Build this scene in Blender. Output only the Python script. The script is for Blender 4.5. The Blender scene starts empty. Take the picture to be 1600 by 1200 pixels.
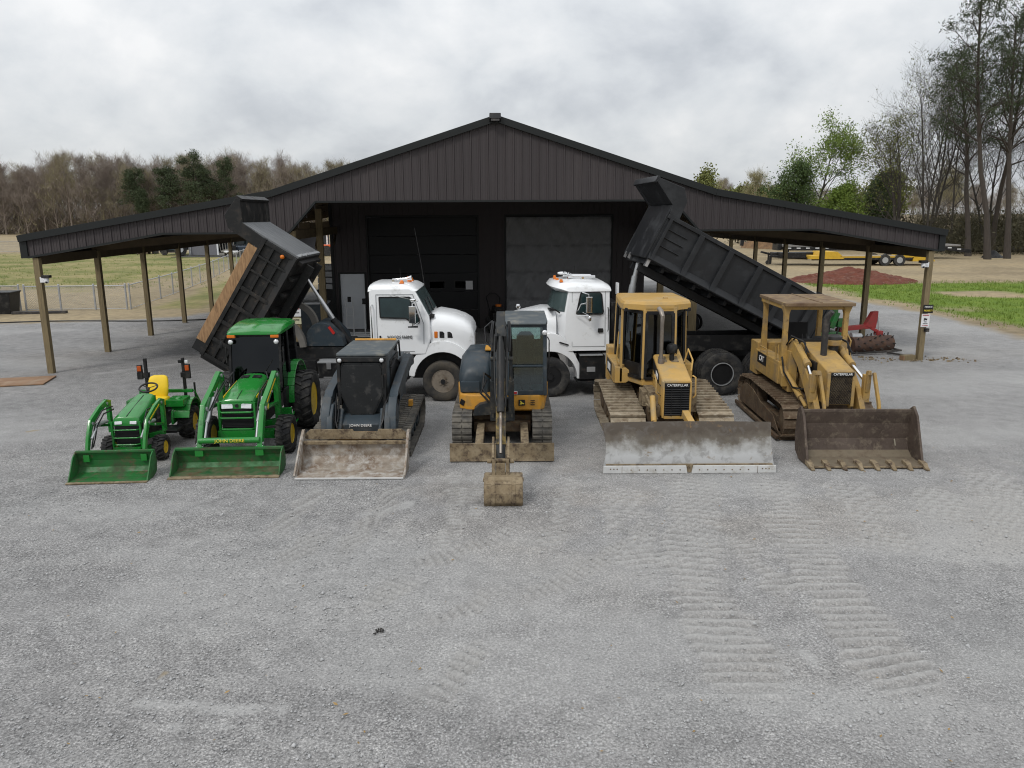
import bpy, bmesh, math, random
import numpy as np
from mathutils import Vector, Matrix, Euler
PI = math.pi
R_ = math.radians
SC = bpy.context.scene
COL = SC.collection
random.seed(7)

# ------------------------------------------------------------------ camera
CAM_H, F_PX, PITCH, ROLL = 4.2071, 1218.13, 0.2143, -0.0051
cd = bpy.data.cameras.new('camera')
cam = bpy.data.objects.new('camera', cd); COL.objects.link(cam); SC.camera = cam
cd.sensor_fit = 'HORIZONTAL'; cd.sensor_width = 36.0; cd.lens = 36.0 * F_PX / 1600.0
cd.clip_start = 0.1; cd.clip_end = 5000
_fw = Vector((0, math.cos(PITCH), -math.sin(PITCH))); _up = Vector((0, math.sin(PITCH), math.cos(PITCH))); _rt = Vector((1, 0, 0))
_c, _s = math.cos(ROLL), math.sin(ROLL)
_R = _c * _rt + _s * _up; _U = -_s * _rt + _c * _up
cam.matrix_world = Matrix(((_R.x, _U.x, -_fw.x, 0), (_R.y, _U.y, -_fw.y, 0), (_R.z, _U.z, -_fw.z, CAM_H), (0, 0, 0, 1)))

# ------------------------------------------------------------------ world: overcast sky
SUN_EL, SUN_AZ = R_(46), R_(-35)       # azimuth from +Y towards +X
W = bpy.data.worlds.new('World'); SC.world = W; W.use_nodes = True
nt = W.node_tree; nt.nodes.clear()
def nd(t, **kw):
    n = nt.nodes.new(t)
    for k, v in kw.items(): setattr(n, k, v)
    return n
def ln(a, b): nt.links.new(a, b)
def math_n(op, a, b=None, c=None, clamp=False):
    n = nd('ShaderNodeMath', operation=op); n.use_clamp = clamp
    for i, x in enumerate((a, b, c)):
        if x is None: continue
        if isinstance(x, (int, float)): n.inputs[i].default_value = x
        else: ln(x, n.inputs[i])
    return n.outputs[0]
def mixc(fac, a, b, blend='MIX'):
    n = nd('ShaderNodeMix', data_type='RGBA', blend_type=blend)
    for s, x in ((n.inputs[0], fac), (n.inputs[6], a), (n.inputs[7], b)):
        if isinstance(x, (int, float)): s.default_value = x
        elif isinstance(x, tuple): s.default_value = (*x, 1) if len(x) == 3 else x
        else: ln(x, s)
    return n.outputs[2]
def ramp(x, stops, interp='LINEAR'):
    n = nd('ShaderNodeValToRGB'); e = n.color_ramp.elements; n.color_ramp.interpolation = interp
    while len(e) < len(stops): e.new(0.5)
    for k, (p, c) in enumerate(stops):
        e[k].position = p
        e[k].color = (c, c, c, 1) if isinstance(c, (int, float)) else (*c, 1)
    ln(x, n.inputs[0]); return n.outputs[0]
def noise(vec, scale, detail=4, rough=.55, dist=0, dim='3D'):
    n = nd('ShaderNodeTexNoise'); n.noise_dimensions = dim
    n.inputs['Scale'].default_value = scale; n.inputs['Detail'].default_value = detail
    n.inputs['Roughness'].default_value = rough; n.inputs['Distortion'].default_value = dist
    if vec is not None: ln(vec, n.inputs['Vector'])
    return n.outputs[0]
sky = nd('ShaderNodeTexSky', sky_type='NISHITA'); sky.sun_disc = False
sky.sun_elevation = SUN_EL; sky.sun_rotation = SUN_AZ
tc = nd('ShaderNodeTexCoord'); sep = nd('ShaderNodeSeparateXYZ'); ln(tc.outputs['Generated'], sep.inputs[0])
zc = math_n('MAXIMUM', sep.outputs[2], 0.0)
den = math_n('ADD', zc, 0.60)
comb = nd('ShaderNodeCombineXYZ'); ln(math_n('DIVIDE', sep.outputs[0], den), comb.inputs[0]); ln(math_n('DIVIDE', sep.outputs[1], den), comb.inputs[1])
n1 = noise(comb.outputs[0], 3.1, 8, .50, .25); n2 = noise(comb.outputs[0], 8.0, 7, .56, .2)
cl = math_n('ADD', math_n('MULTIPLY', n1, .72), math_n('MULTIPLY', n2, .28))
cloud = ramp(cl, [(.35, (.55, .585, .63)), (.43, (.68, .71, .75)), (.49, (.775, .805, .835)), (.55, (.86, .88, .90)), (.63, (.98, .985, .99))])
lift = math_n('ADD', math_n('MULTIPLY', zc, 0.85), 0.80)
cl2 = mixc(1.0, cloud, (1, 1, 1), 'MULTIPLY')
vm = nd('ShaderNodeVectorMath', operation='SCALE'); ln(cl2, vm.inputs[0]); ln(lift, vm.inputs['Scale'])
bgc = nd('ShaderNodeBackground'); ln(vm.outputs[0], bgc.inputs[0]); bgc.inputs[1].default_value = 1.0
bgs = nd('ShaderNodeBackground'); ln(sky.outputs[0], bgs.inputs[0]); bgs.inputs[1].default_value = 0.1
ms = nd('ShaderNodeMixShader'); ms.inputs[0].default_value = 0.95; ln(bgs.outputs[0], ms.inputs[1]); ln(bgc.outputs[0], ms.inputs[2])
wo = nd('ShaderNodeOutputWorld'); ln(ms.outputs[0], wo.inputs[0])

sd = bpy.data.lights.new('sun', 'SUN'); sd.energy = 1.35; sd.angle = R_(12); sd.color = (1, .97, .92)
so = bpy.data.objects.new('sun', sd); COL.objects.link(so)
_d = Vector((math.sin(SUN_AZ) * math.cos(SUN_EL), -math.cos(SUN_AZ) * math.cos(SUN_EL), math.sin(SUN_EL)))
so.rotation_euler = _d.to_track_quat('Z', 'Y').to_euler()
SC.view_settings.view_transform = 'Standard'; SC.view_settings.look = 'None'
SC.view_settings.exposure = 0.0; SC.view_settings.gamma = 1.0
SC.cycles.max_bounces = 6; SC.cycles.transparent_max_bounces = 12
SC.cycles.use_adaptive_sampling = True; SC.cycles.filter_width = 1.1

# ------------------------------------------------------------------ materials
def new_mat(name):
    global nt
    m = bpy.data.materials.new(name); m.use_nodes = True; nt = m.node_tree; nt.nodes.clear(); return m
def finish(shader, disp=None):
    o = nd('ShaderNodeOutputMaterial'); ln(shader, o.inputs[0])
def principled(color, rough=.5, metal=0, spec=.5, normal=None, coat=0):
    b = nd('ShaderNodeBsdfPrincipled')
    for s, x in (('Base Color', color), ('Roughness', rough), ('Metallic', metal), ('Specular IOR Level', spec), ('Coat Weight', coat)):
        if isinstance(x, tuple): b.inputs[s].default_value = (*x, 1)
        elif isinstance(x, (int, float)): b.inputs[s].default_value = x
        else: ln(x, b.inputs[s])
    if normal is not None: ln(normal, b.inputs['Normal'])
    return b.outputs[0]
def bump(h, strength=.3, dist=.02):
    n = nd('ShaderNodeBump'); n.inputs['Strength'].default_value = strength; n.inputs['Distance'].default_value = dist
    ln(h, n.inputs['Height']); return n.outputs[0]
def P(name, base, rough=.5, metal=0, var=.12, vs=5, dirt=None, damt=.3, ds=3, bmp=0, bs=40, spec=.34, coat=0, stretch=None, dirt2=None, damt2=.2, ds2=9):
    m = new_mat(name)
    tcn = nd('ShaderNodeTexCoord'); v = tcn.outputs['Object']
    if stretch:
        mp = nd('ShaderNodeMapping'); mp.inputs['Scale'].default_value = stretch; ln(v, mp.inputs[0]); v = mp.outputs[0]
    c = mixc(noise(v, vs, 5), tuple(min(1, x * (1 - var * 1.6)) for x in base), tuple(min(1, x * (1 + var * 1.6)) for x in base))
    r = rough
    if dirt:
        k = ramp(noise(v, ds, 8, .65), [(max(0, .66 - damt * .5), 0), (min(1, .82 - damt * .3), 1)])
        c = mixc(k, c, dirt); r = mixc(k, (rough,) * 3, (.9,) * 3)
    if dirt2:
        k = ramp(noise(v, ds2, 8, .7, .3), [(max(0, .66 - damt2 * .5), 0), (min(1, .76 - damt2 * .3), 1)])
        c = mixc(k, c, dirt2)
    nrm = bump(noise(v, bs, 6, .6), bmp, .02) if bmp else None
    finish(principled(c, r, metal, spec, nrm, coat)); return m
def glass_mat(name, tint, refl=.10):
    m = new_mat(name)
    t = nd('ShaderNodeBsdfTransparent'); t.inputs[0].default_value = (*tint, 1)
    g = nd('ShaderNodeBsdfGlossy'); g.inputs['Roughness'].default_value = .02; g.inputs[0].default_value = (.9, .95, 1, 1)
    lw = nd('ShaderNodeLayerWeight'); lw.inputs[0].default_value = .35
    f = math_n('ADD', math_n('MULTIPLY', lw.outputs['Fresnel'], .6), refl, clamp=True)
    mx = nd('ShaderNodeMixShader'); ln(f, mx.inputs[0]); ln(t.outputs[0], mx.inputs[1]); ln(g.outputs[0], mx.inputs[2])
    finish(mx.outputs[0]); return m

DUST = (.20, .165, .12); MUD = (.16, .115, .07); RUST = (.10, .045, .022)
M = {}
M['green'] = P('green_paint', (.014, .185, .026), .22, var=.08, dirt=(.05, .10, .05), damt=.25, ds=5, coat=.3)
M['green_worn'] = P('green_bucket_paint', (.015, .12, .027), .45, var=.2, dirt=(.05, .07, .035), damt=.45, ds=4, dirt2=(.10, .07, .04), damt2=.25, ds2=7, bmp=.15)
M['green_lip'] = P('green_bucket_floor', (.02, .085, .027), .6, var=.2, dirt=(.12, .10, .06), damt=.55, ds=3.5, dirt2=(.085, .045, .02), damt2=.3, ds2=6, bmp=.2)
M['jd_yellow'] = P('yellow_rim_paint', (.72, .48, .015), .4, var=.08, dirt=(.35, .26, .06), damt=.25, ds=9)
M['seat_yellow'] = P('yellow_vinyl', (.78, .53, .02), .45, var=.05, vs=10, bmp=.05, bs=120)
M['rubber'] = P('black_rubber', (.022, .022, .023), .8, var=.25, vs=12, dirt=(.075, .07, .062), damt=.42, ds=6, bmp=.2, bs=60)
M['rubber_dusty'] = P('dusty_rubber', (.075, .071, .065), .85, var=.25, vs=9, dirt=(.17, .155, .13), damt=.55, ds=5, bmp=.25, bs=60)
M['rubber_truck'] = P('truck_tyre_rubber', (.035, .034, .033), .8, var=.2, vs=8, dirt=(.085, .072, .055), damt=.5, ds=4, bmp=.15, bs=70)
M['black'] = P('black_paint', (.009, .009, .010), .45, var=.2, vs=8, dirt=(.05, .047, .042), damt=.3, ds=6)
M['black_worn'] = P('worn_black_paint', (.012, .0125, .013), .45, var=.25, vs=5, dirt=(.045, .043, .04), damt=.25, ds=4, dirt2=(.055, .035, .024), damt2=.18, ds2=8, bmp=.12, bs=18)
M['bed_black'] = P('satin_black_bed_paint', (.015, .016, .018), .42, var=.18, vs=3, dirt=(.035, .037, .04), damt=.3, ds=2.2, bmp=.12, bs=6)
M['bed_worn'] = P('worn_black_bed_paint', (.010, .010, .010), .5, var=.3, vs=4, dirt=(.04, .033, .028), damt=.28, ds=4, dirt2=(.10, .075, .055), damt2=.12, ds2=9, bmp=.2, bs=12)
M['bed_floor_steel'] = P('scuffed_dark_steel', (.15, .155, .16), .5, metal=.3, var=.3, vs=4, dirt=(.16, .165, .17), damt=.4, ds=3, stretch=(1, 4, 1), bmp=.1)
M['jd_dark'] = P('worn_dark_boom_paint', (.022, .025, .027), .5, var=.2, dirt=(.085, .075, .058), damt=.35, ds=5, dirt2=(.16, .12, .05), damt2=.12, ds2=10, bmp=.1)
M['jd_grey'] = P('dark_blue_grey_paint', (.030, .042, .052), .42, var=.12, dirt=(.10, .097, .09), damt=.28, ds=4, dirt2=(.05, .045, .04), damt2=.15)
M['jd_grey_top'] = P('dusty_blue_grey_paint', (.075, .088, .095), .6, var=.15, dirt=(.20, .19, .16), damt=.3, ds=5)
M['jd_amber'] = P('orange_yellow_paint', (.56, .27, .035), .45, var=.1, dirt=(.30, .19, .07), damt=.35, ds=4)
M['door_black'] = P('scratched_black_door', (.008, .009, .010), .28, var=.35, vs=4, dirt=(.05, .048, .045), damt=.25, ds=5, dirt2=(.09, .085, .08), damt2=.06, ds2=14, bmp=.1, bs=14)
M['steel_bucket'] = P('worn_rusty_steel', (.29, .25, .205), .6, metal=.1, var=.3, vs=5, dirt=(.15, .10, .065), damt=.5, ds=4, dirt2=(.42, .40, .37), damt2=.4, ds2=6, bmp=.3, bs=16)
M['steel_bright'] = P('bright_worn_steel', (.56, .56, .55), .5, metal=.1, var=.12, dirt=(.36, .33, .28), damt=.25, ds=6)
M['mud_steel'] = P('muddy_steel', (.18, .135, .08), .8, var=.3, vs=8, dirt=(.27, .215, .14), damt=.5, ds=6, dirt2=(.06, .04, .028), damt2=.35, ds2=9, bmp=.35, bs=30)
M['cat_yellow'] = P('construction_yellow_paint', (.46, .285, .085), .45, var=.10, dirt=(.33, .25, .14), damt=.38, ds=3, dirt2=(.16, .11, .06), damt2=.05)
M['cat_old'] = P('faded_yellow_paint', (.39, .245, .072), .58, var=.16, dirt=(.25, .18, .10), damt=.45, ds=4, dirt2=(.09, .055, .03), damt2=.15, ds2=10, bmp=.1)
M['roof_rust'] = P('rusty_dusty_roof', (.21, .145, .085), .8, var=.3, vs=3, dirt=(.10, .06, .035), damt=.5, ds=3, dirt2=(.33, .24, .11), damt2=.25, ds2=4, bmp=.2)
M['track_pad'] = P('dusty_track_steel', (.30, .25, .18), .75, metal=.1, var=.25, vs=7, dirt=(.13, .09, .055), damt=.45, ds=6, dirt2=(.40, .35, .27), damt2=.3, ds2=9, bmp=.25, bs=30)
M['track_dark'] = P('rusty_track_steel', (.15, .11, .075), .75, metal=.1, var=.3, vs=7, dirt=(.085, .052, .03), damt=.5, ds=6, dirt2=(.27, .22, .15), damt2=.25, ds2=9, bmp=.3, bs=30)
M['undercarriage'] = P('greasy_rusty_undercarriage', (.075, .05, .032), .8, var=.3, vs=6, dirt=(.16, .12, .075), damt=.45, ds=4, dirt2=(.12, .06, .02), damt2=.25, bmp=.3, bs=25)
M['loader_bucket'] = P('rusty_brown_bucket', (.085, .063, .05), .62, metal=.15, var=.3, vs=4, dirt=(.055, .04, .032), damt=.45, ds=3, dirt2=(.15, .12, .09), damt2=.3, ds2=6, bmp=.3, bs=14)
M['loader_floor'] = P('dusty_bucket_floor', (.16, .13, .09), .75, var=.3, vs=5, dirt=(.09, .065, .045), damt=.4, ds=5, bmp=.3, bs=18)
M['chrome'] = P('chrome', (.75, .75, .75), .12, metal=1, var=.03)
M['galv'] = P('galvanised_steel', (.42, .43, .44), .45, metal=.5, var=.12)
M['alu'] = P('polished_metal', (.55, .55, .56), .3, metal=.8, var=.1)
M['exhaust'] = P('heat_stained_steel', (.26, .23, .20), .45, metal=.7, var=.3, vs=6, dirt=(.12, .07, .04), damt=.3)
M['exh_dark'] = P('sooty_steel', (.045, .043, .042), .6, metal=.3, var=.3, vs=8, dirt=(.16, .14, .12), damt=.3)
M['white'] = P('white_truck_paint', (.78, .79, .80), .25, var=.03, dirt=(.45, .45, .43), damt=.15, ds=3, coat=.4)
M['white2'] = P('white_plastic', (.75, .76, .77), .4, var=.03)
M['orange'] = P('amber_lens', (.62, .16, .015), .25, var=.08)
M['red'] = P('red_reflector', (.45, .025, .02), .35, var=.1)
M['lamp'] = P('clear_lamp_lens', (.72, .73, .74), .12, metal=.3, var=.15, vs=30)
M['dark_inside'] = P('dark_interior', (.012, .012, .013), .8, var=.2)
M['seat_grey'] = P('grey_seat_cloth', (.035, .036, .038), .8, var=.2)
M['wheel_grey'] = P('dusty_truck_rim', (.24, .205, .165), .6, metal=.2, var=.2, vs=9, dirt=(.12, .09, .06), damt=.4, ds=6)
M['rim_black'] = P('black_rim', (.02, .02, .021), .4, metal=.3, var=.2)
M['wood_post'] = P('treated_timber', (.20, .155, .085), .85, var=.28, vs=7, stretch=(8, 8, .6), dirt=(.12, .095, .06), damt=.35, ds=4, bmp=.3, bs=12)
M['wood_board'] = P('weathered_side_board', (.34, .205, .105), .8, var=.3, vs=5, stretch=(6, 6, 1), dirt=(.20, .115, .06), damt=.4, ds=4, bmp=.3)
M['plywood'] = P('old_plywood', (.24, .145, .085), .85, var=.25, vs=3, dirt=(.32, .25, .18), damt=.3, ds=2)
M['siding'] = P('dark_brown_metal_siding', (.050, .042, .043), .55, var=.13, vs=1.1, stretch=(1, 1, .12), spec=.35, dirt=(.072, .062, .062), damt=.3, ds=.8)
M['trim'] = P('black_metal_trim', (.010, .012, .012), .5, var=.1, spec=.35)
M['roofing'] = P('dark_metal_roofing', (.03, .03, .032), .45, var=.1)
M['frame_wood'] = P('roof_timber', (.10, .075, .045), .85, var=.25, vs=4)
M['door_grey'] = P('grey_primed_door', (.74, .77, .80), .5, var=.04)
M['gdoor'] = P('black_garage_door', (.006, .0065, .0075), .5, var=.1)
M['letter_y'] = P('yellow_lettering', (.72, .58, .06), .5, var=.02)
M['letter_k'] = P('black_lettering', (.012, .012, .013), .5, var=.02)
M['letter_w'] = P('white_lettering', (.75, .75, .74), .5, var=.05)
M['letter_r'] = P('red_lettering', (.45, .03, .03), .5, var=.05)
M['sign_w'] = P('white_sign_sheet', (.70, .70, .71), .5, var=.04)
M['red_paint'] = P('faded_red_paint', (.30, .035, .035), .5, var=.15, dirt=(.16, .05, .04), damt=.4, ds=5)
M['brown_steel'] = P('rusted_brown_steel', (.075, .045, .035), .75, var=.3, dirt=(.11, .06, .035), damt=.4, ds=5, bmp=.2)
M['glass'] = glass_mat('tinted_glass', (.12, .155, .155), .035)
M['glass_clear'] = glass_mat('cab_glass', (.62, .72, .70), .05)
M['glass_dark'] = glass_mat('dark_glass', (.03, .034, .038), .008)
def plastic_sheet():
    m = new_mat('translucent_sheeting')
    tcn = nd('ShaderNodeTexCoord'); v = tcn.outputs['Object']
    mp = nd('ShaderNodeMapping'); mp.inputs['Rotation'].default_value = (0, R_(38), 0); mp.inputs['Scale'].default_value = (5.5, 1, 1.1); ln(v, mp.inputs[0])
    h = noise(mp.outputs[0], 3.2, 5, .6, 1.2)
    h2 = noise(v, 2.2, 3, .5)
    c = mixc(h2, (.15, .152, .157), (.25, .252, .257))
    finish(principled(c, .38, 0, .5, bump(h, .55, .06))); return m
M['sheet'] = plastic_sheet()
def blade_mat():
    m = new_mat('polished_dozer_blade')
    tcn = nd('ShaderNodeTexCoord'); v = tcn.outputs['Object']
    sp = nd('ShaderNodeSeparateXYZ'); ln(v, sp.inputs[0])
    n = noise(v, 3.0, 7, .62); fine = noise(v, 12, 6, .6)
    # wear: the lower part of the mouldboard is scoured bright by soil
    w = math_n('ADD', math_n('MULTIPLY', sp.outputs[2], -1.9), math_n('ADD', math_n('MULTIPLY', n, 1.0), .90))
    c = ramp(w, [(.18, (.055, .042, .03)), (.42, (.10, .085, .066)), (.60, (.27, .265, .25)), (.88, (.43, .432, .43))])
    spots = ramp(noise(v, 5.5, 6, .65, .4), [(.52, 0), (.60, 1)])
    c = mixc(math_n('MULTIPLY', spots, .35), c, (.11, .10, .09))
    rst = ramp(noise(v, 4.2, 6, .7, .6), [(.60, 0), (.68, 1)])
    c = mixc(math_n('MULTIPLY', rst, .7), c, (.16, .095, .035))
    r = ramp(w, [(.4, .8), (.75, .42)])
    me = ramp(w, [(.45, 0.0), (.8, .1)])
    finish(principled(c, r, me, .5, bump(fine, .2, .02))); return m
M['blade'] = blade_mat()

# ------------------------------------------------------------------ mesh helpers
def V(*a): return Vector(a)
class MB:
    def __init__(s, o=(0, 0, 0)):
        s.v = []; s.f = []; s.m = []; s.o = Vector(o); s.mi = 0
    def add(s, vs, fs, mi=None):
        b = len(s.v); s.v.extend(Vector(p) - s.o for p in vs)
        for f in fs: s.f.append(tuple(b + i for i in f)); s.m.append(s.mi if mi is None else mi)
    def bx(s, x0, x1, y0, y1, z0, z1):
        s.add([(x, y, z) for x in (x0, x1) for y in (y0, y1) for z in (z0, z1)],
              [(0, 1, 3, 2), (4, 6, 7, 5), (0, 4, 5, 1), (2, 3, 7, 6), (0, 2, 6, 4), (1, 5, 7, 3)]); return s
    def box(s, c, sz, rot=(0, 0, 0)):
        E = Euler(rot).to_matrix(); c = Vector(c)
        s.add([c + E @ Vector((x * sz[0] / 2, y * sz[1] / 2, z * sz[2] / 2)) for x in (-1, 1) for y in (-1, 1) for z in (-1, 1)],
              [(0, 1, 3, 2), (4, 6, 7, 5), (0, 4, 5, 1), (2, 3, 7, 6), (0, 2, 6, 4), (1, 5, 7, 3)]); return s
    def prism(s, poly, ax, a, b):
        def p(q, t): return {'x': (t, q[0], q[1]), 'y': (q[0], t, q[1]), 'z': (q[0], q[1], t)}[ax]
        n = len(poly)
        s.add([p(q, a) for q in poly] + [p(q, b) for q in poly],
              [tuple(range(n - 1, -1, -1)), tuple(range(n, 2 * n))] + [(i, (i + 1) % n, n + (i + 1) % n, n + i) for i in range(n)]); return s
    def quad(s, a, b, c, d, t=.01):
        a, b, c, d = map(Vector, (a, b, c, d)); n = (b - a).cross(d - a).normalized() * t / 2
        s.add([a + n, b + n, c + n, d + n, a - n, b - n, c - n, d - n],
              [(0, 1, 2, 3), (7, 6, 5, 4), (0, 4, 5, 1), (1, 5, 6, 2), (2, 6, 7, 3), (3, 7, 4, 0)]); return s
    def loft(s, rings, cap=True, closed=True):
        n = len(rings[0]); vs = [p for r in rings for p in r]; fs = []
        for k in range(len(rings) - 1):
            for i in range(n if closed else n - 1):
                j = (i + 1) % n
                fs.append((k * n + i, k * n + j, (k + 1) * n + j, (k + 1) * n + i))
        if cap: fs.append(tuple(range(n - 1, -1, -1))); fs.append(tuple((len(rings) - 1) * n + i for i in range(n)))
        s.add(vs, fs); return s
    def tube(s, pts, r, n=8):
        pts = [Vector(p) for p in pts]; rings = []; prev = None
        for i, p in enumerate(pts):
            t = (pts[min(i + 1, len(pts) - 1)] - pts[max(i - 1, 0)]).normalized()
            if prev is None:
                u = Vector((0, 0, 1)).cross(t)
                if u.length < .05: u = Vector((1, 0, 0)).cross(t)
            else: u = prev - t * prev.dot(t)
            u.normalize(); prev = u; w = t.cross(u)
            rr = r[i] if isinstance(r, (list, tuple)) else r
            rings.append([p + (u * math.cos(2 * PI * k / n) + w * math.sin(2 * PI * k / n)) * rr for k in range(n)])
        return s.loft(rings)
    def bar(s, p, q, w, h, up=(0, 0, 1)):
        p, q = Vector(p), Vector(q); t = (q - p).normalized(); u = Vector(up); u = (u - t * u.dot(t))
        if u.length < 1e-4: u = Vector((0, 1, 0)); u = u - t * u.dot(t)
        u.normalize(); x = t.cross(u)
        return s.loft([[a + x * w / 2 * i + u * h / 2 * j for i, j in ((-1, -1), (1, -1), (1, 1), (-1, 1))] for a in (p, q)])
    def beam(s, pts, w, hs, ax=(1, 0, 0)):
        """flat-sided arm through pts; ax = its thickness axis, hs = depth at each point"""
        ax = Vector(ax); pts = [Vector(p) for p in pts]; rings = []
        for i, p in enumerate(pts):
            t = (pts[min(i + 1, len(pts) - 1)] - pts[max(i - 1, 0)]).normalized(); u = ax.cross(t).normalized()
            h = hs[i] if isinstance(hs, (list, tuple)) else hs
            rings.append([p + ax * w / 2 * a + u * h / 2 * b for a, b in ((-1, -1), (1, -1), (1, 1), (-1, 1))])
        return s.loft(rings)
    def lathe(s, prof, c, ax, n=32, cap=True):
        c, ax = Vector(c), Vector(ax).normalized(); u = ax.orthogonal().normalized(); w = ax.cross(u)
        rings = [[c + ax * t + (u * math.cos(2 * PI * k / n) + w * math.sin(2 * PI * k / n)) * max(r, 1e-4) for k in range(n)] for r, t in prof]
        return s.loft(rings, cap)
    def cyl(s, p, q, r, n=16, r2=None):
        p, q = Vector(p), Vector(q)
        return s.lathe([(r, 0), (r if r2 is None else r2, (q - p).length)], p, q - p, n)
    def ball(s, c, r, n=12, sz=(1, 1, 1)):
        c = Vector(c); k = n // 2
        rings = [[c + Vector((sz[0] * r * math.sin(PI * j / k) * math.cos(2 * PI * i / n), sz[1] * r * math.sin(PI * j / k) * math.sin(2 * PI * i / n), sz[2] * r * math.cos(PI * j / k))) for i in range(n)] for j in range(1, k)]
        return s.loft(rings)
    def build(s, name, mat, parent=None, bev=0, smooth=38, seg=2):
        me = bpy.data.meshes.new(name); me.from_pydata(s.v, [], s.f)
        for m in (mat if isinstance(mat, (list, tuple)) else [mat]): me.materials.append(m)
        bm = bmesh.new(); bm.from_mesh(me)
        for f, k in zip(bm.faces, s.m): f.material_index = k
        bmesh.ops.recalc_face_normals(bm, faces=bm.faces)
        if bev:
            ed = [e for e in bm.edges if len(e.link_faces) == 2 and e.calc_face_angle(0) > .6]
            bmesh.ops.bevel(bm, geom=ed, offset=bev, segments=seg, affect='EDGES', clamp_overlap=True, profile=.5)
        bm.to_mesh(me); bm.free()
        if smooth:
            me.polygons.foreach_set('use_smooth', [True] * len(me.polygons)); me.set_sharp_from_angle(angle=R_(smooth))
        o = bpy.data.objects.new(name, me); COL.objects.link(o)
        if parent is not None: o.parent = parent
        if bev:
            w = o.modifiers.new('wn', 'WEIGHTED_NORMAL'); w.keep_sharp = True
        return o
def tag(o, label=None, cat=None, group=None, kind=None):
    for k, x in (('label', label), ('category', cat), ('group', group), ('kind', kind)):
        if x: o[k] = x
    return o
def thing(name, label, cat, loc=(0, 0, 0), rz=0, group=None):
    o = bpy.data.objects.new(name, None); COL.objects.link(o); o.empty_display_size = .2
    o.location = loc; o.rotation_euler = (0, 0, rz); return tag(o, label, cat, group)
def copy_tree(o, parent=None):
    c = o.copy(); COL.objects.link(c)
    if parent is not None: c.parent = parent
    for ch in list(o.children): copy_tree(ch, c)
    return c
def text(s, size, loc, rot, mat, parent, name='lettering', ext=.004, align='CENTER', wide=1.0):
    cu = bpy.data.curves.new('lettering', 'FONT'); cu.body = s; cu.size = size; cu.align_x = align; cu.align_y = 'CENTER'
    cu.extrude = ext; cu.resolution_u = 2
    t = bpy.data.objects.new('tmp', cu); COL.objects.link(t)
    me = bpy.data.meshes.new_from_object(t); COL.objects.unlink(t); bpy.data.objects.remove(t)
    o = bpy.data.objects.new(name, me); me.materials.clear(); me.materials.append(mat); COL.objects.link(o)
    o.parent = parent; o.location = loc; o.rotation_euler = rot; o.scale = (wide, 1, 1); return o
FRONT = (PI / 2, 0, 0)     # faces -Y

def hull_path(circles, pitch):
    pts = []
    for (y, z, r) in circles:
        pts += [(y + r * math.cos(2 * PI * k / 64), z + r * math.sin(2 * PI * k / 64)) for k in range(64)]
    pts = sorted(set(pts)); 
    def half(p):
        h = []
        for q in p:
            while len(h) > 1 and (h[-1][0] - h[-2][0]) * (q[1] - h[-2][1]) - (h[-1][1] - h[-2][1]) * (q[0] - h[-2][0]) <= 0: h.pop()
            h.append(q)
        return h
    hl = half(pts)[:-1] + half(pts[::-1])[:-1]
    L = [0]
    for i in range(len(hl)):
        a, b = hl[i], hl[(i + 1) % len(hl)]; L.append(L[-1] + math.hypot(b[0] - a[0], b[1] - a[1]))
    n = max(8, round(L[-1] / pitch)); out = []; j = 0
    for k in range(n):
        d = L[-1] * k / n
        while L[j + 1] < d: j += 1
        a, b = hl[j % len(hl)], hl[(j + 1) % len(hl)]; t = (d - L[j]) / (L[j + 1] - L[j])
        q = (a[0] + (b[0] - a[0]) * t, a[1] + (b[1] - a[1]) * t)
        e = math.hypot(b[0] - a[0], b[1] - a[1]); out.append((q, ((b[0] - a[0]) / e, (b[1] - a[1]) / e)))
    return out
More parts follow.
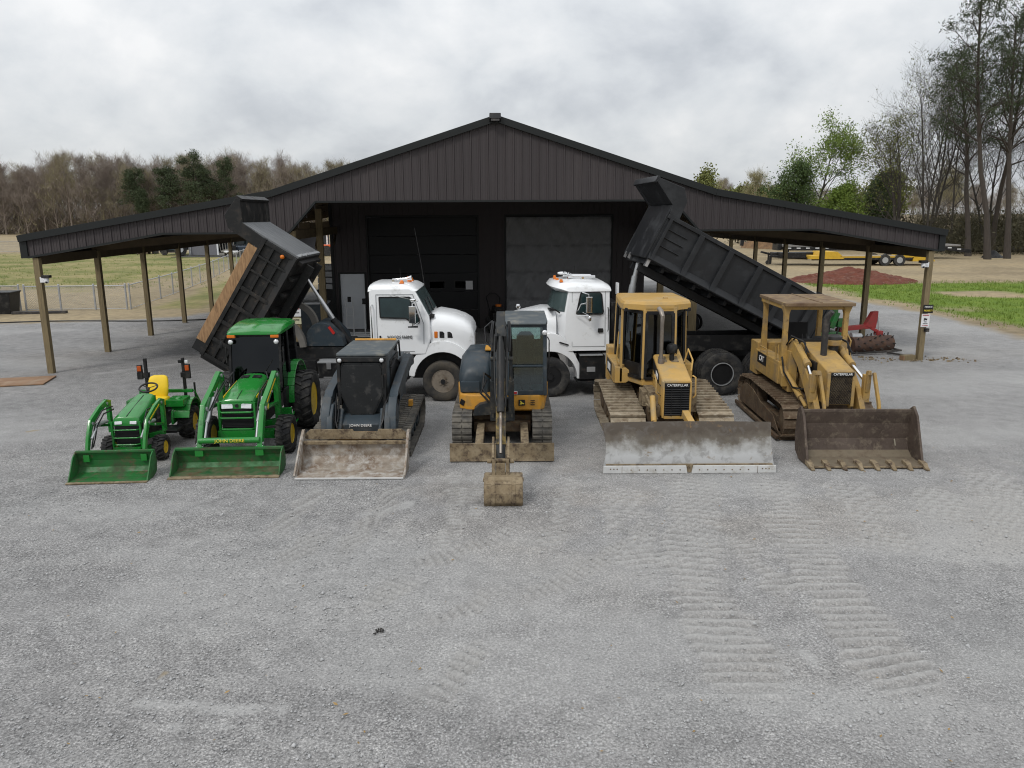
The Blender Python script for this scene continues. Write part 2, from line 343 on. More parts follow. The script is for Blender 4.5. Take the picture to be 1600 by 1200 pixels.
def add_track(par, x0, x1, circles, pitch, mat, kind='steel', under='undercarriage', o=(0, 0, 0)):
    """closed track loop around the circles (y,z,r); hull runs anticlockwise seen along +x -> outside is right of travel"""
    path = hull_path(circles, pitch); b = MB(o); step = pitch
    fine = hull_path(circles, .05)
    ring_o = [(q[0] + t[1] * 0, q[1]) for q, t in fine]
    th = .035 if kind == 'steel' else .045
    outer = [(q[0] + t[1] * 0.0, q[1] - t[0] * 0.0) for q, t in fine]; inner = [(q[0] - t[1] * th, q[1] + t[0] * th) for q, t in fine]
    n = len(fine)
    vs = [(x, *p) for x in (x0, x1) for p in outer] + [(x, *p) for x in (x0, x1) for p in inner]; fs = []
    for i in range(n):
        j = (i + 1) % n
        fs += [(i, j, n + j, n + i), (2 * n + j, 2 * n + i, 3 * n + i, 3 * n + j), (i, 2 * n + i, 2 * n + j, j), (n + j, 3 * n + j, 3 * n + i, n + i)]
    if kind == 'steel':
        vs = [(Vector(v) if True else v) for v in vs]
        b2 = MB(o); xm = (x0 + x1) / 2; w = (x1 - x0) * .2
        vs = [(xm - w if v[0] == x0 else xm + w, v[1], v[2]) for v in vs]
    b.add(vs, fs)
    for k, (q, t) in enumerate(path):
        nrm = (t[1], -t[0])
        def pt(al, up, x): return (x, q[0] + t[0] * al + nrm[0] * up, q[1] + t[1] * al + nrm[1] * up)
        if kind == 'steel':
            h = step * .47
            jx = random.uniform(-.006, .006)
            for (a0, a1, u0, u1) in ((-h, h, -.005, .014), (h * .55, h, .012, .048)):
                b.add([pt(a, u, x + jx) for x in (x0, x1) for a in (a0, a1) for u in (u0, u1)],
                      [(0, 1, 3, 2), (4, 6, 7, 5), (0, 4, 5, 1), (2, 3, 7, 6), (0, 2, 6, 4), (1, 5, 7, 3)])
        else:
            xm = (x0 + x1) / 2; g = (x1 - x0) * .03
            for (xa, xb, sh) in (((x0, xm - g, 0), (xm + g, x1, 0)) if kind == 'rubber' else ((x0, (x0 * 2 + x1) / 3 - .01, .2), ((x0 * 2 + x1) / 3 + .01, (x0 + 2 * x1) / 3 - .01, -.15), ((x0 + 2 * x1) / 3 + .01, x1, .2))):
                h = step * .30
                b.add([pt(a + sh * step, u, x) for x in (xa, xb) for a, u in ((-h, -.002), (h, -.002), (h * .75, .026), (-h * .75, .026))],
                      [(0, 1, 2, 3), (7, 6, 5, 4), (0, 4, 5, 1), (1, 5, 6, 2), (2, 6, 7, 3), (3, 7, 4, 0)])
    tr = b.build('track', mat, par)
    r = MB(o); xm0, xm1 = x0 + (x1 - x0) * .22, x1 - (x1 - x0) * .22
    for (y, z, rr) in circles:
        r.lathe([(.02, 0), (rr - .06, 0), (rr - .045, .02), (rr - .045, xm1 - xm0 - .02), (rr - .06, xm1 - xm0), (.02, xm1 - xm0)], (xm0, y, z), (1, 0, 0), 20)
    ys = [c[0] for c in circles]; y0, y1 = min(ys), max(ys); zb = min(c[1] - c[2] for c in circles)
    k = 5
    for i in range(k):
        yy = y0 + (y1 - y0) * (i + .8) / (k + .6)
        r.cyl((xm0 + .01, yy, zb + .125), (xm1 - .01, yy, zb + .125), .08, 14)
    r.bx(xm0 + .03, xm1 - .03, y0 + .1, y1 - .1, zb + .14, zb + .30)
    r.build('track_roller_frame', M[under], tr, bev=.008)
    return tr
def add_wheel(par, c, R, w, rimR, ax, tyre, rim, side, lugs='r4', n=18, dish=.25, holes=0, rim_in=None):
    """tyre with rim sub-part. ax 'x'/'y' axle; side = sign of the outer face along the axle"""
    A = Vector((1, 0, 0)) if ax == 'x' else Vector((0, 1, 0)); c = Vector(c); U = Vector((0, 0, 1)); Wv = A.cross(U)
    def pol(t, r, a): return c + A * t + (U * math.cos(a) + Wv * math.sin(a)) * r
    b = MB(); h = w / 2; sw = R - rimR
    tr_ = R - (.028 if lugs == 'r4' else 0.0)
    prof = [(rimR, -h * .72), (rimR + sw * .12, -h * .86), (rimR + sw * .5, -h), (tr_ - sw * .16, -h * .95), (tr_ - .012, -h * .82), (tr_, -h * .6),
            (tr_, h * .6), (tr_ - .012, h * .82), (tr_ - sw * .16, h * .95), (rimR + sw * .5, h), (rimR + sw * .12, h * .86), (rimR, h * .72)]
    b.lathe(prof, c, A, 48, cap=False)
    if lugs == 'r4':
        for k in range(n):
            for sgn in (-1, 1):
                a0 = 2 * PI * (k + (.5 if sgn > 0 else 0)) / n; sk = 2 * PI / n * .55
                hw = 2 * PI / n * .17
                vs = []
                for (t, a, rr) in ((sgn * h * 1.0, a0, R - sw * .30), (sgn * h * .93, a0 + sk * .12, R - .012), (sgn * h * .5, a0 + sk * .5, R), (-sgn * h * .02, a0 + sk, R)):
                    for (da, dr) in ((-hw, -.035), (hw, -.035), (hw * .75, 0), (-hw * .75, 0)): vs.append(pol(t, rr + dr, a + da))
                b.loft([vs[0:4], vs[4:8], vs[8:12], vs[12:16]])
    elif lugs == 'truck':
        for t in (-.62, -.22, .22, .62):
            for k in range(56):
                a = 2 * PI * (k + (.5 if t in (-.22, .62) else 0)) / 56; hw = PI / 56 * .8
                vs = [pol(h * t + dt, rr, a + da) for dt in (-h * .17, h * .17) for da, rr in ((-hw, R - .004), (hw, R - .004), (hw, R + .008), (-hw, R + .008))]
                b.loft([vs[:4], vs[4:]])
    ty = b.build('tyre', tyre, par)
    r = MB(); sx = side
    d = h * .70
    pr = [(rimR * 1.04, sx * d), (rimR * .98, sx * (d + .01)), (rimR * .90, sx * (d - .015)), (rimR * .86, sx * (d - w * dish)), (rimR * .55, sx * (d - w * dish - .005)),
          (rimR * .45, sx * (d - w * dish + .03)), (rimR * .30, sx * (d - w * dish + .035)), (rimR * .28, sx * (d - w * dish + .06)), (rimR * .05, sx * (d - w * dish + .065))]
    r.lathe(pr, c, A, 32, cap=True)
    r.lathe([(rimR * 1.03, -d * sx), (rimR * .95, -sx * (d - .01)), (rimR * .85, -sx * d * .5), (rimR * .1, -sx * d * .45)], c, A, 24)
    for k in range(8):
        a = 2 * PI * k / 8; p = pol(sx * (d - w * dish + .03), rimR * .37, a); r.cyl(p, p + A * sx * .025, .012 + rimR * .02, 6)
    r.mi = 1
    for k in range(holes):
        a = 2 * PI * (k + .5) / holes; p = pol(sx * (d - w * dish - .012), rimR * .71, a); r.cyl(p, p + A * sx * .016, rimR * .12, 12)
    if holes: p = pol(sx * (d - w * dish + .05), 0, 0); r.cyl(p, p + A * sx * .03, rimR * .22, 16)
    r.build('rim', [rim, M['dark_inside']], ty)
    return ty
# ================================================================== GROUND
rng = np.random.default_rng(3)
def vnoise(x, y, sc, seed=0):
    """smooth value noise, vectorised"""
    r = np.random.default_rng(seed); T = r.random((256, 256))
    u = x * sc; v = y * sc; i = np.floor(u).astype(int); j = np.floor(v).astype(int); fu = u - i; fv = v - j
    fu = fu * fu * (3 - 2 * fu); fv = fv * fv * (3 - 2 * fv); i %= 256; j %= 256; i1 = (i + 1) % 256; j1 = (j + 1) % 256
    return (T[i, j] * (1 - fu) + T[i1, j] * fu) * (1 - fv) + (T[i, j1] * (1 - fu) + T[i1, j1] * fu) * fv
def fbm(x, y, sc, seed=0, o=4):
    a = 0; w = 1; t = 0
    for k in range(o): a = a + w * vnoise(x, y, sc * 2 ** k, seed + k); t += w; w *= .5
    return a / t
def sdist(X, Y, poly):
    """signed distance to a polygon, positive inside"""
    d = np.full(X.shape, 1e9); ins = np.zeros(X.shape, bool); n = len(poly)
    for i in range(n):
        ax, ay = poly[i]; bx_, by = poly[(i + 1) % n]; ex, ey = bx_ - ax, by - ay
        t = np.clip(((X - ax) * ex + (Y - ay) * ey) / (ex * ex + ey * ey), 0, 1)
        d = np.minimum(d, np.hypot(X - ax - t * ex, Y - ay - t * ey))
        if ey != 0:
            c = ((ay > Y) != (by > Y)) & (X < ex * (Y - ay) / ey + ax); ins ^= c
    return np.where(ins, d, -d)
def sstep(x, a, b): t = np.clip((x - a) / (b - a), 0, 1); return t * t * (3 - 2 * t)
GRAVEL = [(-90, -12), (90, -12), (45, 5), (20, 20), (17.6, 26), (17.9, 31), (17.6, 36), (16.4, 40), (17.0, 47), (10, 62), (-8, 62), (-11.5, 42), (-13.4, 34.5), (-16, 32.4), (-21, 31.4), (-90, 29)]
GREEN = [(17.6, 49.5), (18.0, 38), (18.5, 33.5), (18.7, 28), (24, 18), (70, 18), (70, 48), (31, 48.3), (24, 47.5)]
PASTURE = [(-300, 47), (-31, 48), (-25, 45.5), (-22.5, 57), (-25.5, 72), (-22, 92), (-300, 97)]
STRIP = [(-17.2, 36.2), (-14.5, 36.2), (-14.5, 45), (-17, 60), (-21, 75), (-22.3, 70), (-19.3, 51)]
# cleat prints: (centre line, half width, pitch, depth, skew)
PRINTS = [([(3.0, 12.2), (2.75, 11.0), (2.35, 9.5), (2.2, 8.1), (2.15, 7.0), (2.2, 5.9)], .42, .165, .034, .05),
          ([(4.2, 12.2), (3.95, 10.8), (3.75, 9.3), (3.62, 7.9), (3.55, 6.9), (3.65, 5.9)], .40, .165, .036, -.05),
          ([(-.98, 12.7), (-.83, 11.2), (-.86, 9.95), (-1.05, 9.0)], .17, .12, .026, .0), ([(-.66, 12.7), (-.55, 11.2), (-.6, 9.95)], .13, .12, .02, .0),
          ([(-1.75, 12.0), (-1.9, 10.9), (-2.05, 9.9), (-2.25, 8.9)], .20, .09, .020, .1), ([(-3.05, 11.9), (-3.12, 10.7), (-3.25, 9.6)], .2, .09, .014, .1),
          ([(2.1, 10.5), (1.55, 9.55), (1.0, 8.92), (.4, 8.25), (-.1, 7.8)], .2, .13, .026, .2), ([(-1.15, 8.75), (-1.45, 8.05), (-1.75, 7.5)], .22, .13, .024, .1),
          ([(-.15, 7.3), (-.55, 6.5), (-.9, 5.9)], .22, .14, .024, .1), ([(.95, 12.4), (.8, 11.0), (.5, 9.8), (.4, 9)], .2, .11, .014, 0),
          ([(5.2, 12.0), (5.1, 10.6), (4.9, 9.6), (4.7, 8.9)], .4, .15, .020, .1), ([(7.9, 12.6), (7.35, 11.0), (6.8, 9.9), (6.3, 9.2)], .42, .15, .026, -.1), ([(6.6, 11.9), (6.3, 10.8), (5.9, 9.8)], .35, .15, .018, -.1),
          ([(7.4, 12.9), (8.0, 11.6), (8.3, 10.3), (8.0, 9.2)], .16, .10, .016, .3), ([(8.4, 13.2), (8.9, 12.0), (9.1, 10.9)], .16, .10, .016, .3), ([(.3, 10.4), (-.3, 9.6), (-.9, 9.1), (-1.5, 8.8)], .19, .13, .024, .15), ([(-2.55, 10.2), (-2.75, 9.4), (-3.0, 8.6)], .2, .10, .018, .1), ([(2.9, 9.8), (3.05, 8.6), (3.0, 7.6)], .18, .14, .018, -.1), ([(-.05, 8.4), (-.5, 7.8), (-1.2, 7.3)], .2, .13, .02, .2), ([(1.75, 11.8), (1.6, 10.5), (1.5, 9.4), (1.75, 8.4)], .35, .15, .013, .1)]
def lin(a, b, st): return list(np.arange(a, b, st))
xs = np.array([-1500, -900, -600, -420, -300, -230, -180, -140, -115, -95, -80] + lin(-70, -26, 1.6) + lin(-26, -9, .35) + lin(-9, 9.4, .042) + lin(9.4, 26, .35) + lin(26, 66, 1.4) + [70, 80, 95, 115, 140, 180, 230, 300, 420, 600, 900, 1500])
ys = np.array([-400, -200, -100, -50, -25, -12, -5, 0, 3, 4.2] + lin(4.9, 13, .042) + lin(13, 27, .2) + lin(27, 60, .4) + lin(60, 104, 1.0) + [108, 114, 122, 132, 145, 160, 180, 200, 225, 260, 320, 420, 600, 900, 1500])
X, Y = np.meshgrid(xs, ys)
wob = (fbm(X, Y, .45, 11) - .5) * 2.2 + (fbm(X, Y, 1.6, 12, 3) - .5) * .9
far = np.clip(np.hypot(X, Y - 20) / 60, .3, 1.6)
gv = sstep(sdist(X, Y, GRAVEL) + wob * .8, -.35, .5)
gr = sstep(sdist(X, Y, GREEN) + wob * .9, -.2, 1.0) * (1 - sstep(fbm(X, Y, .20, 21) + .30 * np.exp(-((X - 24) ** 2 / 14 + (Y - 41) ** 2 / 5)), .70, .86))
pa = np.maximum(sstep(sdist(X, Y, PASTURE) + wob * 2, -1.5, 2.5), sstep(sdist(X, Y, STRIP) + wob * .8, -.2, .9) * .9)
Z = (fbm(X, Y, .35, 31) - .5) * .045 * np.clip(sdist(X, Y, [(-9, 5), (9, 5), (9, 12), (-9, 12)]) + 1.0, 0, 1)
fine = (fbm(X, Y, 9, 41, 2) - .5) * .012 * (np.abs(X) < 9.5) * (Y < 13.2); Z = Z * 1 + fine
PRS = np.zeros_like(X); TRK = np.zeros_like(X); TAN = np.zeros_like(X)
for pts, hw, pitch, dep, skew in PRINTS:
    dep = max(dep, .031) * (.85 if dep > .03 else 1)
    P0 = np.array(pts); best = np.full(X.shape, 9.0); along = np.zeros_like(X); lat = np.zeros_like(X); acc = 0
    x0, x1, y0, y1 = P0[:, 0].min() - 1, P0[:, 0].max() + 1, P0[:, 1].min() - 1, P0[:, 1].max() + 1
    # smooth the polyline
    tt = np.linspace(0, len(P0) - 1, 24); PX = np.interp(tt, range(len(P0)), P0[:, 0]); PY = np.interp(tt, range(len(P0)), P0[:, 1])
    for i in range(len(PX) - 1):
        ex, ey = PX[i + 1] - PX[i], PY[i + 1] - PY[i]; L = math.hypot(ex, ey)
        t = np.clip(((X - PX[i]) * ex + (Y - PY[i]) * ey) / L ** 2, 0, 1); d = np.hypot(X - PX[i] - t * ex, Y - PY[i] - t * ey)
        k = d < best; best = np.where(k, d, best); along = np.where(k, acc + t * L, along)
        lat = np.where(k, ((X - PX[i]) * ey - (Y - PY[i]) * ex) / L, lat); acc += L
    prof = np.cos(2 * PI * (along + lat * skew + (vnoise(X, Y, 1.8, 5) - .5) * .07) / pitch); prof = np.where(prof > 0, prof ** 2.2, -np.abs(prof) ** .6)
    m = sstep(hw - best + (vnoise(X, Y, 4, 6) - .5) * .22, 0, .10) * sstep(along, 0, .5) * sstep(acc - along, 0, .7) * sstep(fbm(X, Y, 1.1, int(hw * 100) + len(pts)), .22, .40)
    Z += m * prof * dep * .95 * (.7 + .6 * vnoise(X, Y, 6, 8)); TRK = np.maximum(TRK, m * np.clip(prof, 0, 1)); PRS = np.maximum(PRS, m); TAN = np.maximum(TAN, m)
TAN = np.clip(TAN * .32 + .8 * sstep(fbm(X, Y, .5, 51), .5, .75) * np.exp(-((X - 2) ** 2 / 30 + (Y - 11) ** 2 / 9)) + .4 * sstep(fbm(X, Y, .3, 53), .55, .75), 0, 1)
PALE = sstep(fbm(X * .6, Y * 1.5, .5, 61), .48, .74) * .42 + sstep(X, -3, 6) * .22
for (ax, ay, bx_, by, w) in ((-3.3, 6.13, -2.05, 6.05, .10), (-3.1, 5.82, -2.2, 5.78, .07), (2.5, 6.95, 2.66, 6.25, .08), (2.85, 6.9, 3.02, 6.25, .07), (-2.0, 10.6, -1.5, 11.0, .16), (-11.5, 20.8, -9.4, 22.6, .16)):
    ex, ey = bx_ - ax, by - ay; t = np.clip(((X - ax) * ex + (Y - ay) * ey) / (ex * ex + ey * ey), 0, 1)
    PALE = np.maximum(PALE, .8 * sstep(w + (vnoise(X, Y, 7, 9) - .5) * .2 - np.hypot(X - ax - t * ex, Y - ay - t * ey), 0, .12))
Z = np.where(Y > 13, Z * 0 + (Z - fine) * np.clip(1 - (Y - 13) / 2, 0, 1), Z)
nx, ny = len(xs), len(ys)
me = bpy.data.meshes.new('ground')
co = np.stack([X, Y, Z], -1).reshape(-1, 3).astype(np.float32)
idx = np.arange(nx * ny).reshape(ny, nx); q = np.stack([idx[:-1, :-1], idx[:-1, 1:], idx[1:, 1:], idx[1:, :-1]], -1).reshape(-1, 4)
me.vertices.add(len(co)); me.vertices.foreach_set('co', co.ravel()); me.loops.add(q.size); me.loops.foreach_set('vertex_index', q.ravel().astype(np.int32))
me.polygons.add(len(q)); me.polygons.foreach_set('loop_start', np.arange(0, q.size, 4, dtype=np.int32)); me.update(calc_edges=True)
me.polygons.foreach_set('use_smooth', np.ones(len(q), bool))
def attr(me, name, arr): a = me.attributes.new(name, 'FLOAT', 'POINT'); a.data.foreach_set('value', arr.ravel().astype(np.float32))
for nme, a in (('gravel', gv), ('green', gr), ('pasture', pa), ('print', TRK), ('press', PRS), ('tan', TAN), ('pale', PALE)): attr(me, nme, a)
def ground_mat():
    m = new_mat('gravel_yard_and_fields')
    tcn = nd('ShaderNodeTexCoord'); v = tcn.outputs['Object']
    def at(n): a = nd('ShaderNodeAttribute'); a.attribute_name = n; return a.outputs['Fac']
    big = noise(v, .5, 5, .6); med = noise(v, 3.5, 5, .65); fin = noise(v, 38, 3, .7); vf = noise(v, 95, 2, .6)
    vo = nd('ShaderNodeTexVoronoi'); vo.inputs['Scale'].default_value = 92; ln(v, vo.inputs['Vector']); vs_ = nd('ShaderNodeSeparateColor'); ln(vo.outputs['Color'], vs_.inputs[0])
    vo2 = nd('ShaderNodeTexVoronoi'); vo2.inputs['Scale'].default_value = 56; ln(v, vo2.inputs['Vector']); vs2 = nd('ShaderNodeSeparateColor'); ln(vo2.outputs['Color'], vs2.inputs[0])
    loose = math_n('MULTIPLY', ramp(noise(v, .7, 5, .6), [(.40, .22), (.62, .85)]), math_n('SUBTRACT', 1.0, math_n('MULTIPLY', at('press'), .5)))
    g = ramp(big, [(.3, (.205, .203, .201)), (.5, (.236, .231, .228)), (.72, (.272, .267, .261))])
    g = mixc(.85, g, ramp(med, [(.32, (.74, .74, .74)), (.5, (1, 1, 1)), (.70, (1.24, 1.24, 1.23))]), 'MULTIPLY')
    g = mixc(.9, g, ramp(fin, [(.36, (.50, .50, .50)), (.46, (.90, .90, .90)), (.54, (1.08, 1.08, 1.08)), (.66, (1.65, 1.65, 1.65))]), 'MULTIPLY')
    g = mixc(loose, g, mixc(1.0, g, ramp(vs_.outputs[0], [(0, (.42, .42, .43)), (.35, (.8, .8, .8)), (.8, (1.18, 1.18, 1.17)), (1, (1.75, 1.75, 1.75))]), 'MULTIPLY'))
    g = mixc(math_n('MULTIPLY', loose, .7), g, mixc(1.0, g, ramp(vs2.outputs[1], [(0, (.5, .5, .51)), (.12, (.95, .95, .95)), (.88, (1.05, 1.05, 1.05)), (1, (1.5, 1.5, 1.48))]), 'MULTIPLY'))
    g = mixc(math_n('MULTIPLY', at('tan'), .55), g, mixc(1.0, g, (1.08, .97, .84), 'MULTIPLY'))
    g = mixc(math_n('MULTIPLY', at('pale'), .75), g, mixc(fin, (.31, .308, .30), (.46, .455, .445)))
    g = mixc(math_n('MULTIPLY', at('press'), .35), g, mixc(fin, (.16, .157, .152), (.29, .285, .277)))
    g = mixc(math_n('MULTIPLY', at('print'), .72), g, mixc(fin, (.30, .297, .29), (.50, .493, .48)))  # pale fines on crests, also light on the ridges put into the colour
    spots = ramp(noise(v, 1.3, 3, .5), [(.735, 0), (.76, 1)]); g = mixc(math_n('MULTIPLY', spots, .6), g, (.27, .21, .12))
    dk = ramp(noise(v, .8, 5, .7), [(.64, 0), (.74, 1)]); g = mixc(math_n('MULTIPLY', dk, .22), g, (.13, .13, .135))
    tn = ramp(noise(v, .12, 6, .6), [(.3, (.19, .15, .095)), (.5, (.29, .235, .15)), (.7, (.35, .275, .165))])
    tn = mixc(.8, tn, ramp(noise(v, 2.2, 6, .7), [(.3, (.6, .6, .58)), (.7, (1.35, 1.32, 1.28))]), 'MULTIPLY')
    c = mixc(at('gravel'), tn, g)
    pn = noise(v, .22, 7, .7); pc = ramp(pn, [(.36, (.115, .135, .035)), (.47, (.175, .175, .058)), (.58, (.26, .225, .10))])
    pc = mixc(.8, pc, ramp(noise(v, 2.6, 5, .7), [(.3, (.6, .62, .6)), (.7, (1.35, 1.3, 1.3))]), 'MULTIPLY')
    c = mixc(at('pasture'), c, pc)
    gn = noise(v, .55, 6, .7); gc = ramp(gn, [(.3, (.08, .14, .012)), (.55, (.125, .19, .018)), (.75, (.19, .215, .04))])
    gc = mixc(.7, gc, ramp(noise(v, 7, 4, .7), [(.3, (.6, .65, .6)), (.7, (1.3, 1.25, 1.3))]), 'MULTIPLY')
    c = mixc(at('green'), c, gc)
    h = math_n('ADD', math_n('MULTIPLY', fin, .6), math_n('ADD', math_n('MULTIPLY', med, .9), math_n('MULTIPLY', vf, .3)))
    finish(principled(c, .92, 0, .25, bump(h, .55, .03))); return m
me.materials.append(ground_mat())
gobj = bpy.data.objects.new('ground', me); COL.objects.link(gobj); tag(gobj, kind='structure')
gobj['label'] = 'grey gravel yard with track prints, running out into tan and green fields'

def merge_np(parts, name, mat, fl=3):
    vs = np.concatenate([p[0] for p in parts]); off = 0; fs = []
    for p in parts: fs.append(p[1] + off); off += len(p[0])
    fs = np.concatenate(fs); k = fs.shape[1]
    me = bpy.data.meshes.new(name); me.vertices.add(len(vs)); me.vertices.foreach_set('co', vs.astype(np.float32).ravel())
    me.loops.add(fs.size); me.loops.foreach_set('vertex_index', fs.astype(np.int32).ravel()); me.polygons.add(len(fs))
    me.polygons.foreach_set('loop_start', np.arange(0, fs.size, k, dtype=np.int32)); me.update(calc_edges=True)
    if all(len(p) > 2 for p in parts):
        mi = np.concatenate([p[2] for p in parts]).astype(np.int32); me.polygons.foreach_set('material_index', mi)
    for m in (mat if isinstance(mat, (list, tuple)) else [mat]): me.materials.append(m)
    o = bpy.data.objects.new(name, me); COL.objects.link(o); return o
# loose stones lying on the yard, near the camera
M['stone'] = P('loose_gravel_stone', (.38, .38, .38), .9, var=.4, vs=22)
N = 15000
py = 5.0 + 9.0 * rng.random(N) ** 1.5; px = (rng.random(N) * 2 - 1) * (py * .68 + .6); sz = .005 + .010 * rng.random(N) ** 2.5 + .016 * (rng.random(N) < .03) * rng.random(N)
octv = np.array([(1, 0, 0), (-1, 0, 0), (0, 1, 0), (0, -1, 0), (0, 0, 1), (0, 0, -1)], float); octf = np.array([(0, 2, 4), (2, 1, 4), (1, 3, 4), (3, 0, 4), (2, 0, 5), (1, 2, 5), (3, 1, 5), (0, 3, 5)])
th = rng.random(N) * 6.28; st = octv[None] * (sz[:, None, None] * (.6 + .8 * rng.random((N, 6, 1)))) * np.array([1.15, 1, .8])
c_, s_ = np.cos(th)[:, None], np.sin(th)[:, None]; st = np.stack([st[..., 0] * c_ - st[..., 1] * s_, st[..., 0] * s_ + st[..., 1] * c_, st[..., 2]], -1)
st += np.stack([px, py, np.full(N, .004)], -1)[:, None]
o = merge_np([(st.reshape(-1, 3), (octf[None] + 6 * np.arange(N)[:, None, None]).reshape(-1, 3))], 'loose_stones', M['stone'])
tag(o, 'loose grey stones strewn over the gravel yard', 'gravel', kind='stuff')

# grass blades on the green strip and weeds along the gravel edge
M['grass'] = P('grass_blades', (.125, .185, .022), .8, var=.4, vs=.6)
gx, gy = [], []
while len(gx) < 6500:
    x, y = rng.uniform(17.5, 40), rng.uniform(26, 49)
    gx.append(x); gy.append(y)
gx = np.array(gx); gy = np.array(gy); d_ = sdist(gx, gy, GREEN) + (fbm(gx, gy, .45, 11) - .5) * 2; k_ = (d_ > rng.normal(-.3, .5, len(gx))) & (fbm(gx, gy, .20, 21) + .30 * np.exp(-((gx - 24) ** 2 / 14 + (gy - 41) ** 2 / 5)) < .78)
lx = np.concatenate([gx[k_], rng.uniform(-60, -18, 2500)]); ly = np.concatenate([gy[k_], 47 + 50 * rng.random(2500) ** 1.5])
n_ = len(lx); a_ = rng.random((n_, 5)) * 6.28; l_ = (.05 + .13 * rng.random((n_, 5)) ** 2); cx_ = lx[:, None] + rng.normal(0, .10, (n_, 5)); cy_ = ly[:, None] + rng.normal(0, .10, (n_, 5)); w_ = .012
B0 = np.stack([cx_ - w_ * np.sin(a_), cy_ + w_ * np.cos(a_), np.zeros_like(a_)], -1); B1 = np.stack([cx_ + w_ * np.sin(a_), cy_ - w_ * np.cos(a_), np.zeros_like(a_)], -1); B2 = np.stack([cx_ + .4 * l_ * np.cos(a_), cy_ + .4 * l_ * np.sin(a_), l_], -1)
bv = np.stack([B0, B1, B2], 2).reshape(-1, 3); o = merge_np([(bv, np.arange(len(bv)).reshape(-1, 3))], 'grass', M['grass']); tag(o, 'short grass blades on the green strip and the pasture', 'grass', kind='stuff')

# dead leaves and straw bits on the yard
M['dead_leaf'] = P('dead_leaf', (.26, .17, .07), .9, var=.4, vs=3)
n_ = 90; ly = 5.2 + 9 * rng.random(n_) ** 1.3; lx = (rng.random(n_) * 2 - 1) * ly * .68; a_ = rng.random(n_) * 6.28; l_ = (.010 + .022 * rng.random(n_))[:, None]; u_ = np.stack([np.cos(a_), np.sin(a_), rng.normal(0, .15, n_)], -1); w_ = np.stack([-np.sin(a_), np.cos(a_), rng.normal(0, .25, n_)], -1) * .45
c_ = np.stack([lx, ly, np.full(n_, .022)], -1); bv = np.stack([c_ - u_ * l_, c_ + w_ * l_, c_ + u_ * l_, c_ - w_ * l_], 1).reshape(-1, 3)
o = merge_np([(bv, np.arange(4 * n_).reshape(n_, 4))], 'dead_leaves', M['dead_leaf']); tag(o, 'tan dead leaves and straw bits scattered on the gravel', 'leaves', kind='stuff')

# ================================================================== BARN
BX, BY, BR = -.40, 21.68, .0525
barn = thing('pole_barn', 'big dark brown metal pole barn with open lean-tos on both sides', 'barn', (BX, BY, 0), BR)
EX, BXR, PK = 12.62, 6.0, 6.74        # eave, break, peak (half widths and heights)
ZE, ZB = 3.70, 4.83
LEN = 24.5
def rooftop(x):
    a = abs(x)
    return PK - (PK - ZB) * a / BXR if a < BXR else ZB - (ZB - ZE) * (a - BXR) / (EX - BXR)
def soffit(x):
    a = abs(x)
    if a < 4.83: return 4.56
    if a < 5.58: return 4.56 - (4.56 - 3.75) * (a - 4.83) / .75
    if a < 8.9: return 3.75
    return 3.75 - (3.75 - 3.15) * (a - 8.9) / (12.45 - 8.9)
# gable cladding at the front: one sheet plus raised ribs
g = MB(); st_ = .2
xs_ = sorted(set([-12.45, -8.9, -5.58, -4.83, -BXR, 0, BXR, 4.83, 5.58, 8.9, 12.45] + [round(-12.4 + .4 * i, 3) for i in range(63)]))
for a, b in zip(xs_[:-1], xs_[1:]):
    ra, rb, sa, sb = rooftop(a) - .06, rooftop(b) - .06, soffit(a), soffit(b)
    g.add([(a, -.05, sa), (b, -.05, sb), (b, -.05, rb), (a, -.05, ra), (a, .05, sa), (b, .05, sb), (b, .05, rb), (a, .05, ra)],
          [(0, 1, 2, 3), (7, 6, 5, 4), (0, 4, 5, 1), (2, 6, 7, 3)])
g.build('gable_cladding', M['siding'], barn)
g = MB(); x = -12.3
while x < 12.35:
    s, r = soffit(x) + .01, rooftop(x) - .1
    g.loft([[(x - .026, -.052, z), (x - .012, -.078, z), (x + .012, -.078, z), (x + .026, -.052, z)] for z in (s, r)], closed=False, cap=False)
    for dx in (.075, .15): g.bx(x + dx - .006, x + dx + .006, -.058, -.052, s, r - .02)
    x += .228
g.build('cladding_ribs', M['siding'], barn, smooth=0)
# soffit trim below the cladding and rake trim above
g = MB(); ks = [-12.45, -8.9, -5.58, -4.83, 4.83, 5.58, 8.9, 12.45]
for a, b in zip(ks[:-1], ks[1:]): g.bar((a, 0, soffit(a) + .0), (b, 0, soffit(b) + .0), .2, .05)
for sgn in (-1, 1): g.bx(sgn * 12.53 - .09, sgn * 12.53 + .09, -.1, LEN, 3.13, 3.66)
g.build('soffit_trim', M['trim'], barn)
g = MB()
for sgn in (-1, 1):
    k = [(0, PK), (sgn * BXR, ZB), (sgn * EX, ZE)]
    for (xa, za), (xb, zb) in zip(k[:-1], k[1:]): g.bar((xa, -.1, za - .06), (xb, -.1, zb - .06), .14, .17)
g.build('rake_trim', M['trim'], barn)
g = MB()
for sgn in (-1, 1):
    k = [(0, PK), (sgn * BXR, ZB), (sgn * EX, ZE)]
    for (xa, za), (xb, zb) in zip(k[:-1], k[1:]):
        g.add([(xa, -.16, za), (xb, -.16, zb), (xb, LEN + .2, zb), (xa, LEN + .2, za), (xa, -.16, za + .03), (xb, -.16, zb + .03), (xb, LEN + .2, zb + .03), (xa, LEN + .2, za + .03)],
              [(3, 2, 1, 0), (4, 5, 6, 7), (0, 1, 5, 4), (1, 2, 6, 5), (2, 3, 7, 6), (3, 0, 4, 7)])
g.build('roof', M['roofing'], barn)
g = MB()   # purlins and trusses seen from below
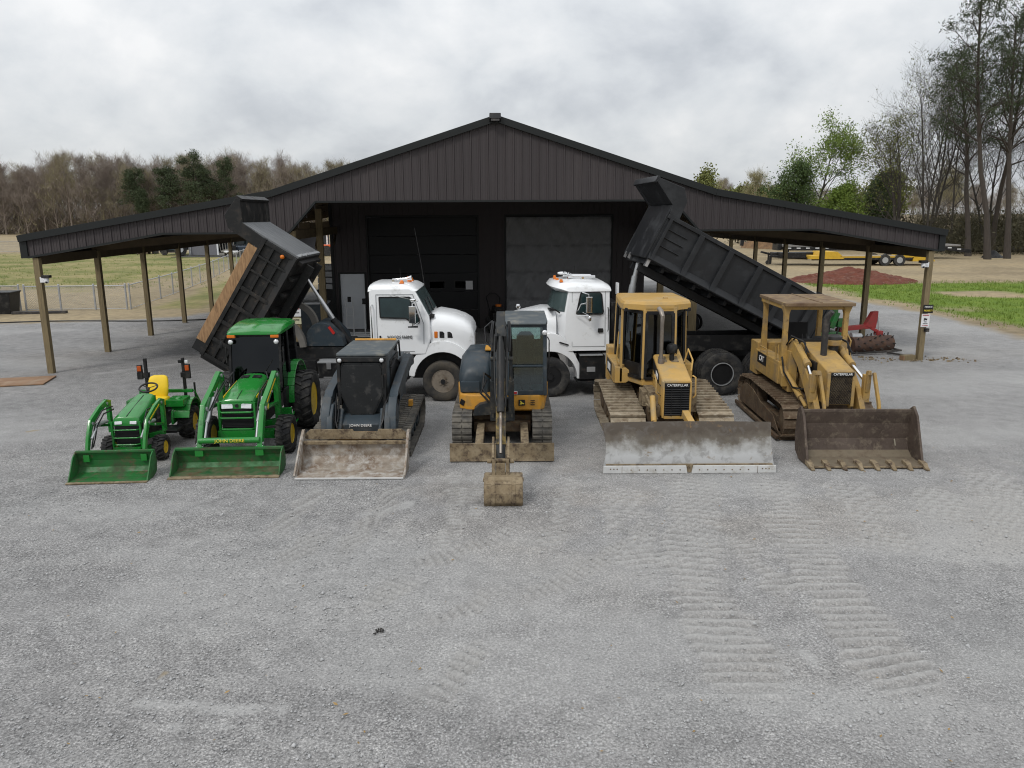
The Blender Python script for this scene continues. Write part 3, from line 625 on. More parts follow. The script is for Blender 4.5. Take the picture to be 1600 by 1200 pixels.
for sgn in (-1, 1):
    for i in range(11):
        xx = sgn * (.6 + 1.18 * i); g.bx(xx - .02, xx + .02, .1, LEN, rooftop(xx) - .17, rooftop(xx) - .03)
for i in range(1, 8):
    yy = 3.43 * i
    for sgn in (-1, 1):
        g.bar((sgn * 12.4, yy, 3.25), (sgn * 5.7, yy, 3.9), .09, .22); g.bar((sgn * 12.4, yy, 3.52), (sgn * 5.7, yy, 4.68), .09, .14)
for sgn in (-1, 1):
    for i in range(0, 7):
        g.bx(sgn * 12.28 - .05, sgn * 12.28 + .05, 3.43 * i + .1, 3.43 * i + 3.33, 2.95, 3.2)
    g.bx(sgn * 5.6 - .05, sgn * 5.6 + .05, .1, 7.6, 3.55, 3.8)
    for i in range(4): g.bar((sgn * 5.6, 3.43 * min(i, 2) + .2, 3.2), (sgn * 5.6, 3.43 * min(i, 2) + 1.1, 3.9), .04, .14)
g.build('roof_framing', M['frame_wood'], barn)
def post(x, y, h, w=.155):
    g = MB(); g.bx(x - w / 2, x + w / 2, y - w / 2, y + w / 2, -.05, h); return g.build('post', M['wood_post'], barn, bev=.008)
for sgn in (-1, 1):
    for i in range(8): post(sgn * 12.28, 3.43 * i + .02, 3.16 if i else 3.14)
    post(sgn * 5.55, .12, 3.80, .19); post(sgn * 5.45, 3.6, 4.4, .19)
# enclosed core: front wall with ribs and openings, side walls, back wall
YW = 7.72; XL, XR_ = -5.8, 5.8
D0, D1, G0, G1, H0, H1 = -5.56, -4.66, -4.47, -.46, .61, 4.55   # man door, left and right bay
g = MB()
for a, b, z0, z1 in ((XL, D0, 0, 4.6), (D0, D1, 2.08, 4.6), (D1, G0, 0, 4.6), (G0, G1, 4.13, 4.6), (G1, H0, 0, 4.6), (H0, H1, 4.14, 4.6), (H1, XR_, 0, 4.6)):
    g.bx(a, b, YW, YW + .12, z0, z1)
g.bx(XL, XR_, YW, YW + .12, 4.6, 5.0)
for sgn in (-1, 1): g.bx(sgn * 5.8 - .06, sgn * 5.8 + .06, YW + .12, LEN - .2, 0, 4.75)
g.bx(XL, XR_, LEN - .2, LEN - .1, 0, 4.75)
def inside(x, z0): return (D0 - .06 < x < D1 + .06 and z0 < 2.1) or (G0 - .08 < x < G1 + .08) or (H0 - .08 < x < H1 + .08)
x = XL + .1
while x < XR_:
    z0 = 4.22 if (G0 - .08 < x < G1 + .08) or (H0 - .08 < x < H1 + .08) else (2.18 if D0 - .06 < x < D1 + .06 else .02)
    g.bx(x - .015, x + .015, YW - .022, YW, z0, 4.6); x += .228
for sgn in (-1, 1):
    yy = YW + .3
    while yy < LEN - .3: g.bx(sgn * 5.86 - .015, sgn * 5.86 + .015, yy - .015, yy + .015, .05, 4.4); yy += .456
g.build('core_walls', M['siding'], barn)
g = MB()
for a, b, z1 in ((D0, D1, 2.08), (G0, G1, 4.13), (H0, H1, 4.14)):
    g.bx(a - .06, a, YW - .03, YW + .02, 0, z1 + .06); g.bx(b, b + .06, YW - .03, YW + .02, 0, z1 + .06); g.bx(a, b, YW - .03, YW + .02, z1, z1 + .06)
g.bx(XL - .05, XL + .05, YW - .045, YW - .0, 0, 4.6)
g.build('door_trim', M['trim'], barn)
d = MB(); d.bx(D0 + .005, D1 - .005, YW + .02, YW + .06, .02, 2.07); d = d.build('entry_door', M['door_grey'], barn, bev=.004)
k = MB(); k.cyl((D1 - .10, YW + .02, .98), (D1 - .10, YW - .05, .98), .03, 12); k.cyl((D1 - .10, YW + .02, 1.13), (D1 - .10, YW - .02, 1.13), .03, 12); k.build('door_handle', M['black'], d)
gd = MB()
for i in range(6): gd.bx(G0, G1, YW + .05, YW + .09, .02 + i * .685, .02 + i * .685 + .675)
gd = gd.build('garage_door', M['gdoor'], barn, bev=.01)
for i in range(4):
    xx = G0 + .28 + i * .95; w = MB(); w.bx(xx, xx + .62, YW + .043, YW + .05, 1.48, 1.80); w.build('window_frame', M['black'], gd)
    w = MB(); w.bx(xx + .04, xx + .58, YW + .036, YW + .043, 1.52, 1.76); w.build('window', M['glass_dark'] if i < 3 else M['glass'], gd)
w = MB(); w.bx(G1 - .45, G1 - .19, YW + .028, YW + .036, 1.46, 1.78); w = w.build('paper_notice', M['sign_w'], gd); w['label'] = 'white sheet behind the end pane of the black door'
# right bay hung with translucent sheeting over the door panels
sh = MB(); nxs, nzs = 60, 60
vs = []; r2 = random.Random(4)
for j in range(nzs + 1):
    for i in range(nxs + 1):
        xx = H0 + (H1 - H0) * i / nxs; zz = .03 + 4.08 * j / nzs
        dy = .018 * math.sin(xx * 9 + zz * 7) + .012 * math.sin(xx * 21 - zz * 13 + 2) + .008 * r2.random() + (.02 if abs(zz % 1.03 - .5) < .48 else .05)
        vs.append((xx, YW + dy - .01, zz))
sh.add(vs, [(j * (nxs + 1) + i, j * (nxs + 1) + i + 1, (j + 1) * (nxs + 1) + i + 1, (j + 1) * (nxs + 1) + i) for j in range(nzs) for i in range(nxs)])
sh.build('plastic_sheeting', M['sheet'], barn)
g = MB(); g.bx(H0, H1, YW + .14, YW + .18, 0, 4.13)
for i in range(1, 4): g.bx(H0, H1, YW + .085, YW + .14, i * 1.03 - .03, i * 1.03 + .03)
g.build('garage_door', M['gdoor'], barn)
fl = MB(); fl.box((-.02, -.22, PK - .05), (.30, .2, .16), (R_(-25), 0, 0)); fl.bx(-.08, .06, -.14, -.08, PK - .2, PK)
fo = fl.build('flood_light', M['black'], barn, bev=.012); lf = MB(); lf.box((-.02, -.325, PK - .095), (.22, .012, .11), (R_(-25), 0, 0)); lf.build('lens', M['exh_dark'], fo)

def bw(x, y, z=0): c, s = math.cos(BR), math.sin(BR); return (BX + x * c - y * s, BY + x * s + y * c, z)
def security_cam(lx, sgn, z, lab):
    t = thing('security_camera', lab, 'camera', bw(lx, -.08, z), BR, 'cameras on the outer barn posts')
    b = MB(); b.cyl((0, .02, 0), (sgn * .14, -.06, .02), .022, 8); b.bx(-.05, .05, -.02, .02, -.06, .08); b.build('bracket', M['white2'], t)
    b = MB(); b.ball((sgn * .15, -.08, -.03), .058, 14); b.cyl((sgn * .15, -.08, -.02), (sgn * .15, -.08, .06), .058, 16); b.build('dome', M['white2'], t)
    b = MB(); b.box((sgn * .16, -.08, .10), (.2, .16, .07)); b.build('solar_cap', M['black'], t, bev=.006)
    b = MB(); b.ball((sgn * .17, -.135, -.05), .03, 10); b.build('lens', M['black'], t)
security_cam(-12.28 + .12, 1, 2.55, 'white camera with dark cap on the outer post of the left lean-to')
security_cam(12.28 - .12, -1, 2.75, 'white camera on the outer post of the right lean-to')
# signs on posts
def sign(lx, ly, z, w, h, mat, lines, lab, frame=None):
    t = thing('warning_sign', lab, 'sign', bw(lx, ly, z), BR)
    b = MB(); b.bx(-w / 2, w / 2, -.006, .006, -h / 2, h / 2); b.build('sign_panel', mat, t)
    for (s, sz, zz, m, wd) in lines: text(s, sz, (0, -.010, zz), FRONT, M[m], t, wide=wd)
    return t
s1 = sign(12.34, -.075, 1.50, .29, .24, M['letter_k'], [('PRIVATE', .075, .055, 'letter_w', .8), ('PROPERTY', .075, -.05, 'letter_y', .72)], 'small black sign on the right outer post, above a white one')
s2 = sign(12.29, -.075, 1.17, .24, .38, M['sign_w'], [('WARNING', .05, .15, 'letter_r', .8), ('VIDEO', .032, -.04, 'letter_k', .8), ('SURVEILLANCE', .026, -.09, 'letter_k', .8), ('NO TRESPASSING', .027, -.15, 'letter_r', .8)], 'white and red notice on the right outer post, below a black one')
b = MB(); b.box((0, -.012, .04), (.09, .006, .045), (0, R_(15), 0)); b.bx(-.05, -.03, -.014, -.008, -.01, .03); b.build('camera_pictogram', M['letter_k'], s2)
t = thing('padlock_box', 'small dark box fixed on the right outer post under the notices', 'box', bw(12.33, -.12, .90), BR); b = MB(); b.box((0, 0, 0), (.13, .08, .10)); b.build('box_body', M['black'], t, bev=.01); b = MB(); b.cyl((0, -.04, -.01), (0, -.07, -.01), .03, 10); b.build('dial', M['exh_dark'], t)
s3 = sign(-5.55, .015, 1.62, .27, .27, M['sign_w'], [('WARNING', .05, .075, 'letter_r', .85), ('KEEP OUT', .05, -.03, 'letter_k', .8)], 'white and pink notice on the timber post behind the tipped truck bed')
s4 = sign(-5.55, .015, 1.36, .27, .17, P('cream_sign', (.55, .53, .36), .6), [('NOTICE', .05, .03, 'letter_k', .9)], 'cream notice below the white one on the timber post behind the truck')
# ================================================================== TREES
M['bark_pine'] = P('pine_bark', (.055, .046, .039), .9, var=.3, vs=3, stretch=(4, 4, .8), bmp=.4, bs=8)
M['bark_grey'] = P('grey_bark', (.062, .055, .048), .9, var=.25, vs=3)
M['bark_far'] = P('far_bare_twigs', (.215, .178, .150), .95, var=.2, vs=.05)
M['needles'] = P('pine_needles', (.045, .062, .027), .8, var=.35, vs=1.2)
M['leaf_fresh'] = P('fresh_spring_leaves', (.14, .205, .035), .7, var=.35, vs=.9)
M['leaf_dark'] = P('mid_green_leaves', (.055, .09, .026), .75, var=.35, vs=.9)
M['bud'] = P('budding_leaves', (.15, .165, .05), .8, var=.3, vs=.7)
M['brush'] = P('undergrowth_leaves', (.06, .055, .03), .85, var=.4, vs=.6)
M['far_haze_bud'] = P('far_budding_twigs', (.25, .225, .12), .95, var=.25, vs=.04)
def tree_np(seed, H, trunkR, spread, levels=3, nb=(9, 6, 5), base=.25, up=.9, sides=4, lean=0, shrink=.55, droop=0, n_trunks=1, blen=.42):
    """branches as tapered tubes; returns verts, quads and the list of twig tips"""
    r = random.Random(seed); VS = []; FS = []; tips = []
    def tubep(pts, rad, n):
        b = len(VS); prev = None
        for i, p in enumerate(pts):
            t = (pts[min(i + 1, len(pts) - 1)] - pts[max(i - 1, 0)]).normalized()
            u = Vector((0, 0, 1)).cross(t) if prev is None else prev - t * prev.dot(t)
            if u.length < .05: u = Vector((1, 0, 0)).cross(t)
            u.normalize(); prev = u; w = t.cross(u)
            for k in range(n):
                a = 2 * PI * k / n; VS.append(tuple(p + (u * math.cos(a) + w * math.sin(a)) * rad[i]))
        for i in range(len(pts) - 1):
            for k in range(n): FS.append((b + i * n + k, b + i * n + (k + 1) % n, b + (i + 1) * n + (k + 1) % n, b + (i + 1) * n + k))
    def grow(p, d, L, rad, lev, n):
        k = 6 if lev == 0 else (4 if lev == 1 else 3); pts = [p]; dd = d.copy()
        for i in range(k):
            dd = (dd + Vector((r.gauss(0, 1), r.gauss(0, 1), r.gauss(0, .6))) * (.05 if lev == 0 else .16) + Vector((0, 0, (.05 if lev else 0) * up - droop * .1 * (lev > 0)))).normalized()
            pts.append(pts[-1] + dd * L / k)
        rs = [max(.004 * H / 10, rad * (1 - .78 * i / k)) for i in range(k + 1)]
        if lev == 0: rs[0] *= 1.25
        tubep(pts, rs, n if lev == 0 else (max(3, n - lev)))
        if lev >= levels: tips.append(pts[-1]); tips.append(pts[-2]); return
        if lev > 0: tips.append(pts[-1])
        for j in range(nb[lev]):
            f = (base + (1 - base) * (j + r.random()) / nb[lev]) if lev == 0 else .25 + .75 * (j + r.random()) / nb[lev]
            q = min(k - 1e-3, f * k); i = int(q); pos = pts[i].lerp(pts[i + 1], q - i); ld = (pts[i + 1] - pts[i]).normalized()
            a = r.random() * 2 * PI if lev else j * 2.4 + r.random()
            side = ld.orthogonal().normalized(); side.rotate(Matrix.Rotation(a, 3, ld))
            ang = spread * (1.15 - .45 * f) if lev == 0 else .75
            nd_ = (ld * math.cos(ang) + side * math.sin(ang)).normalized()
            LL = (H * blen * (1.25 - .8 * f) if lev == 0 else L * .55) * r.uniform(.7, 1.2)
            grow(pos, nd_, LL, rs[i] * (.5 if lev == 0 else .55), lev + 1, n)
    for t in range(n_trunks):
        d = Vector((lean + r.gauss(0, .12) * (n_trunks > 1), r.gauss(0, .1) * (n_trunks > 1), 1)).normalized()
        grow(Vector((r.gauss(0, .2), r.gauss(0, .2), -.1)) if n_trunks > 1 else Vector((0, 0, -.1)), d, H * r.uniform(.85, 1), trunkR, 0, 7 if sides > 3 else 4)
    return np.array(VS), np.array(FS), np.array([tuple(t) for t in tips])
def leaves_np(tips, per, rad, size, seed, flat=.6, needle=False):
    r = np.random.default_rng(seed); n = len(tips) * per
    c = np.repeat(tips, per, 0) + r.normal(0, rad, (n, 3)) * np.array([1, 1, flat])
    a = r.normal(0, 1, (n, 3)); a /= np.linalg.norm(a, axis=1, keepdims=True); b = np.cross(a, r.normal(0, 1, (n, 3))); b /= np.linalg.norm(b, axis=1, keepdims=True)
    s = size * (.5 + r.random((n, 1))); w = s * (.22 if needle else .6)
    v = np.stack([c - a * s, c + b * w, c + a * s, c - b * w], 1).reshape(-1, 3)
    return v, np.arange(4 * n).reshape(n, 4)
def twigs_np(tips, per, L, w, seed, up=.6):
    r = np.random.default_rng(seed); n = len(tips) * per; c = np.repeat(tips, per, 0) + r.normal(0, .25, (n, 3))
    d = r.normal(0, 1, (n, 3)); d[:, 2] = np.abs(d[:, 2]) * .8 + up; d /= np.linalg.norm(d, axis=1, keepdims=True)
    s = np.cross(d, r.normal(0, 1, (n, 3))); s /= np.linalg.norm(s, axis=1, keepdims=True); l = L * (.5 + r.random((n, 1)))
    v = np.stack([c - s * w, c + s * w, c + d * l + s * w * .2, c + d * l - s * w * .2], 1).reshape(-1, 3)
    return v, np.arange(4 * n).reshape(n, 4)
def tree_thing(name, lab, loc, tr, lv=None, bark='bark_grey', leaf=None, rz=0, sc=1, group=None):
    t = thing(name, lab, 'tree', loc, rz, group); t.scale = (sc, sc, sc)
    o = merge_np([tr[:2]], 'trunk', M[bark]); o.parent = t; o.data.polygons.foreach_set('use_smooth', [True] * len(o.data.polygons))
    if lv is not None: c = merge_np([lv], 'crown', M[leaf]); c.parent = t
    return t
# far wood: bare early-spring trees reading as one mass
variants = []
for s in range(7):
    v, f, tips = tree_np(100 + s, 18, .26, .55, 3, (15, 5, 4), .12, 1.5, 3, blen=.36)
    tw, tf = twigs_np(tips, 5, 1.3, .022, s, .9)
    variants.append((np.concatenate([v, tw]), np.concatenate([f, tf + len(v)]), np.concatenate([np.zeros(len(f)), np.where(np.random.default_rng(s).random(len(tf)) < .5, 1, 0)])))
rw = random.Random(5); parts = []
def put(x, y, h, var):
    v, f, m = variants[var]; a = rw.random() * 6.28; s = h / 17.5; c_, s_ = math.cos(a), math.sin(a)
    m2 = m if rw.random() < .55 else m * 0
    parts.append((np.stack([(v[:, 0] * c_ - v[:, 1] * s_) * s * 1.05 + x, (v[:, 0] * s_ + v[:, 1] * c_) * s * 1.05 + y, v[:, 2] * s], -1), f, m2))
for row in range(5):
    x = -175.0
    while x < -18:
        yb = 194 + row * 8; hh = 13.6 + 1.2 * math.sin(x * .05) + row * .45
        put(x + rw.uniform(-2, 2), yb + rw.uniform(-3, 3), hh * rw.uniform(.78, 1.12), rw.randrange(7)); x += 3.6 if row < 2 else 4.4
x = -15.0
while x < 190:
    for row in range(2): put(x + rw.uniform(-2, 2), 285 + row * 12, rw.uniform(9, 14), rw.randrange(7))
    x += 4.2
tp = np.stack([-180 + 168 * np.random.default_rng(1).random(2600), 192 + 40 * np.random.default_rng(2).random(2600), 5.5 * np.random.default_rng(3).random(2600) ** 1.4], -1)
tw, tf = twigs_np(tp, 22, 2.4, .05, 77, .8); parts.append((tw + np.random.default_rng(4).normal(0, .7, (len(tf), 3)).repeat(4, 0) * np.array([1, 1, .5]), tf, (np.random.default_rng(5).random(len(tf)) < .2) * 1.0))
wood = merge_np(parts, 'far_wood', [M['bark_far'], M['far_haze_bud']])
tag(wood, 'brown bare wood along the far edge of the field', 'wood', kind='stuff')
# dark evergreens in front of the far wood
def pine(seed, H, base=.35):
    v, f, tips = tree_np(seed, H, .014 * H, 1.15, 2, (17, 6), base, .5, 5, blen=.25)
    return (v, f, tips)
for i, (px_, h, w_) in enumerate(((236, 15.6, .85), (293, 13.6, 1.0), (331, 15.8, 1.0), (352, 14.6, .8), (372, 14.6, .65), (243, 9, .6))):
    tr = pine(300 + i, h, .38); yy = 190 - (i % 3) * 2
    lv = leaves_np(tr[2], 36, .55, .22, i, .4, True)
    labs = ['dark pine standing alone at the left of the far evergreens', 'broad dark pine in the middle of the far treeline', 'tallest dark pine of the far clump left of the barn roof', 'dark pine behind the tallest one in the far clump', 'slim dark pine at the right end of the far clump', 'low dark pine at the foot of the lone far pine']
    o = tree_thing('pine_tree', labs[i], ((px_ - 800) / 1218.13 * yy * 1.01, yy, 0), tr, lv, 'bark_pine', 'needles', i, 1, 'far evergreens'); o.scale = (w_ * 1.15, w_ * 1.15, 1.12)
# tall pines on the right
PH = [(44.6, 77.0, 22.0, 'tall pine with a forked crown, leftmost of the big trunks on the right', .03), (43.2, 71.5, 25.5, 'tallest pine, its trunk rising in the middle of the right-hand group', .03), (45.6, 72.5, 25, 'tall pine at the right edge of the photo', .05), (48.6, 80, 22, 'pine standing behind the big trunks at the right edge', .02)]
for i, (x, y, h, lab, le) in enumerate(PH):
    v, f, tips = tree_np(410 + i, h, .27, 1.0, 3, (24, 5, 3), .42, .6, 7, le, blen=.19)
    up_ = tips[tips[:, 2] > h * .48]
    lv = leaves_np(up_, 8, .20, .14, 40 + i, .6, True)
    tree_thing('pine_tree', lab, (x, y, 0), (v, f), lv, 'bark_pine', 'needles', i * 1.3, 1, 'tall pines at the right')
# bare and budding hardwoods
HW = [(46.0, 88, 19.0, 'tall bare many-stemmed tree left of the big pines', 'bud', 4, .16, 1), (42.2, 86, 13.6, 'spreading half-leafed tree beside the bare many-stemmed one', 'bud', 2, .22, 4), 
      (46.0, 83, 15, 'thin bare tree just left of the forked pine', None, 1, .13, 0), (50.5, 84, 16, 'bare tree seen between the two big pine trunks', None, 2, .15, 0), (41.2, 79, 9, 'small bare tree in front of the budding trees', None, 1, .09, 0),
      (50.0, 75.5, 13, 'slender bare tree right of the tallest pine', None, 1, .1, 0), (52, 79.5, 12, 'slender leaning bare tree near the right edge', None, 1, .1, 0)]
for i, (x, y, h, lab, leaf, ntk, tr_, per) in enumerate(HW):
    v, f, tips = tree_np(520 + i, h, tr_, .62, 3, (11, 6, 4), .2, 1.1, 5, 0, n_trunks=ntk)
    tw_ = twigs_np(tips, 3, .9, .008, 160 + i, .7); v, f = np.concatenate([v, tw_[0]]), np.concatenate([f, tw_[1] + len(v)])
    lv = leaves_np(tips, per, .35, .085, 60 + i, .8) if per else None
    tree_thing('bare_tree' if not per else 'budding_tree', lab, (x, y, 0), (v, f), lv, 'bark_grey', leaf, i * .7, 1, 'hardwoods at the right')
LF = [(36.6, 97, 13.6, 'bright green leafy tree, tallest of the leafy ones', 'leaf_fresh', .8), (33.2, 94, 9.2, 'rounded dark green leafy tree left of the bright one', 'leaf_dark', .8), (37.6, 92, 6.6, 'low green tree in front of the bright leafy tree', 'leaf_fresh', .7),
      (43.0, 95, 7.4, 'dark green tree right of the bright leafy one', 'leaf_dark', .7), (32.2, 99, 5.2, 'low green tree rising just behind the right roof slope', 'leaf_fresh', .7)]
for i, (x, y, h, lab, leaf, rd) in enumerate(LF):
    v, f, tips = tree_np(640 + i, h, .2, .75, 3, (10, 5, 4), .22, .8, 5)
    lv = leaves_np(tips, 26, rd * .62, .10, 80 + i, .7)
    tree_thing('leafy_tree', lab, (x, y, 0), (v, f), lv, 'bark_grey', leaf, i, 1, 'leafy trees behind the trailers')
# trees far behind, above the right roof slope
for i, (px_, yy, h, kind) in enumerate(((1082, 190, 11.8, 'bud'), (1118, 200, 9.5, None), (1166, 180, 12.6, None), (1172, 205, 10.5, 'leaf_dark'), (1200, 185, 9.5, 'bud'), (1056, 230, 11, None), (1142, 215, 9.5, 'bud'), (1370, 140, 10, 'bud'), (1460, 150, 11, None))):
    v, f, tips = tree_np(720 + i, h, .22, .7, 3, (11, 5, 4), .2, 1, 4)
    lv = leaves_np(tips, 8, .7, .28, 90 + i, .8) if kind else twigs_np(tips, 5, 1.2, .025, 90 + i, .8)
    labs = ['yellow-green tree just above the right roof slope beside the tipped bed', 'bare brown tree right of the yellow-green one over the roof', 'tall pale bare tree over the right roof slope', 'dark round evergreen under the tall pale bare tree', 'budding tree between the evergreen and the leafy trees', 'bare brown tree nearest the roof peak on the right', 'low budding tree between the two bare ones over the roof', 'budding tree far behind the leafy ones', 'bare tree far behind the big pines']
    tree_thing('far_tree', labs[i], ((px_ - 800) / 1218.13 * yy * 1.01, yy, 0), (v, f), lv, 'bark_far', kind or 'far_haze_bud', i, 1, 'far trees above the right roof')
# undergrowth at the wood edge on the right
ub = []; ur = np.random.default_rng(9)
n_ = 4200; tips = np.stack([31 + 55 * ur.random(n_), 84 + 22 * ur.random(n_), .2 + 3.4 * ur.random(n_) ** 1.7], -1); tips[:, 1] = np.where(tips[:, 0] > 43.5, tips[:, 1] - 3 - 5 * ur.random(n_), tips[:, 1] + 10)
u = leaves_np(tips, 5, .8, .16, 5, .6); u2 = twigs_np(tips, 9, 1.5, .018, 6, .7); u = (np.concatenate([u[0], u2[0]]), np.concatenate([u[1], u2[1] + len(u[0])]))
und = merge_np([u], 'undergrowth', M['brush']); tag(und, 'dark brushy undergrowth at the foot of the right-hand trees', 'undergrowth', kind='stuff')
# ================================================================== COMPACT TRACTORS
def loader_bucket(par, hw, prof, side, t=.02, mats=None, name='bucket', floor_n=1, rim=None, o=(0, 0, 0), xc=0, bev=.006):
    b = MB(o)
    for i in range(len(prof) - 1):
        (ya, za), (yb, zb) = prof[i], prof[i + 1]; b.mi = 1 if i < floor_n else 0
        b.quad((xc - hw, ya, za), (xc + hw, ya, za), (xc + hw, yb, zb), (xc - hw, yb, zb), t)
    b.mi = 0
    for s in (-1, 1): b.prism(side, 'x', xc + s * hw - t * .6, xc + s * hw + t * .6)
    if rim: y, z, a, c = rim; b.bx(xc - hw, xc + hw, y - a / 2, y + a / 2, z - c / 2, z + c / 2)
    return b.build(name, mats, par, bev=bev)
def hood_loft(secs, n=14, pw=3.2):
    """secs: (y, half width, top z, bottom z) -> rounded-top rings"""
    rings = []
    for (y, hw, zt, zb) in secs:
        r = [(hw, y, zb)]
        for k in range(n + 1):
            a = PI * k / n; c, s = math.cos(a), math.sin(a)
            r.append((hw * math.copysign(abs(c) ** (2 / pw), c), y, zb + (zt - zb) * (.45 + .55 * abs(s) ** (2 / pw))))
        r.append((-hw, y, zb)); rings.append(r)
    return rings
# ---- small open tractor
T = thing('compact_tractor', 'small green open tractor with yellow seat and empty green bucket', 'tractor', (-6.63, 13.2, 0), R_(4), None)
loader_bucket(T, .62, [(-1.26, .012), (-.98, .02), (-.86, .06), (-.80, .14), (-.80, .26), (-.84, .41)], [(-1.24, .0), (-.95, .0), (-.80, .05), (-.76, .2), (-.80, .43), (-.86, .43), (-.98, .36), (-1.13, .14)], .018, [M['green_worn'], M['green_worn']], rim=(-.855, .42, .06, .035))
b = MB()
for r in ((hood_loft([(-.30, .215, .80, .70), (-.27, .225, .85, .70), (.1, .225, .945, .72), (.5, .205, 1.03, .74), (.62, .185, 1.06, .78)]),)): b.loft(r)
hd = b.build('hood', M['green'], T)
b = MB()
for s in (-1, 1): b.bar((s * .212, -.22, .775), (s * .203, .42, .90), .012, .03)
b.build('yellow_stripe', M['jd_yellow'], hd)
b = MB(); b.bar((0, -.26, .858), (0, .55, 1.045), .012, .008); b.build('hood_seam', M['black'], hd)
b = MB(); b.bx(-.2, .2, -.27, .55, .36, .72); b.bx(-.14, .14, .5, 1.5, .3, .55); b.build('engine_block', M['black'], T, bev=.01)
b = MB(); b.bx(-.205, .205, -.292, -.26, .50, .73)
for i in range(9): b.bx(-.19, .19, -.30, -.29, .515 + i * .022, .525 + i * .022)
b.build('grille', M['dark_inside'], T)
for s in (-1, 1):
    b = MB(); b.box((s * .125, -.305, .755), (.12, .03, .055), (R_(-12), 0, s * R_(-8))); b.build('headlight', M['lamp'], T, bev=.008)
b = MB()   # front guard
for z, w in ((.64, .23), (.50, .24), (.38, .22)): b.tube([(-w, -.30, z), (-w * .8, -.36, z), (w * .8, -.36, z), (w, -.30, z)], .013, 8)
for s in (-1, 1): b.bar((s * .235, -.31, .30), (s * .235, -.31, .78), .03, .045)
b.bx(-.22, .22, -.36, -.30, .24, .33); b.bx(-.3, .3, -.06, .06, .18, .26)
b.build('front_guard', M['green'], T, bev=.004)
for s in (-1, 1):
    b = MB(); x = s * .46
    b.beam([(x, -.80, .36), (x, -.70, .62), (x, -.55, .84), (x, -.20, .98), (x, .06, 1.04), (x, .22, .99)], .05, [.09, .10, .13, .11, .11, .10])
    b.beam([(x, -.56, .80), (x, -.30, .72), (x, .10, .62)], .045, [.05, .05, .05]); b.bar((x, .16, .48), (x, .16, 1.02), .06, .10, (0, 1, 0)); b.bar((x, .16, .45), (s * .12, .16, .38), .10, .08)
    b.bx(x - .05, x + .05, -.86, -.76, .24, .36)
    ar = b.build('loader_arm', M['green'], T, bev=.008)
    b = MB(); b.bar((x + s * .026, -.5, .86), (x + s * .026, -.05, 1.01), .006, .02); b.build('yellow_stripe', M['jd_yellow'], ar)
    b = MB(); b.cyl((s * .40, -.72, .60), (s * .40, -.45, .78), .02, 10); b.cyl((s * .40, -.45, .78), (s * .40, -.1, .74), .03, 10); b.build('hydraulic_cylinder', M['galv'], T)
    b = MB(); b.tube([(s * .38, .12, .95), (s * .37, -.3, .98), (s * .40, -.55, .82), (s * .41, -.62, .62), (s * .42, -.72, .42)], .012, 6); b.tube([(s * .36, .12, .9), (s * .35, -.3, .92), (s * .38, -.52, .76), (s * .40, -.6, .56), (s * .40, -.7, .45)], .012, 6); b.build('hydraulic_hose', M['black'], T)
    add_wheel(T, (s * .43, 0, .225), .225, .20, .11, 'x', M['rubber'], M['jd_yellow'], s, 'r4', 16, .3)
    add_wheel(T, (s * .46, 1.42, .315), .315, .29, .165, 'x', M['rubber'], M['jd_yellow'], s, 'r4', 16, .35)
    b = MB()
    arc = [(1.42 + .40 * math.cos(a), .34 + .44 * math.sin(a)) for a in [PI * k / 10 for k in range(0, 10)]]
    for (ya, za), (yb, zb) in zip(arc[:-1], arc[1:]): b.quad((s * .30, ya, za), (s * .60, ya, za), (s * .60, yb, zb), (s * .30, yb, zb), .03)
    b.prism([(1.0, .36), (1.02, .55), (1.15, .72), (1.42, .80), (1.66, .70), (1.76, .5), (1.7, .38)], 'x', s * .27, s * .31); b.bx(min(s * .2, s * .52), max(s * .2, s * .52), 1.02, 1.42, .70, .83); b.ball((s * .38, 1.2, .83), .06, 10, (1, 1.6, .5))
    b.build('fender', M['green'], T, bev=.012)
    b = MB(); b.bx(s * .355 - .025, s * .355 + .025, 1.64, 1.70, .55, 1.52); b.bx(s * .355 - .05, s * .355 + .05, 1.62, 1.72, 1.14, 1.24); b.bx(s * .30 - .03, s * .36 + .03, 1.64, 1.7, 1.42, 1.48)
    rp = b.build('roll_bar', M['black'], T, bev=.006)
    b = MB(); xx = s * .355 + (-.10 if s < 0 else .09); b.bx(xx - .05, xx + .05, 1.60, 1.66, 1.12, 1.26); b.build('tail_lamp', M['black'], rp, bev=.006)
    b = MB(); b.bx(xx - .05, xx + .05, 1.61, 1.66, 1.26, 1.40); b.build('lamp_housing', M['black'], rp, bev=.008); b = MB(); b.bx(xx - .038, xx + .038, 1.59, 1.612, 1.28, 1.385); b.build('amber_lamp', P('red_orange_lens', (.42, .08, .015), .25), rp, bev=.008)
b = MB(); b.bx(.41, .47, 1.6, 1.66, 1.43, 1.48); b.build('work_lamp', M['lamp'], T, bev=.006)
b = MB()   # seat: pan and back
b.loft(hood_loft([(1.0, .17, .86, .74), (1.05, .20, .88, .74), (1.25, .20, .88, .74), (1.32, .18, .86, .74)], 12, 4)); b.build('seat_cushion', M['seat_yellow'], T)
b = MB(); rings = []
for (z, hw, yo) in ((.84, .15, 1.26), (.90, .18, 1.24), (1.05, .19, 1.27), (1.16, .18, 1.31), (1.225, .155, 1.335), (1.245, .105, 1.345)):
    rings.append([(hw * math.copysign(abs(math.cos(a)) ** .6, math.cos(a)), yo + .05 * math.copysign(abs(math.sin(a)) ** .7, math.sin(a)), z) for a in [2 * PI * k / 20 for k in range(20)]])
b.loft(rings); b.build('seat_back', M['seat_yellow'], T)
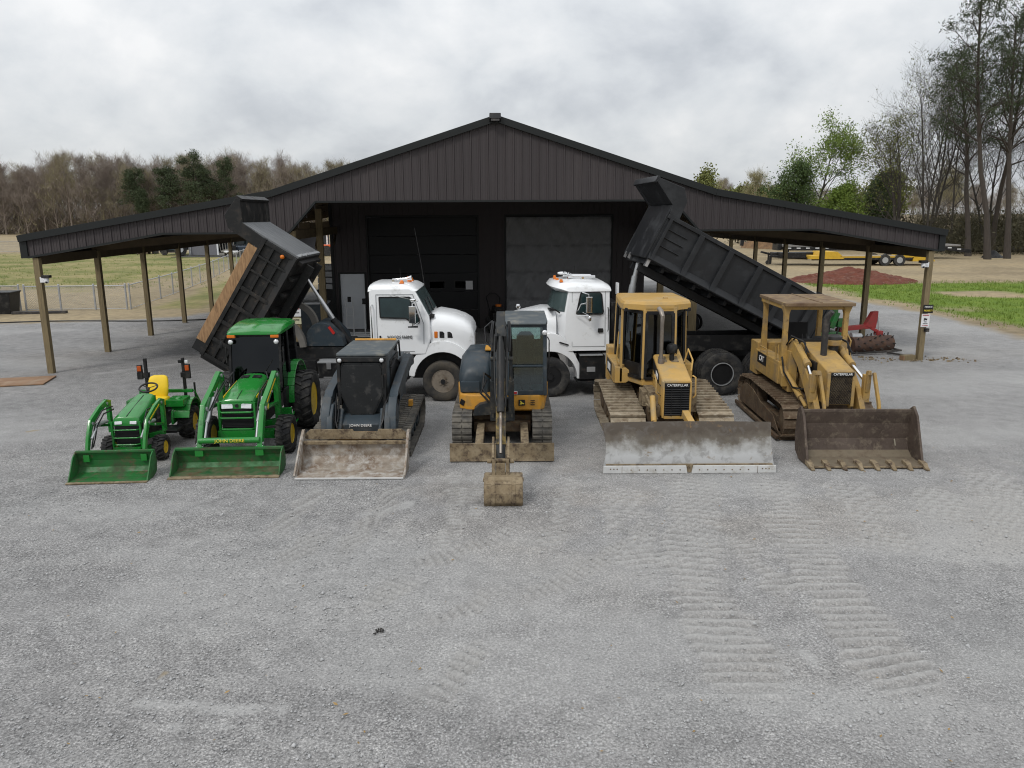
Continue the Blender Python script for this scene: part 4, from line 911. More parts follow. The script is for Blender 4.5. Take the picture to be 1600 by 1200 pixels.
b = MB(); b.bx(-.14, .14, 1.05, 1.28, .55, .74); b.bx(-.5, .5, .62, 1.05, .30, .35); b.build('platform', M['black'], T, bev=.01)
b = MB(); b.bar((.52, 1.74, .4), (.52, 1.72, 1.02), .03, .03); b.build('hitch_lever', M['black'], T)
b = MB(); b.bx(-.3, .3, 1.62, 1.78, .5, .68); b.build('rear_housing', M['black'], T, bev=.01)
b = MB(); b.lathe([(.155 + .017 * math.cos(a), .017 * math.sin(a)) for a in [2 * PI * k / 8 for k in range(9)]], (0, .80, 1.13), (0, -.35, .95), 28, False); b.cyl((0, .68, .95), (0, .80, 1.13), .03, 8)
for k in range(3):
    a = 2 * PI * k / 3 + .5; b.bar((0, .80, 1.12), (.15 * math.cos(a), .80 + .145 * math.sin(a), 1.13 + .05 * math.sin(a)), .02, .012)
b.bx(-.14, .14, .60, .74, .78, 1.0); b.build('steering_wheel', M['black'], T, bev=.004)
b = MB(); b.tube([(.56, 1.74, .3), (.57, 1.8, .62), (.52, 1.7, .86), (.36, 1.66, .9)], .018, 8); b.tube([(-.56, 1.74, .3), (-.57, 1.8, .62), (-.52, 1.7, .86), (-.36, 1.66, .9)], .018, 8); b.bx(-.5, .5, 1.63, 1.7, .84, .9); b.build('rear_rail', M['green'], T, bev=.004)

for s in (-1, 1):
    b = MB()
    for (y, z, r) in ((-.80, .36, .02), (-.55, .82, .028), (.06, 1.02, .024), (-.30, .72, .018)): b.cyl((s * .425, y, z), (s * .495, y, z), r, 10)
    b.build('pivot_pins', M['galv'], T)
b = MB(); b.bx(-.635, .635, -1.285, -1.20, .004, .022); b.build('cutting_edge', M['mud_steel'], T, bev=.003)
b = MB()
for s in (-1, 1): b.quad((s * .231, -.22, .62), (s * .231, .10, .62), (s * .231, .10, .74), (s * .231, -.22, .72), .006)
b.build('side_louvre', M['black'], T)
# ---- cab tractor
T = thing('cab_tractor', 'green cab tractor with orange roof lamps and green loader bucket', 'tractor', (-4.80, 13.62, 0), R_(2.5))
loader_bucket(T, .885, [(-1.46, .012), (-1.15, .02), (-1.03, .05), (-.97, .13), (-.99, .26), (-1.06, .39)], [(-1.44, .0), (-1.1, .0), (-.96, .05), (-.92, .2), (-1.0, .41), (-1.08, .41), (-1.2, .34), (-1.34, .12)], .02, [M['green_worn'], M['green_lip']], rim=(-1.06, .395, .07, .04), floor_n=2)
b = MB(); b.loft(hood_loft([(-.47, .27, 1.03, .90), (-.43, .295, 1.09, .90), (0, .30, 1.20, .92), (.45, .285, 1.29, .95), (.70, .26, 1.32, 1.0)], 16)); hd = b.build('hood', M['green'], T)
b = MB()
for s in (-1, 1): b.bar((s * .289, -.25, 1.085), (s * .280, .55, 1.20), .012, .035)
b.build('yellow_stripe', M['jd_yellow'], hd)
b = MB()
for s in (-1, 1): b.box((s * .11, .50, 1.302), (.15, .13, .012), (R_(7), R_(s * 2), 0))
b.build('hood_vent', M['black'], hd)
b = MB(); b.bx(-.28, .28, -.45, .6, .50, .92); b.bx(-.2, .2, .5, 2.0, .4, .7); b.build('engine_block', M['black'], T, bev=.01)
b = MB(); b.bx(-.275, .275, -.47, -.44, .60, .93)
for i in range(12): b.bx(-.26, .26, -.48, -.47, .61 + i * .026, .62 + i * .026)
b.build('grille', M['dark_inside'], T)
for s in (-1, 1):
    b = MB(); b.box((s * .165, -.475, .975), (.19, .035, .085), (R_(-14), 0, s * R_(-9))); b.build('headlight', M['lamp'], T, bev=.012)
b = MB()
for z, w in ((.88, .30), (.78, .31), (.58, .30)): b.tube([(-w, -.46, z), (-w * .85, -.54, z), (w * .85, -.54, z), (w, -.46, z)], .018, 8)
for s in (-1, 1): b.bar((s * .305, -.48, .42), (s * .305, -.48, 1.04), .035, .06)
b.tube([(-.29, -.5, 1.06), (-.27, -.53, 1.075), (.27, -.53, 1.075), (.29, -.5, 1.06)], .014, 8)
b.bx(-.3, .3, -.55, -.46, .38, .56); b.bx(-.5, .5, -.08, .08, .28, .42); b.build('front_guard', M['green'], T, bev=.006)
for s in (-1, 1):
    b = MB(); x = s * .50
    b.beam([(x, -1.02, .36), (x, -.86, .66), (x, -.66, 1.00), (x, -.20, 1.20), (x, .22, 1.40), (x, .34, 1.36)], .085, [.11, .13, .17, .14, .14, .12])
    b.beam([(x, -.66, .95), (x, -.2, .92), (x, .28, .86)], .06, .06); b.bar((x, .32, .48), (x, .32, 1.36), .09, .16, (0, 1, 0)); b.bar((x, .30, .50), (s * .15, .3, .45), .14, .1)
    b.bx(x - .07, x + .07, -1.08, -.98, .26, .42)
    ar = b.build('loader_arm', M['green'], T, bev=.01)
    b = MB(); b.bar((x + s * .044, -.55, 1.06), (x + s * .044, .1, 1.34), .006, .028); b.build('yellow_stripe', M['jd_yellow'], ar)
    b = MB(); b.cyl((s * .43, -.98, .45), (s * .43, -.76, .80), .022, 10); b.cyl((s * .43, -.78, .77), (s * .43, -.35, 1.1), .035, 10); b.build('hydraulic_cylinder', M['galv'], T)
    b = MB()
    for q in (0, .035): b.tube([(s * (.40 - q), .2, 1.28), (s * (.38 - q), -.25, 1.18), (s * (.42 - q), -.6, .95), (s * (.44 - q), -.75, .7), (s * (.43 - q), -.95, .48)], .013, 6)
    b.tube([(s * .36, .3, 1.30), (s * .30, .42, 1.40), (s * .38, .5, 1.3), (s * .42, .42, 1.1)], .014, 6)
    b.build('hydraulic_hose', M['black'], T)
    add_wheel(T, (s * .70, 0, .345), .345, .27, .18, 'x', M['rubber'], M['jd_yellow'], s, 'r4', 18, .3)
    add_wheel(T, (s * .72, 1.72, .585), .585, .37, .33, 'x', M['rubber'], M['jd_yellow'], s, 'r4', 19, .35)
    b = MB(); arc = [(1.72 + .66 * math.cos(a), .66 + .72 * math.sin(a)) for a in [PI * (.12 + .88 * k / 12) for k in range(13)]]
    for (ya, za), (yb, zb) in zip(arc[:-1], arc[1:]): b.quad((s * .48, ya, za), (s * .63, ya, za), (s * .63, yb, zb), (s * .48, yb, zb), .035)
    b.build('fender', M['green'], T, bev=.012)
    b = MB(); b.bx(s * .5 - .12, s * .5 + .12, .80, 1.12, .32, .36); b.bx(s * .52 - .1, s * .52 + .1, .8, .86, .36, .62); b.tube([(s * .62, .75, .28), (s * .66, .9, .30), (s * .66, 1.1, .32)], .02, 6); b.tube([(s * .55, .78, .5), (s * .64, .86, .48), (s * .62, 1.0, .5)], .018, 6); b.build('step', M['green'], T, bev=.006)
b = MB(); b.cyl((-.5, -1.02, .52), (.5, -1.02, .52), .05, 16); b.build('cross_tube', M['green'], T)
text('JOHN DEERE', .075, (.02, -1.075, .525), FRONT, M['letter_y'], T, wide=1.15)
for s in (-1, 1):
    b = MB()
    for (y, z, r) in ((-1.02, .40, .03), (-.66, .98, .04), (.24, 1.38, .035), (-.20, 1.17, .02), (-.98, .45, .025)): b.cyl((s * .44, y, z), (s * .555, y, z), r, 12)
    b.build('pivot_pins', M['galv'], T)
    b = MB(); b.box((s * .545, -.50, .97), (.004, .10, .05), (R_(40), 0, 0)); b.build('warning_decal', M['letter_y'], T)
    b = MB(); b.quad((s * .302, -.30, .72), (s * .302, .35, .74), (s * .302, .35, 1.0), (s * .302, -.30, .98), .006); b.build('side_louvre', M['black'], T)
b = MB(); b.bx(-.90, .90, -1.49, -1.38, .004, .024); b.build('cutting_edge', M['mud_steel'], T, bev=.003)
b = MB(); b.bar((0, -.44, 1.098), (0, -.1, 1.185), .006, .008); b.cyl((0, -.485, .985), (0, -.468, .985), .03, 14); b.build('hood_emblem', M['black'], hd)
# cab: dark glazed box with thin posts
F0, F1, Rr = (.80, 1.10), (.90, 2.02), 2.02
b = MB()
for s in (-1, 1):
    b.bar((s * .47, .80, 1.02), (s * .455, .92, 2.04), .045, .05); b.bar((s * .52, 1.30, .90), (s * .49, 1.32, 2.04), .04, .05); b.bar((s * .50, 2.05, .95), (s * .47, 2.0, 2.04), .05, .05)
    b.bx(s * .50 - .03, s * .50 + .03, .85, 1.3, .55, .98)
    b.bar((s * .53, .84, 1.5), (s * .53, .84, 1.8), .025, .025)
b.bx(-.47, .47, .78, .82, .98, 1.12); b.bx(-.45, .45, .90, .94, 1.98, 2.05); b.bx(-.5, .5, 2.0, 2.06, .7, 1.2); b.build('cab_frame', M['black'], T, bev=.006)
b = MB(); b.quad((-.455, .815, 1.10), (.455, .815, 1.10), (.44, .925, 2.0), (-.44, .925, 2.0), .008); b.build('windshield', M['glass_dark'], T)
for s in (-1, 1):
    b = MB(); b.quad((s * .50, .86, .75), (s * .505, 1.95, 1.0), (s * .475, 1.95, 2.0), (s * .465, .95, 2.0), .008); b.build('side_glass', M['glass_dark'], T)
b = MB(); b.quad((-.46, 2.02, 1.2), (.46, 2.02, 1.2), (.45, 2.0, 2.0), (-.45, 2.0, 2.0), .008); b.build('rear_glass', M['glass_dark'], T)
b = MB(); b.bx(-.24, .24, 1.3, 1.75, .95, 1.1); b.box((0, 1.78, 1.35), (.46, .12, .6), (R_(-8), 0, 0)); b.box((0, 1.02, 1.25), (.3, .2, .3)); b.tube([(.18, .95, 1.32), (.1, 1.0, 1.42), (-.1, 1.0, 1.42), (-.18, .95, 1.32)], .015, 6); b.build('cab_interior', M['dark_inside'], T, bev=.02)
b = MB(); b.bar((.05, .80, 1.13), (.32, .86, 1.55), .012, .012); b.build('wiper', M['black'], T)
rings = []
for (y, hw, zb, zt) in ((.78, .455, 2.035, 2.05), (.80, .48, 2.03, 2.09), (.98, .51, 2.03, 2.155), (1.5, .525, 2.04, 2.20), (1.95, .52, 2.05, 2.19), (2.10, .50, 2.06, 2.15), (2.13, .47, 2.08, 2.11)):
    rings.append([(-hw * .97, y, zb), (-hw, y, zb + (zt - zb) * .45), (-hw * .93, y, zb + (zt - zb) * .82), (-hw * .82, y, zt), (-hw * .30, y, zt + .004), (-hw * .26, y, zt + .014), (hw * .26, y, zt + .014), (hw * .30, y, zt + .004), (hw * .82, y, zt), (hw * .93, y, zb + (zt - zb) * .82), (hw, y, zb + (zt - zb) * .45), (hw * .97, y, zb)])
b = MB(); b.loft(rings); b.build('cab_roof', M['green'], T, smooth=30)
for s in (-1, 1):
    b = MB(); b.box((s * .40, .80, 2.005), (.15, .07, .055)); b.build('amber_lamp', M['orange'], T, bev=.012)
    b = MB(); b.ball((s * .42, .80, 1.90), .048, 12, (1, .7, 1)); b.build('work_lamp', M['lamp'], T)
b = MB(); b.ball((-.56, .70, 1.86), .06, 12, (.5, .35, 1.3)); b.tube([(-.47, .85, 1.95), (-.58, .72, 1.97), (-.56, .70, 1.88)], .01, 6); b.build('mirror', M['black'], T)

# ================================================================== TRACKED SKID STEER
O = (-2.66, 14.4, 0)
T = thing('track_loader', 'dark blue-grey tracked skid loader with black plated door and rusty steel bucket', 'skid loader', O)
loader_bucket(T, .885, [(12.08, .02), (12.50, .03), (12.66, .09), (12.74, .20), (12.72, .44)], [(12.10, .0), (12.6, .0), (12.76, .1), (12.80, .45), (12.84, .64), (12.76, .64), (12.62, .52), (12.14, .04)], .024, [M['steel_bucket'], M['steel_bucket']], o=O, xc=-2.66, floor_n=2)
b = MB(O); b.bx(-3.53, -1.79, 12.64, 12.73, .425, .475)
pl = [(-3.54, .47), (-3.54, .56), (-3.44, .645), (-2.72, .645), (-2.70, .60), (-2.30, .60), (-2.28, .645), (-1.88, .645), (-1.78, .56), (-1.78, .47)]
b.prism([(x, z) for x, z in pl], 'y', 12.80, 12.83); b.build('spill_guard', M['mud_steel'], T, bev=.005)
b = MB(O); b.bx(-3.545, -1.775, 12.06, 12.20, .006, .032); b.build('cutting_edge', M['steel_bright'], T, bev=.005)
for s in (-1, 1): b = MB(O); x = -2.66 + s * .90; b.beam([(x, 12.10, .05), (x, 12.62, .52), (x, 12.80, .64)], .03, .03); b.build('bucket_side_edge', M['steel_bucket'], T, bev=.004)
# cab box
b = MB(O)
rg = []
for (y, z0, z1, hw) in ((13.62, .60, 1.70, .40), (13.80, .55, 1.76, .435), (15.05, .55, 1.76, .42), (15.15, .6, 1.70, .41)):
    rg.append([(-2.66 - hw, y, z0), (-2.66 + hw, y, z0), (-2.66 + hw, y, z1), (-2.66 - hw, y, z1)])
b.loft(rg); b.build('cab_body', M['jd_grey'], T, bev=.02)
b = MB(O); b.prism([(-.46, 13.62), (-.40, 13.55), (.40, 13.55), (.46, 13.62), (.45, 15.1), (-.45, 15.1)], 'z', 1.765, 1.815); b.v = [v + V(-2.66, 0, 0) for v in b.v]; b.build('cab_roof', M['jd_grey_top'], T, bev=.015)
b = MB(O); b.cyl((-3.06, 15.08, 1.83), (-2.26, 15.08, 1.83), .022, 8); b.build('rear_grab_bar', M['jd_amber'], T)
oc = [(-.335, 1.66), (.335, 1.66), (.385, 1.58), (.385, 1.10), (.20, .72), (-.20, .72), (-.385, 1.10), (-.385, 1.58)]
b = MB(O)
def dy(z): return 13.46 + (z - .7) * .10
def face_plate(scale, th, off):
    f = [(-2.66 + x * scale, dy(1.18 + (z - 1.18) * scale) - off, 1.18 + (z - 1.18) * scale) for x, z in oc]; g = [(x, y - th, z) for x, y, z in f]
    n = len(f); b.add(f + g, [tuple(range(n)), tuple(range(2 * n - 1, n - 1, -1))] + [(i, (i + 1) % n, n + (i + 1) % n, n + i) for i in range(n)])
face_plate(1.0, .03, 0); face_plate(.93, .02, .03); dr = b.build('door', M['door_black'], T, bev=.006)
b = MB(O)
for k, (x, z) in enumerate([(x * .965, 1.18 + (z - 1.18) * .965) for x, z in oc] + [(.37, 1.3), (.37, 1.42), (.37, 1.5), (-.37, 1.3), (0, 1.645), (0, .735)]): b.cyl((-2.66 + x, dy(z) - .02, z), (-2.66 + x, dy(z) - .055, z), .012, 8)
b.bx(-2.30, -2.27, dy(1.3) - .08, dy(1.3) - .03, 1.22, 1.45); b.build('door_hardware', M['black_worn'], dr)
b = MB(O); b.bx(-3.1, -2.22, 13.50, 13.66, 1.68, 1.765); b.bx(-3.09, -3.03, 13.48, 13.64, .9, 1.7); b.bx(-2.29, -2.23, 13.48, 13.64, .9, 1.7); b.build('door_frame', M['black_worn'], T, bev=.01)
for s in (-1, 1):
    b = MB(O); b.cyl((-2.66 + s * .37, 13.53, 1.715), (-2.66 + s * .37, 13.46, 1.715), .045, 16); lm = b.build('headlight', M['black'], T)
    b = MB(O); b.ball((-2.66 + s * .37, 13.46, 1.715), .038, 12, (1, .5, 1)); b.build('lens', M['lamp'], lm)
# chassis, cross member and engine housing
b = MB(O); b.bx(-3.10, -2.22, 13.35, 15.6, .30, .62); b.bx(-3.08, -2.24, 15.1, 16.05, .5, 1.42); b.prism([(13.22, .42), (13.22, .62), (13.4, .74), (13.6, .74), (13.6, .42)], 'x', -3.02, -2.30); b.build('chassis', M['jd_grey'], T, bev=.015)
text('JOHN DEERE', .062, (-2.66 + .0 - O[0], 13.215 - O[1], .60), (PI / 2 - .25, 0, 0), M['letter_w'], T, wide=1.1)
b = MB(O); b.bx(-3.05, -2.27, 12.95, 13.2, .42, .48); b.bx(-2.95, -2.37, 13.05, 13.12, .48, .52); b.build('quick_coupler', M['jd_amber'], T, bev=.006)
for s in (-1, 1):
    x = -2.66 + s * .575
    b = MB(O)
    b.beam([(x, 15.75, 1.30), (x, 15.3, 1.38), (x, 14.2, 1.20), (x, 13.5, 1.06), (x, 13.30, .96)], .15, [.16, .26, .26, .24, .18], (1, 0, 0))
    b.prism([(13.62, 1.12), (13.28, 1.10), (13.05, .84), (12.98, .50), (13.14, .44), (13.34, .60), (13.62, .92)], 'x', x - .075, x + .075)
    xi = -2.66 + s * .50
    b.prism([(13.5, .98), (13.22, .98), (13.02, .78), (12.95, .48), (13.1, .42), (13.3, .52), (13.5, .75)], 'x', xi - .05, xi + .05)
    ar = b.build('lift_arm', M['jd_grey'], T, bev=.014)
    b = MB(O); b.tube([(x - s * .10, 13.6, 1.08), (x - s * .14, 13.3, .96), (x - s * .16, 13.12, .72), (x - s * .2, 13.05, .6)], .016, 6); b.tube([(x - s * .13, 13.65, 1.04), (x - s * .18, 13.35, .9), (x - s * .19, 13.15, .68)], .016, 6); b.build('hydraulic_hose', M['black'], ar)
    b = MB(O); b.cyl((-2.66 + s * .36, 13.42, .84), (-2.66 + s * .36, 13.10, .50), .042, 12); b.cyl((-2.66 + s * .36, 13.12, .52), (-2.66 + s * .36, 13.0, .40), .024, 10); b.build('tilt_cylinder', M['jd_grey'], T)
    b = MB(O)
    for (y, z, r) in ((13.34, 1.0, .04), (13.06, .52, .035), (15.6, 1.32, .05), (13.14, .72, .022), (13.42, .78, .022)): b.cyl((x - .085, y, z), (x + .085, y, z), r, 12)
    b.build('pivot_pins', M['black_worn'], ar)
    add_track(T, -2.66 + s * .865 - (.42 if s > 0 else 0), -2.66 + s * .865 + (.42 if s < 0 else 0), [(13.42, .26, .245), (15.45, .36, .25), (15.3, .24, .22)], .125, M['rubber_dusty'], 'rubber3', 'jd_grey', O)
b = MB(O); b.box((-2.12, 13.18, .80), (.10, .02, .13)); b.build('white_decal', M['sign_w'], T)
b = MB(O); b.bx(-2.00, -1.92, 14.6, 14.72, .60, .72); b.build('track_step', M['jd_amber'], T, bev=.01)
b = MB(O); b.tube([(-2.22, 14.6, 1.7), (-2.18, 14.7, 1.84), (-2.2, 15.0, 1.82), (-2.2, 15.1, 1.5)], .018, 6); b.tube([(-2.2, 13.9, 1.5), (-2.17, 14.3, 1.6), (-2.17, 14.8, 1.45), (-2.19, 15.0, 1.2)], .02, 6); b.build('side_grab_rail', M['black'], T)
for xx in (-2.225, -3.11):
    b = MB(O); b.bx(xx, xx + .015, 13.95, 14.9, .95, 1.62); b.build('side_screen', M['black_worn'], T)

# ================================================================== MINI EXCAVATOR
O = (-.18, 14.7, 0)
T = thing('mini_excavator', 'compact tracked excavator in dark grey and orange-yellow with its muddy bucket on the gravel', 'excavator', O)
for x0, x1 in ((-1.10, -.74), (.37, .73)): add_track(T, x0, x1, [(14.02, .325, .31), (15.85, .325, .31)], .105, M['rubber_dusty'], 'rubber', 'undercarriage', O)
b = MB(O); b.bx(-.74, .37, 14.3, 15.6, .30, .50); b.cyl((-.18, 14.9, .45), (-.18, 14.9, .70), .42, 24); b.bx(-.72, .35, 14.1, 14.35, .22, .42); b.build('undercarriage_frame', M['undercarriage'], T, bev=.02)
b = MB(O)
b.loft([[(x, y, z) for y, z in ((12.93, .02), (12.99, .015), (13.03, .15), (13.01, .33), (12.955, .335), (12.965, .17))] for x in (-1.085, .725)]); b.build('dozer_blade', M['mud_steel'], T, bev=.006)
b = MB(O)
for x in (-.58, .22): b.beam([(x, 13.02, .18), (x, 13.5, .30), (x, 14.2, .32)], .14, [.2, .16, .18])
b.build('blade_arm', M['mud_steel'], T, bev=.01)
# house: yellow skirt with rounded counterweight
def house_ring(g, n=10):
    pts = [(-.98 - g, 14.22), (-.80 - g * .3, 14.10 - g), (.50, 14.06 - g), (.60 + g, 14.14)]
    pts += [(.68 + g, 15.0)]
    pts += [(-.18 + (.90 + g) * math.cos(a), 15.35 + (.85 + g) * math.sin(a)) for a in [PI * k / n for k in range(n + 1)]]
    pts += [(-1.05 - g, 15.0)]
    return pts
b = MB(O); b.loft([[(x, y, z) for x, y in house_ring(g)] for z, g in ((.63, -.03), (.66, .0), (.90, .0), (.935, -.02))]); b.build('house_skirt', M['jd_amber'], T, bev=.008)
b = MB(O); rg = []
for (y, zt, x0, x1) in ((14.28, 1.28, -.93, -.46), (14.34, 1.42, -.97, -.42), (14.55, 1.55, -.99, -.40), (15.1, 1.63, -1.0, -.38), (15.8, 1.62, -.96, -.38), (16.05, 1.5, -.85, -.38)):
    rg.append([(x0, y, .93), (x0 - .02, y, .93 + (zt - .93) * .45), (x0 + .02, y, zt - .14), (x0 + .12, y, zt - .02), (x1 - .06, y, zt), (x1, y, zt - .05), (x1, y, .93)])
b.loft(rg); b.build('engine_hood', M['jd_grey'], T, smooth=50)
b = MB(O); b.bx(-.955, -.60, 14.235, 14.30, .95, 1.16); b.build('front_panel', M['jd_grey'], T, bev=.02)
b = MB(O); b.bx(-.42, -.12, 14.35, 15.9, .93, 1.62); b.bx(-.40, .2, 15.6, 16.1, .93, 1.65); b.build('tank_cover', M['jd_grey'], T, bev=.03)
b = MB(O); b.bx(-.36, -.12, 15.1, 15.35, 1.62, 1.66); b.bx(-.52, -.30, 14.9, 15.4, 1.63, 1.655); b.build('yellow_top_trim', M['jd_amber'], T, bev=.005)
CX0, CX1 = -.12, .645
b = MB(O)
for x in (CX0 + .035, CX1 - .035):
    b.bar((x, 14.10, .93), (x, 14.20, 2.24), .07, .07); b.bx(x - .035, x + .035, 15.5, 15.58, .93, 2.24); b.bx(x - .03, x + .03, 14.85, 14.92, .93, 2.24)
b.bx(CX0, CX1, 14.08, 14.15, .93, 1.02); b.bx(CX0, CX1, 14.16, 14.24, 2.18, 2.25); b.bx(CX0 + .06, CX1 - .06, 14.125, 14.165, 1.45, 1.49); b.bx(CX0, CX1, 15.5, 15.58, .93, 1.75)
b.bx(CX0, CX1, 14.15, 15.55, .90, .96); b.build('cab_frame', M['jd_grey'], T, bev=.012)
b = MB(O); b.loft([[(x0, y, z), (x1, y, z), (x1, y, z2), (x0, y, z2)] for (x0, x1, y, z, z2) in ((CX0 + .02, CX1 - .02, 14.08, 2.24, 2.27), (CX0 - .01, CX1 + .01, 14.2, 2.235, 2.315), (CX0 - .01, CX1 + .01, 15.5, 2.235, 2.33), (CX0 + .02, CX1 - .02, 15.62, 2.24, 2.3))]); b.build('cab_roof', M['jd_grey_top'], T, bev=.02)
b = MB(O); b.quad((CX0 + .07, 14.15, 1.50), (CX1 - .07, 14.15, 1.50), (CX1 - .07, 14.20, 2.18), (CX0 + .07, 14.20, 2.18), .008); b.quad((CX0 + .07, 14.11, 1.02), (CX1 - .07, 14.11, 1.02), (CX1 - .07, 14.14, 1.44), (CX0 + .07, 14.14, 1.44), .008); b.build('windshield', M['glass_clear'], T)
b = MB(O); b.bx(CX0 + .06, CX1 - .06, 15.53, 15.54, 1.75, 2.2); b.bx(CX1 - .02, CX1 - .012, 14.2, 15.5, 1.3, 2.2); b.bx(CX0 + .012, CX0 + .02, 14.2, 15.5, 1.3, 2.2); b.build('cab_glass', M['glass_clear'], T)
b = MB(O); b.bx(.08, .46, 14.95, 15.3, 1.15, 1.28); rings = []
for (z, hw) in ((1.24, .17), (1.4, .19), (1.75, .185), (1.86, .16), (1.92, .10)): rings.append([(.27 + hw * math.copysign(abs(math.cos(a)) ** .6, math.cos(a)), 15.34 + .06 * math.sin(a) + (z - 1.3) * .1, z) for a in [2 * PI * k / 16 for k in range(16)]])
b.loft(rings); st_ = b.build('operator_seat', M['seat_grey'], T)
b = MB(O)
for x in (.08, .46): b.bx(x - .03, x + .03, 14.75, 15.1, 1.0, 1.32); b.tube([(x, 14.8, 1.3), (x, 14.75, 1.5)], .015, 6)
for x in (.18, .34): b.tube([(x, 14.3, .96), (x, 14.35, 1.18)], .012, 6); b.bx(x - .05, x + .05, 14.22, 14.34, .97, .99)
b.bx(CX0 + .05, CX1 - .05, 14.9, 15.5, .96, 1.14); b.build('cab_controls', M['dark_inside'], T, bev=.008)
b = MB(O); b.tube([(CX1 + .012, 14.16, 1.35), (CX1 + .04, 14.12, 1.4), (CX1 + .04, 14.14, 1.95), (CX1 + .012, 14.2, 2.0)], .012, 6); b.build('grab_handle', M['black'], T)
b = MB(O); b.ball((.60, 14.08, 2.10), .05, 12, (1, .7, 1)); b.build('work_lamp', M['lamp'], T)
b = MB(O); b.bx(-.05, .10, 14.055, 14.075, .95, 1.01); ds = b.build('warning_decal', M['sign_w'], T)
b = MB(O); b.bx(.03, .09, 14.048, 14.056, .957, 1.003); b.build('red_mark', M['letter_r'], ds); b = MB(O); b.box((-.01, 14.051, .98), (.028, .008, .028), (0, PI / 4, 0)); b.build('black_mark', M['letter_k'], ds)
b = MB(O); b.bx(.12, .24, 14.035, 14.052, .74, .85); em = b.build('emblem_plate', M['letter_k'], T, bev=.004)
b = MB(O); b.prism([(.14, .77), (.16, .79), (.15, .82), (.165, .84), (.175, .81), (.205, .79), (.225, .79), (.215, .77), (.19, .775), (.165, .765)], 'y', 14.028, 14.035); b.build('leaping_emblem', M['letter_y'], em)
b = MB(O); b.bx(.34, .42, 14.04, 14.056, .83, .84); b.bx(.34, .42, 14.04, 14.056, .79, .80); b.bx(.34, .42, 14.04, 14.056, .75, .76); b.build('vent_slots', M['letter_k'], T)
b = MB(O); b.box((-.93, 14.165, .78), (.09, .012, .10), (0, R_(20), R_(-30))); b.build('side_decal', M['letter_k'], T)
# swing post, boom, stick
X0 = -.175
b = MB(O); b.bx(X0 - .22, X0 + .22, 13.62, 14.12, .56, .72); b.cyl((X0, 13.82, .50), (X0, 13.82, .95), .13, 18)
for s in (-1, 1): b.prism([(13.95, .6), (13.45, .66), (13.40, .86), (13.6, 1.02), (13.95, .95)], 'x', X0 + s * .17 - .02, X0 + s * .17 + .02)
b.prism([(X0 - .55, .58), (X0 - .2, .6), (X0 - .2, .85), (X0 - .42, .80), (X0 - .52, .72)], 'y', 13.9, 14.08)
sw = b.build('swing_post', M['jd_dark'], T, bev=.012)
b = MB(O); b.beam([(X0, 13.66, .84), (X0, 13.62, 1.3), (X0, 13.42, 1.85), (X0, 13.05, 2.24), (X0, 12.42, 2.42), (X0, 12.30, 2.41)], .17, [.22, .27, .33, .32, .22, .14]); bo = b.build('boom', M['jd_dark'], T, bev=.012)
b = MB(O); b.cyl((X0 - .16, 13.45, .78), (X0 - .16, 13.22, 1.4), .05, 14); b.cyl((X0 - .16, 13.22, 1.4), (X0 - .16, 13.12, 1.78), .028, 10); b.cyl((X0 + .16, 13.45, .78), (X0 + .16, 13.22, 1.4), .05, 14); b.cyl((X0 + .16, 13.22, 1.4), (X0 + .16, 13.12, 1.78), .028, 10); b.cyl((X0 - .19, 13.1, 1.8), (X0 + .19, 13.1, 1.8), .035, 10); b.build('boom_cylinder', M['jd_dark'], bo)
b = MB(O); b.cyl((X0, 13.30, 2.30), (X0, 12.78, 2.56), .055, 14); b.cyl((X0, 12.78, 2.56), (X0, 12.46, 2.63), .03, 10); b.cyl((X0, 12.80, 2.55), (X0, 12.76, 2.57), .065, 14); b.build('arm_cylinder', M['galv'], bo)
b = MB(O)
for dx in (-.13, -.155, .13, .155): b.tube([(X0 + dx, 13.75, 1.1), (X0 + dx * 1.15, 13.5, 1.75), (X0 + dx, 13.1, 2.33), (X0 + dx * .9, 12.6, 2.5), (X0 + dx, 12.35, 2.38), (X0 + dx * .9, 12.1, 2.1)], .014, 6)
b.tube([(X0 - .14, 12.7, 2.50), (X0 - .26, 12.5, 2.42), (X0 - .24, 12.4, 2.2), (X0 - .12, 12.3, 2.1)], .014, 6)
b.tube([(X0 - .2, 13.8, .9), (X0 - .36, 13.85, 1.1), (X0 - .34, 14.1, 1.35), (X0 - .2, 14.3, 1.2)], .02, 6); b.tube([(X0 - .25, 13.9, .85), (X0 - .4, 13.95, 1.0), (X0 - .3, 14.2, 1.2)], .02, 6)
b.build('boom_hose', M['black'], bo)
b = MB(O); b.beam([(X0, 12.52, 2.66), (X0, 12.42, 2.52), (X0, 12.28, 2.28), (X0, 12.02, 1.82), (X0, 11.36, .66), (X0, 11.28, .54)], .14, [.10, .22, .30, .26, .17, .12])
stk = b.build('stick', M['jd_dark'], T, bev=.012)
b = MB(O); b.beam([(X0, 11.93, 1.66), (X0, 11.42, .76)], .148, [.262, .20]); b.build('stick_worn_paint', P('worn_yellow_stick_paint', (.07, .06, .045), .7, var=.3, dirt=(.36, .25, .07), damt=.45, ds=7, dirt2=(.03, .028, .025), damt2=.4, bmp=.2), stk)
b = MB(O); b.cyl((X0, 12.06, 2.34), (X0, 11.56, 1.32), .055, 14); b.cyl((X0, 11.57, 1.34), (X0, 11.53, 1.26), .062, 14)
for s in (-1, 1): b.prism([(12.28, 2.30), (12.08, 2.46), (11.98, 2.36), (12.05, 2.1)], 'x', X0 + s * .07 - .012, X0 + s * .07 + .012)
for s in (-1, 1): b.tube([(X0 + s * .09, 12.2, 2.35), (X0 + s * .10, 11.95, 2.0), (X0 + s * .085, 11.7, 1.5), (X0 + s * .06, 11.6, 1.34)], .014, 6)
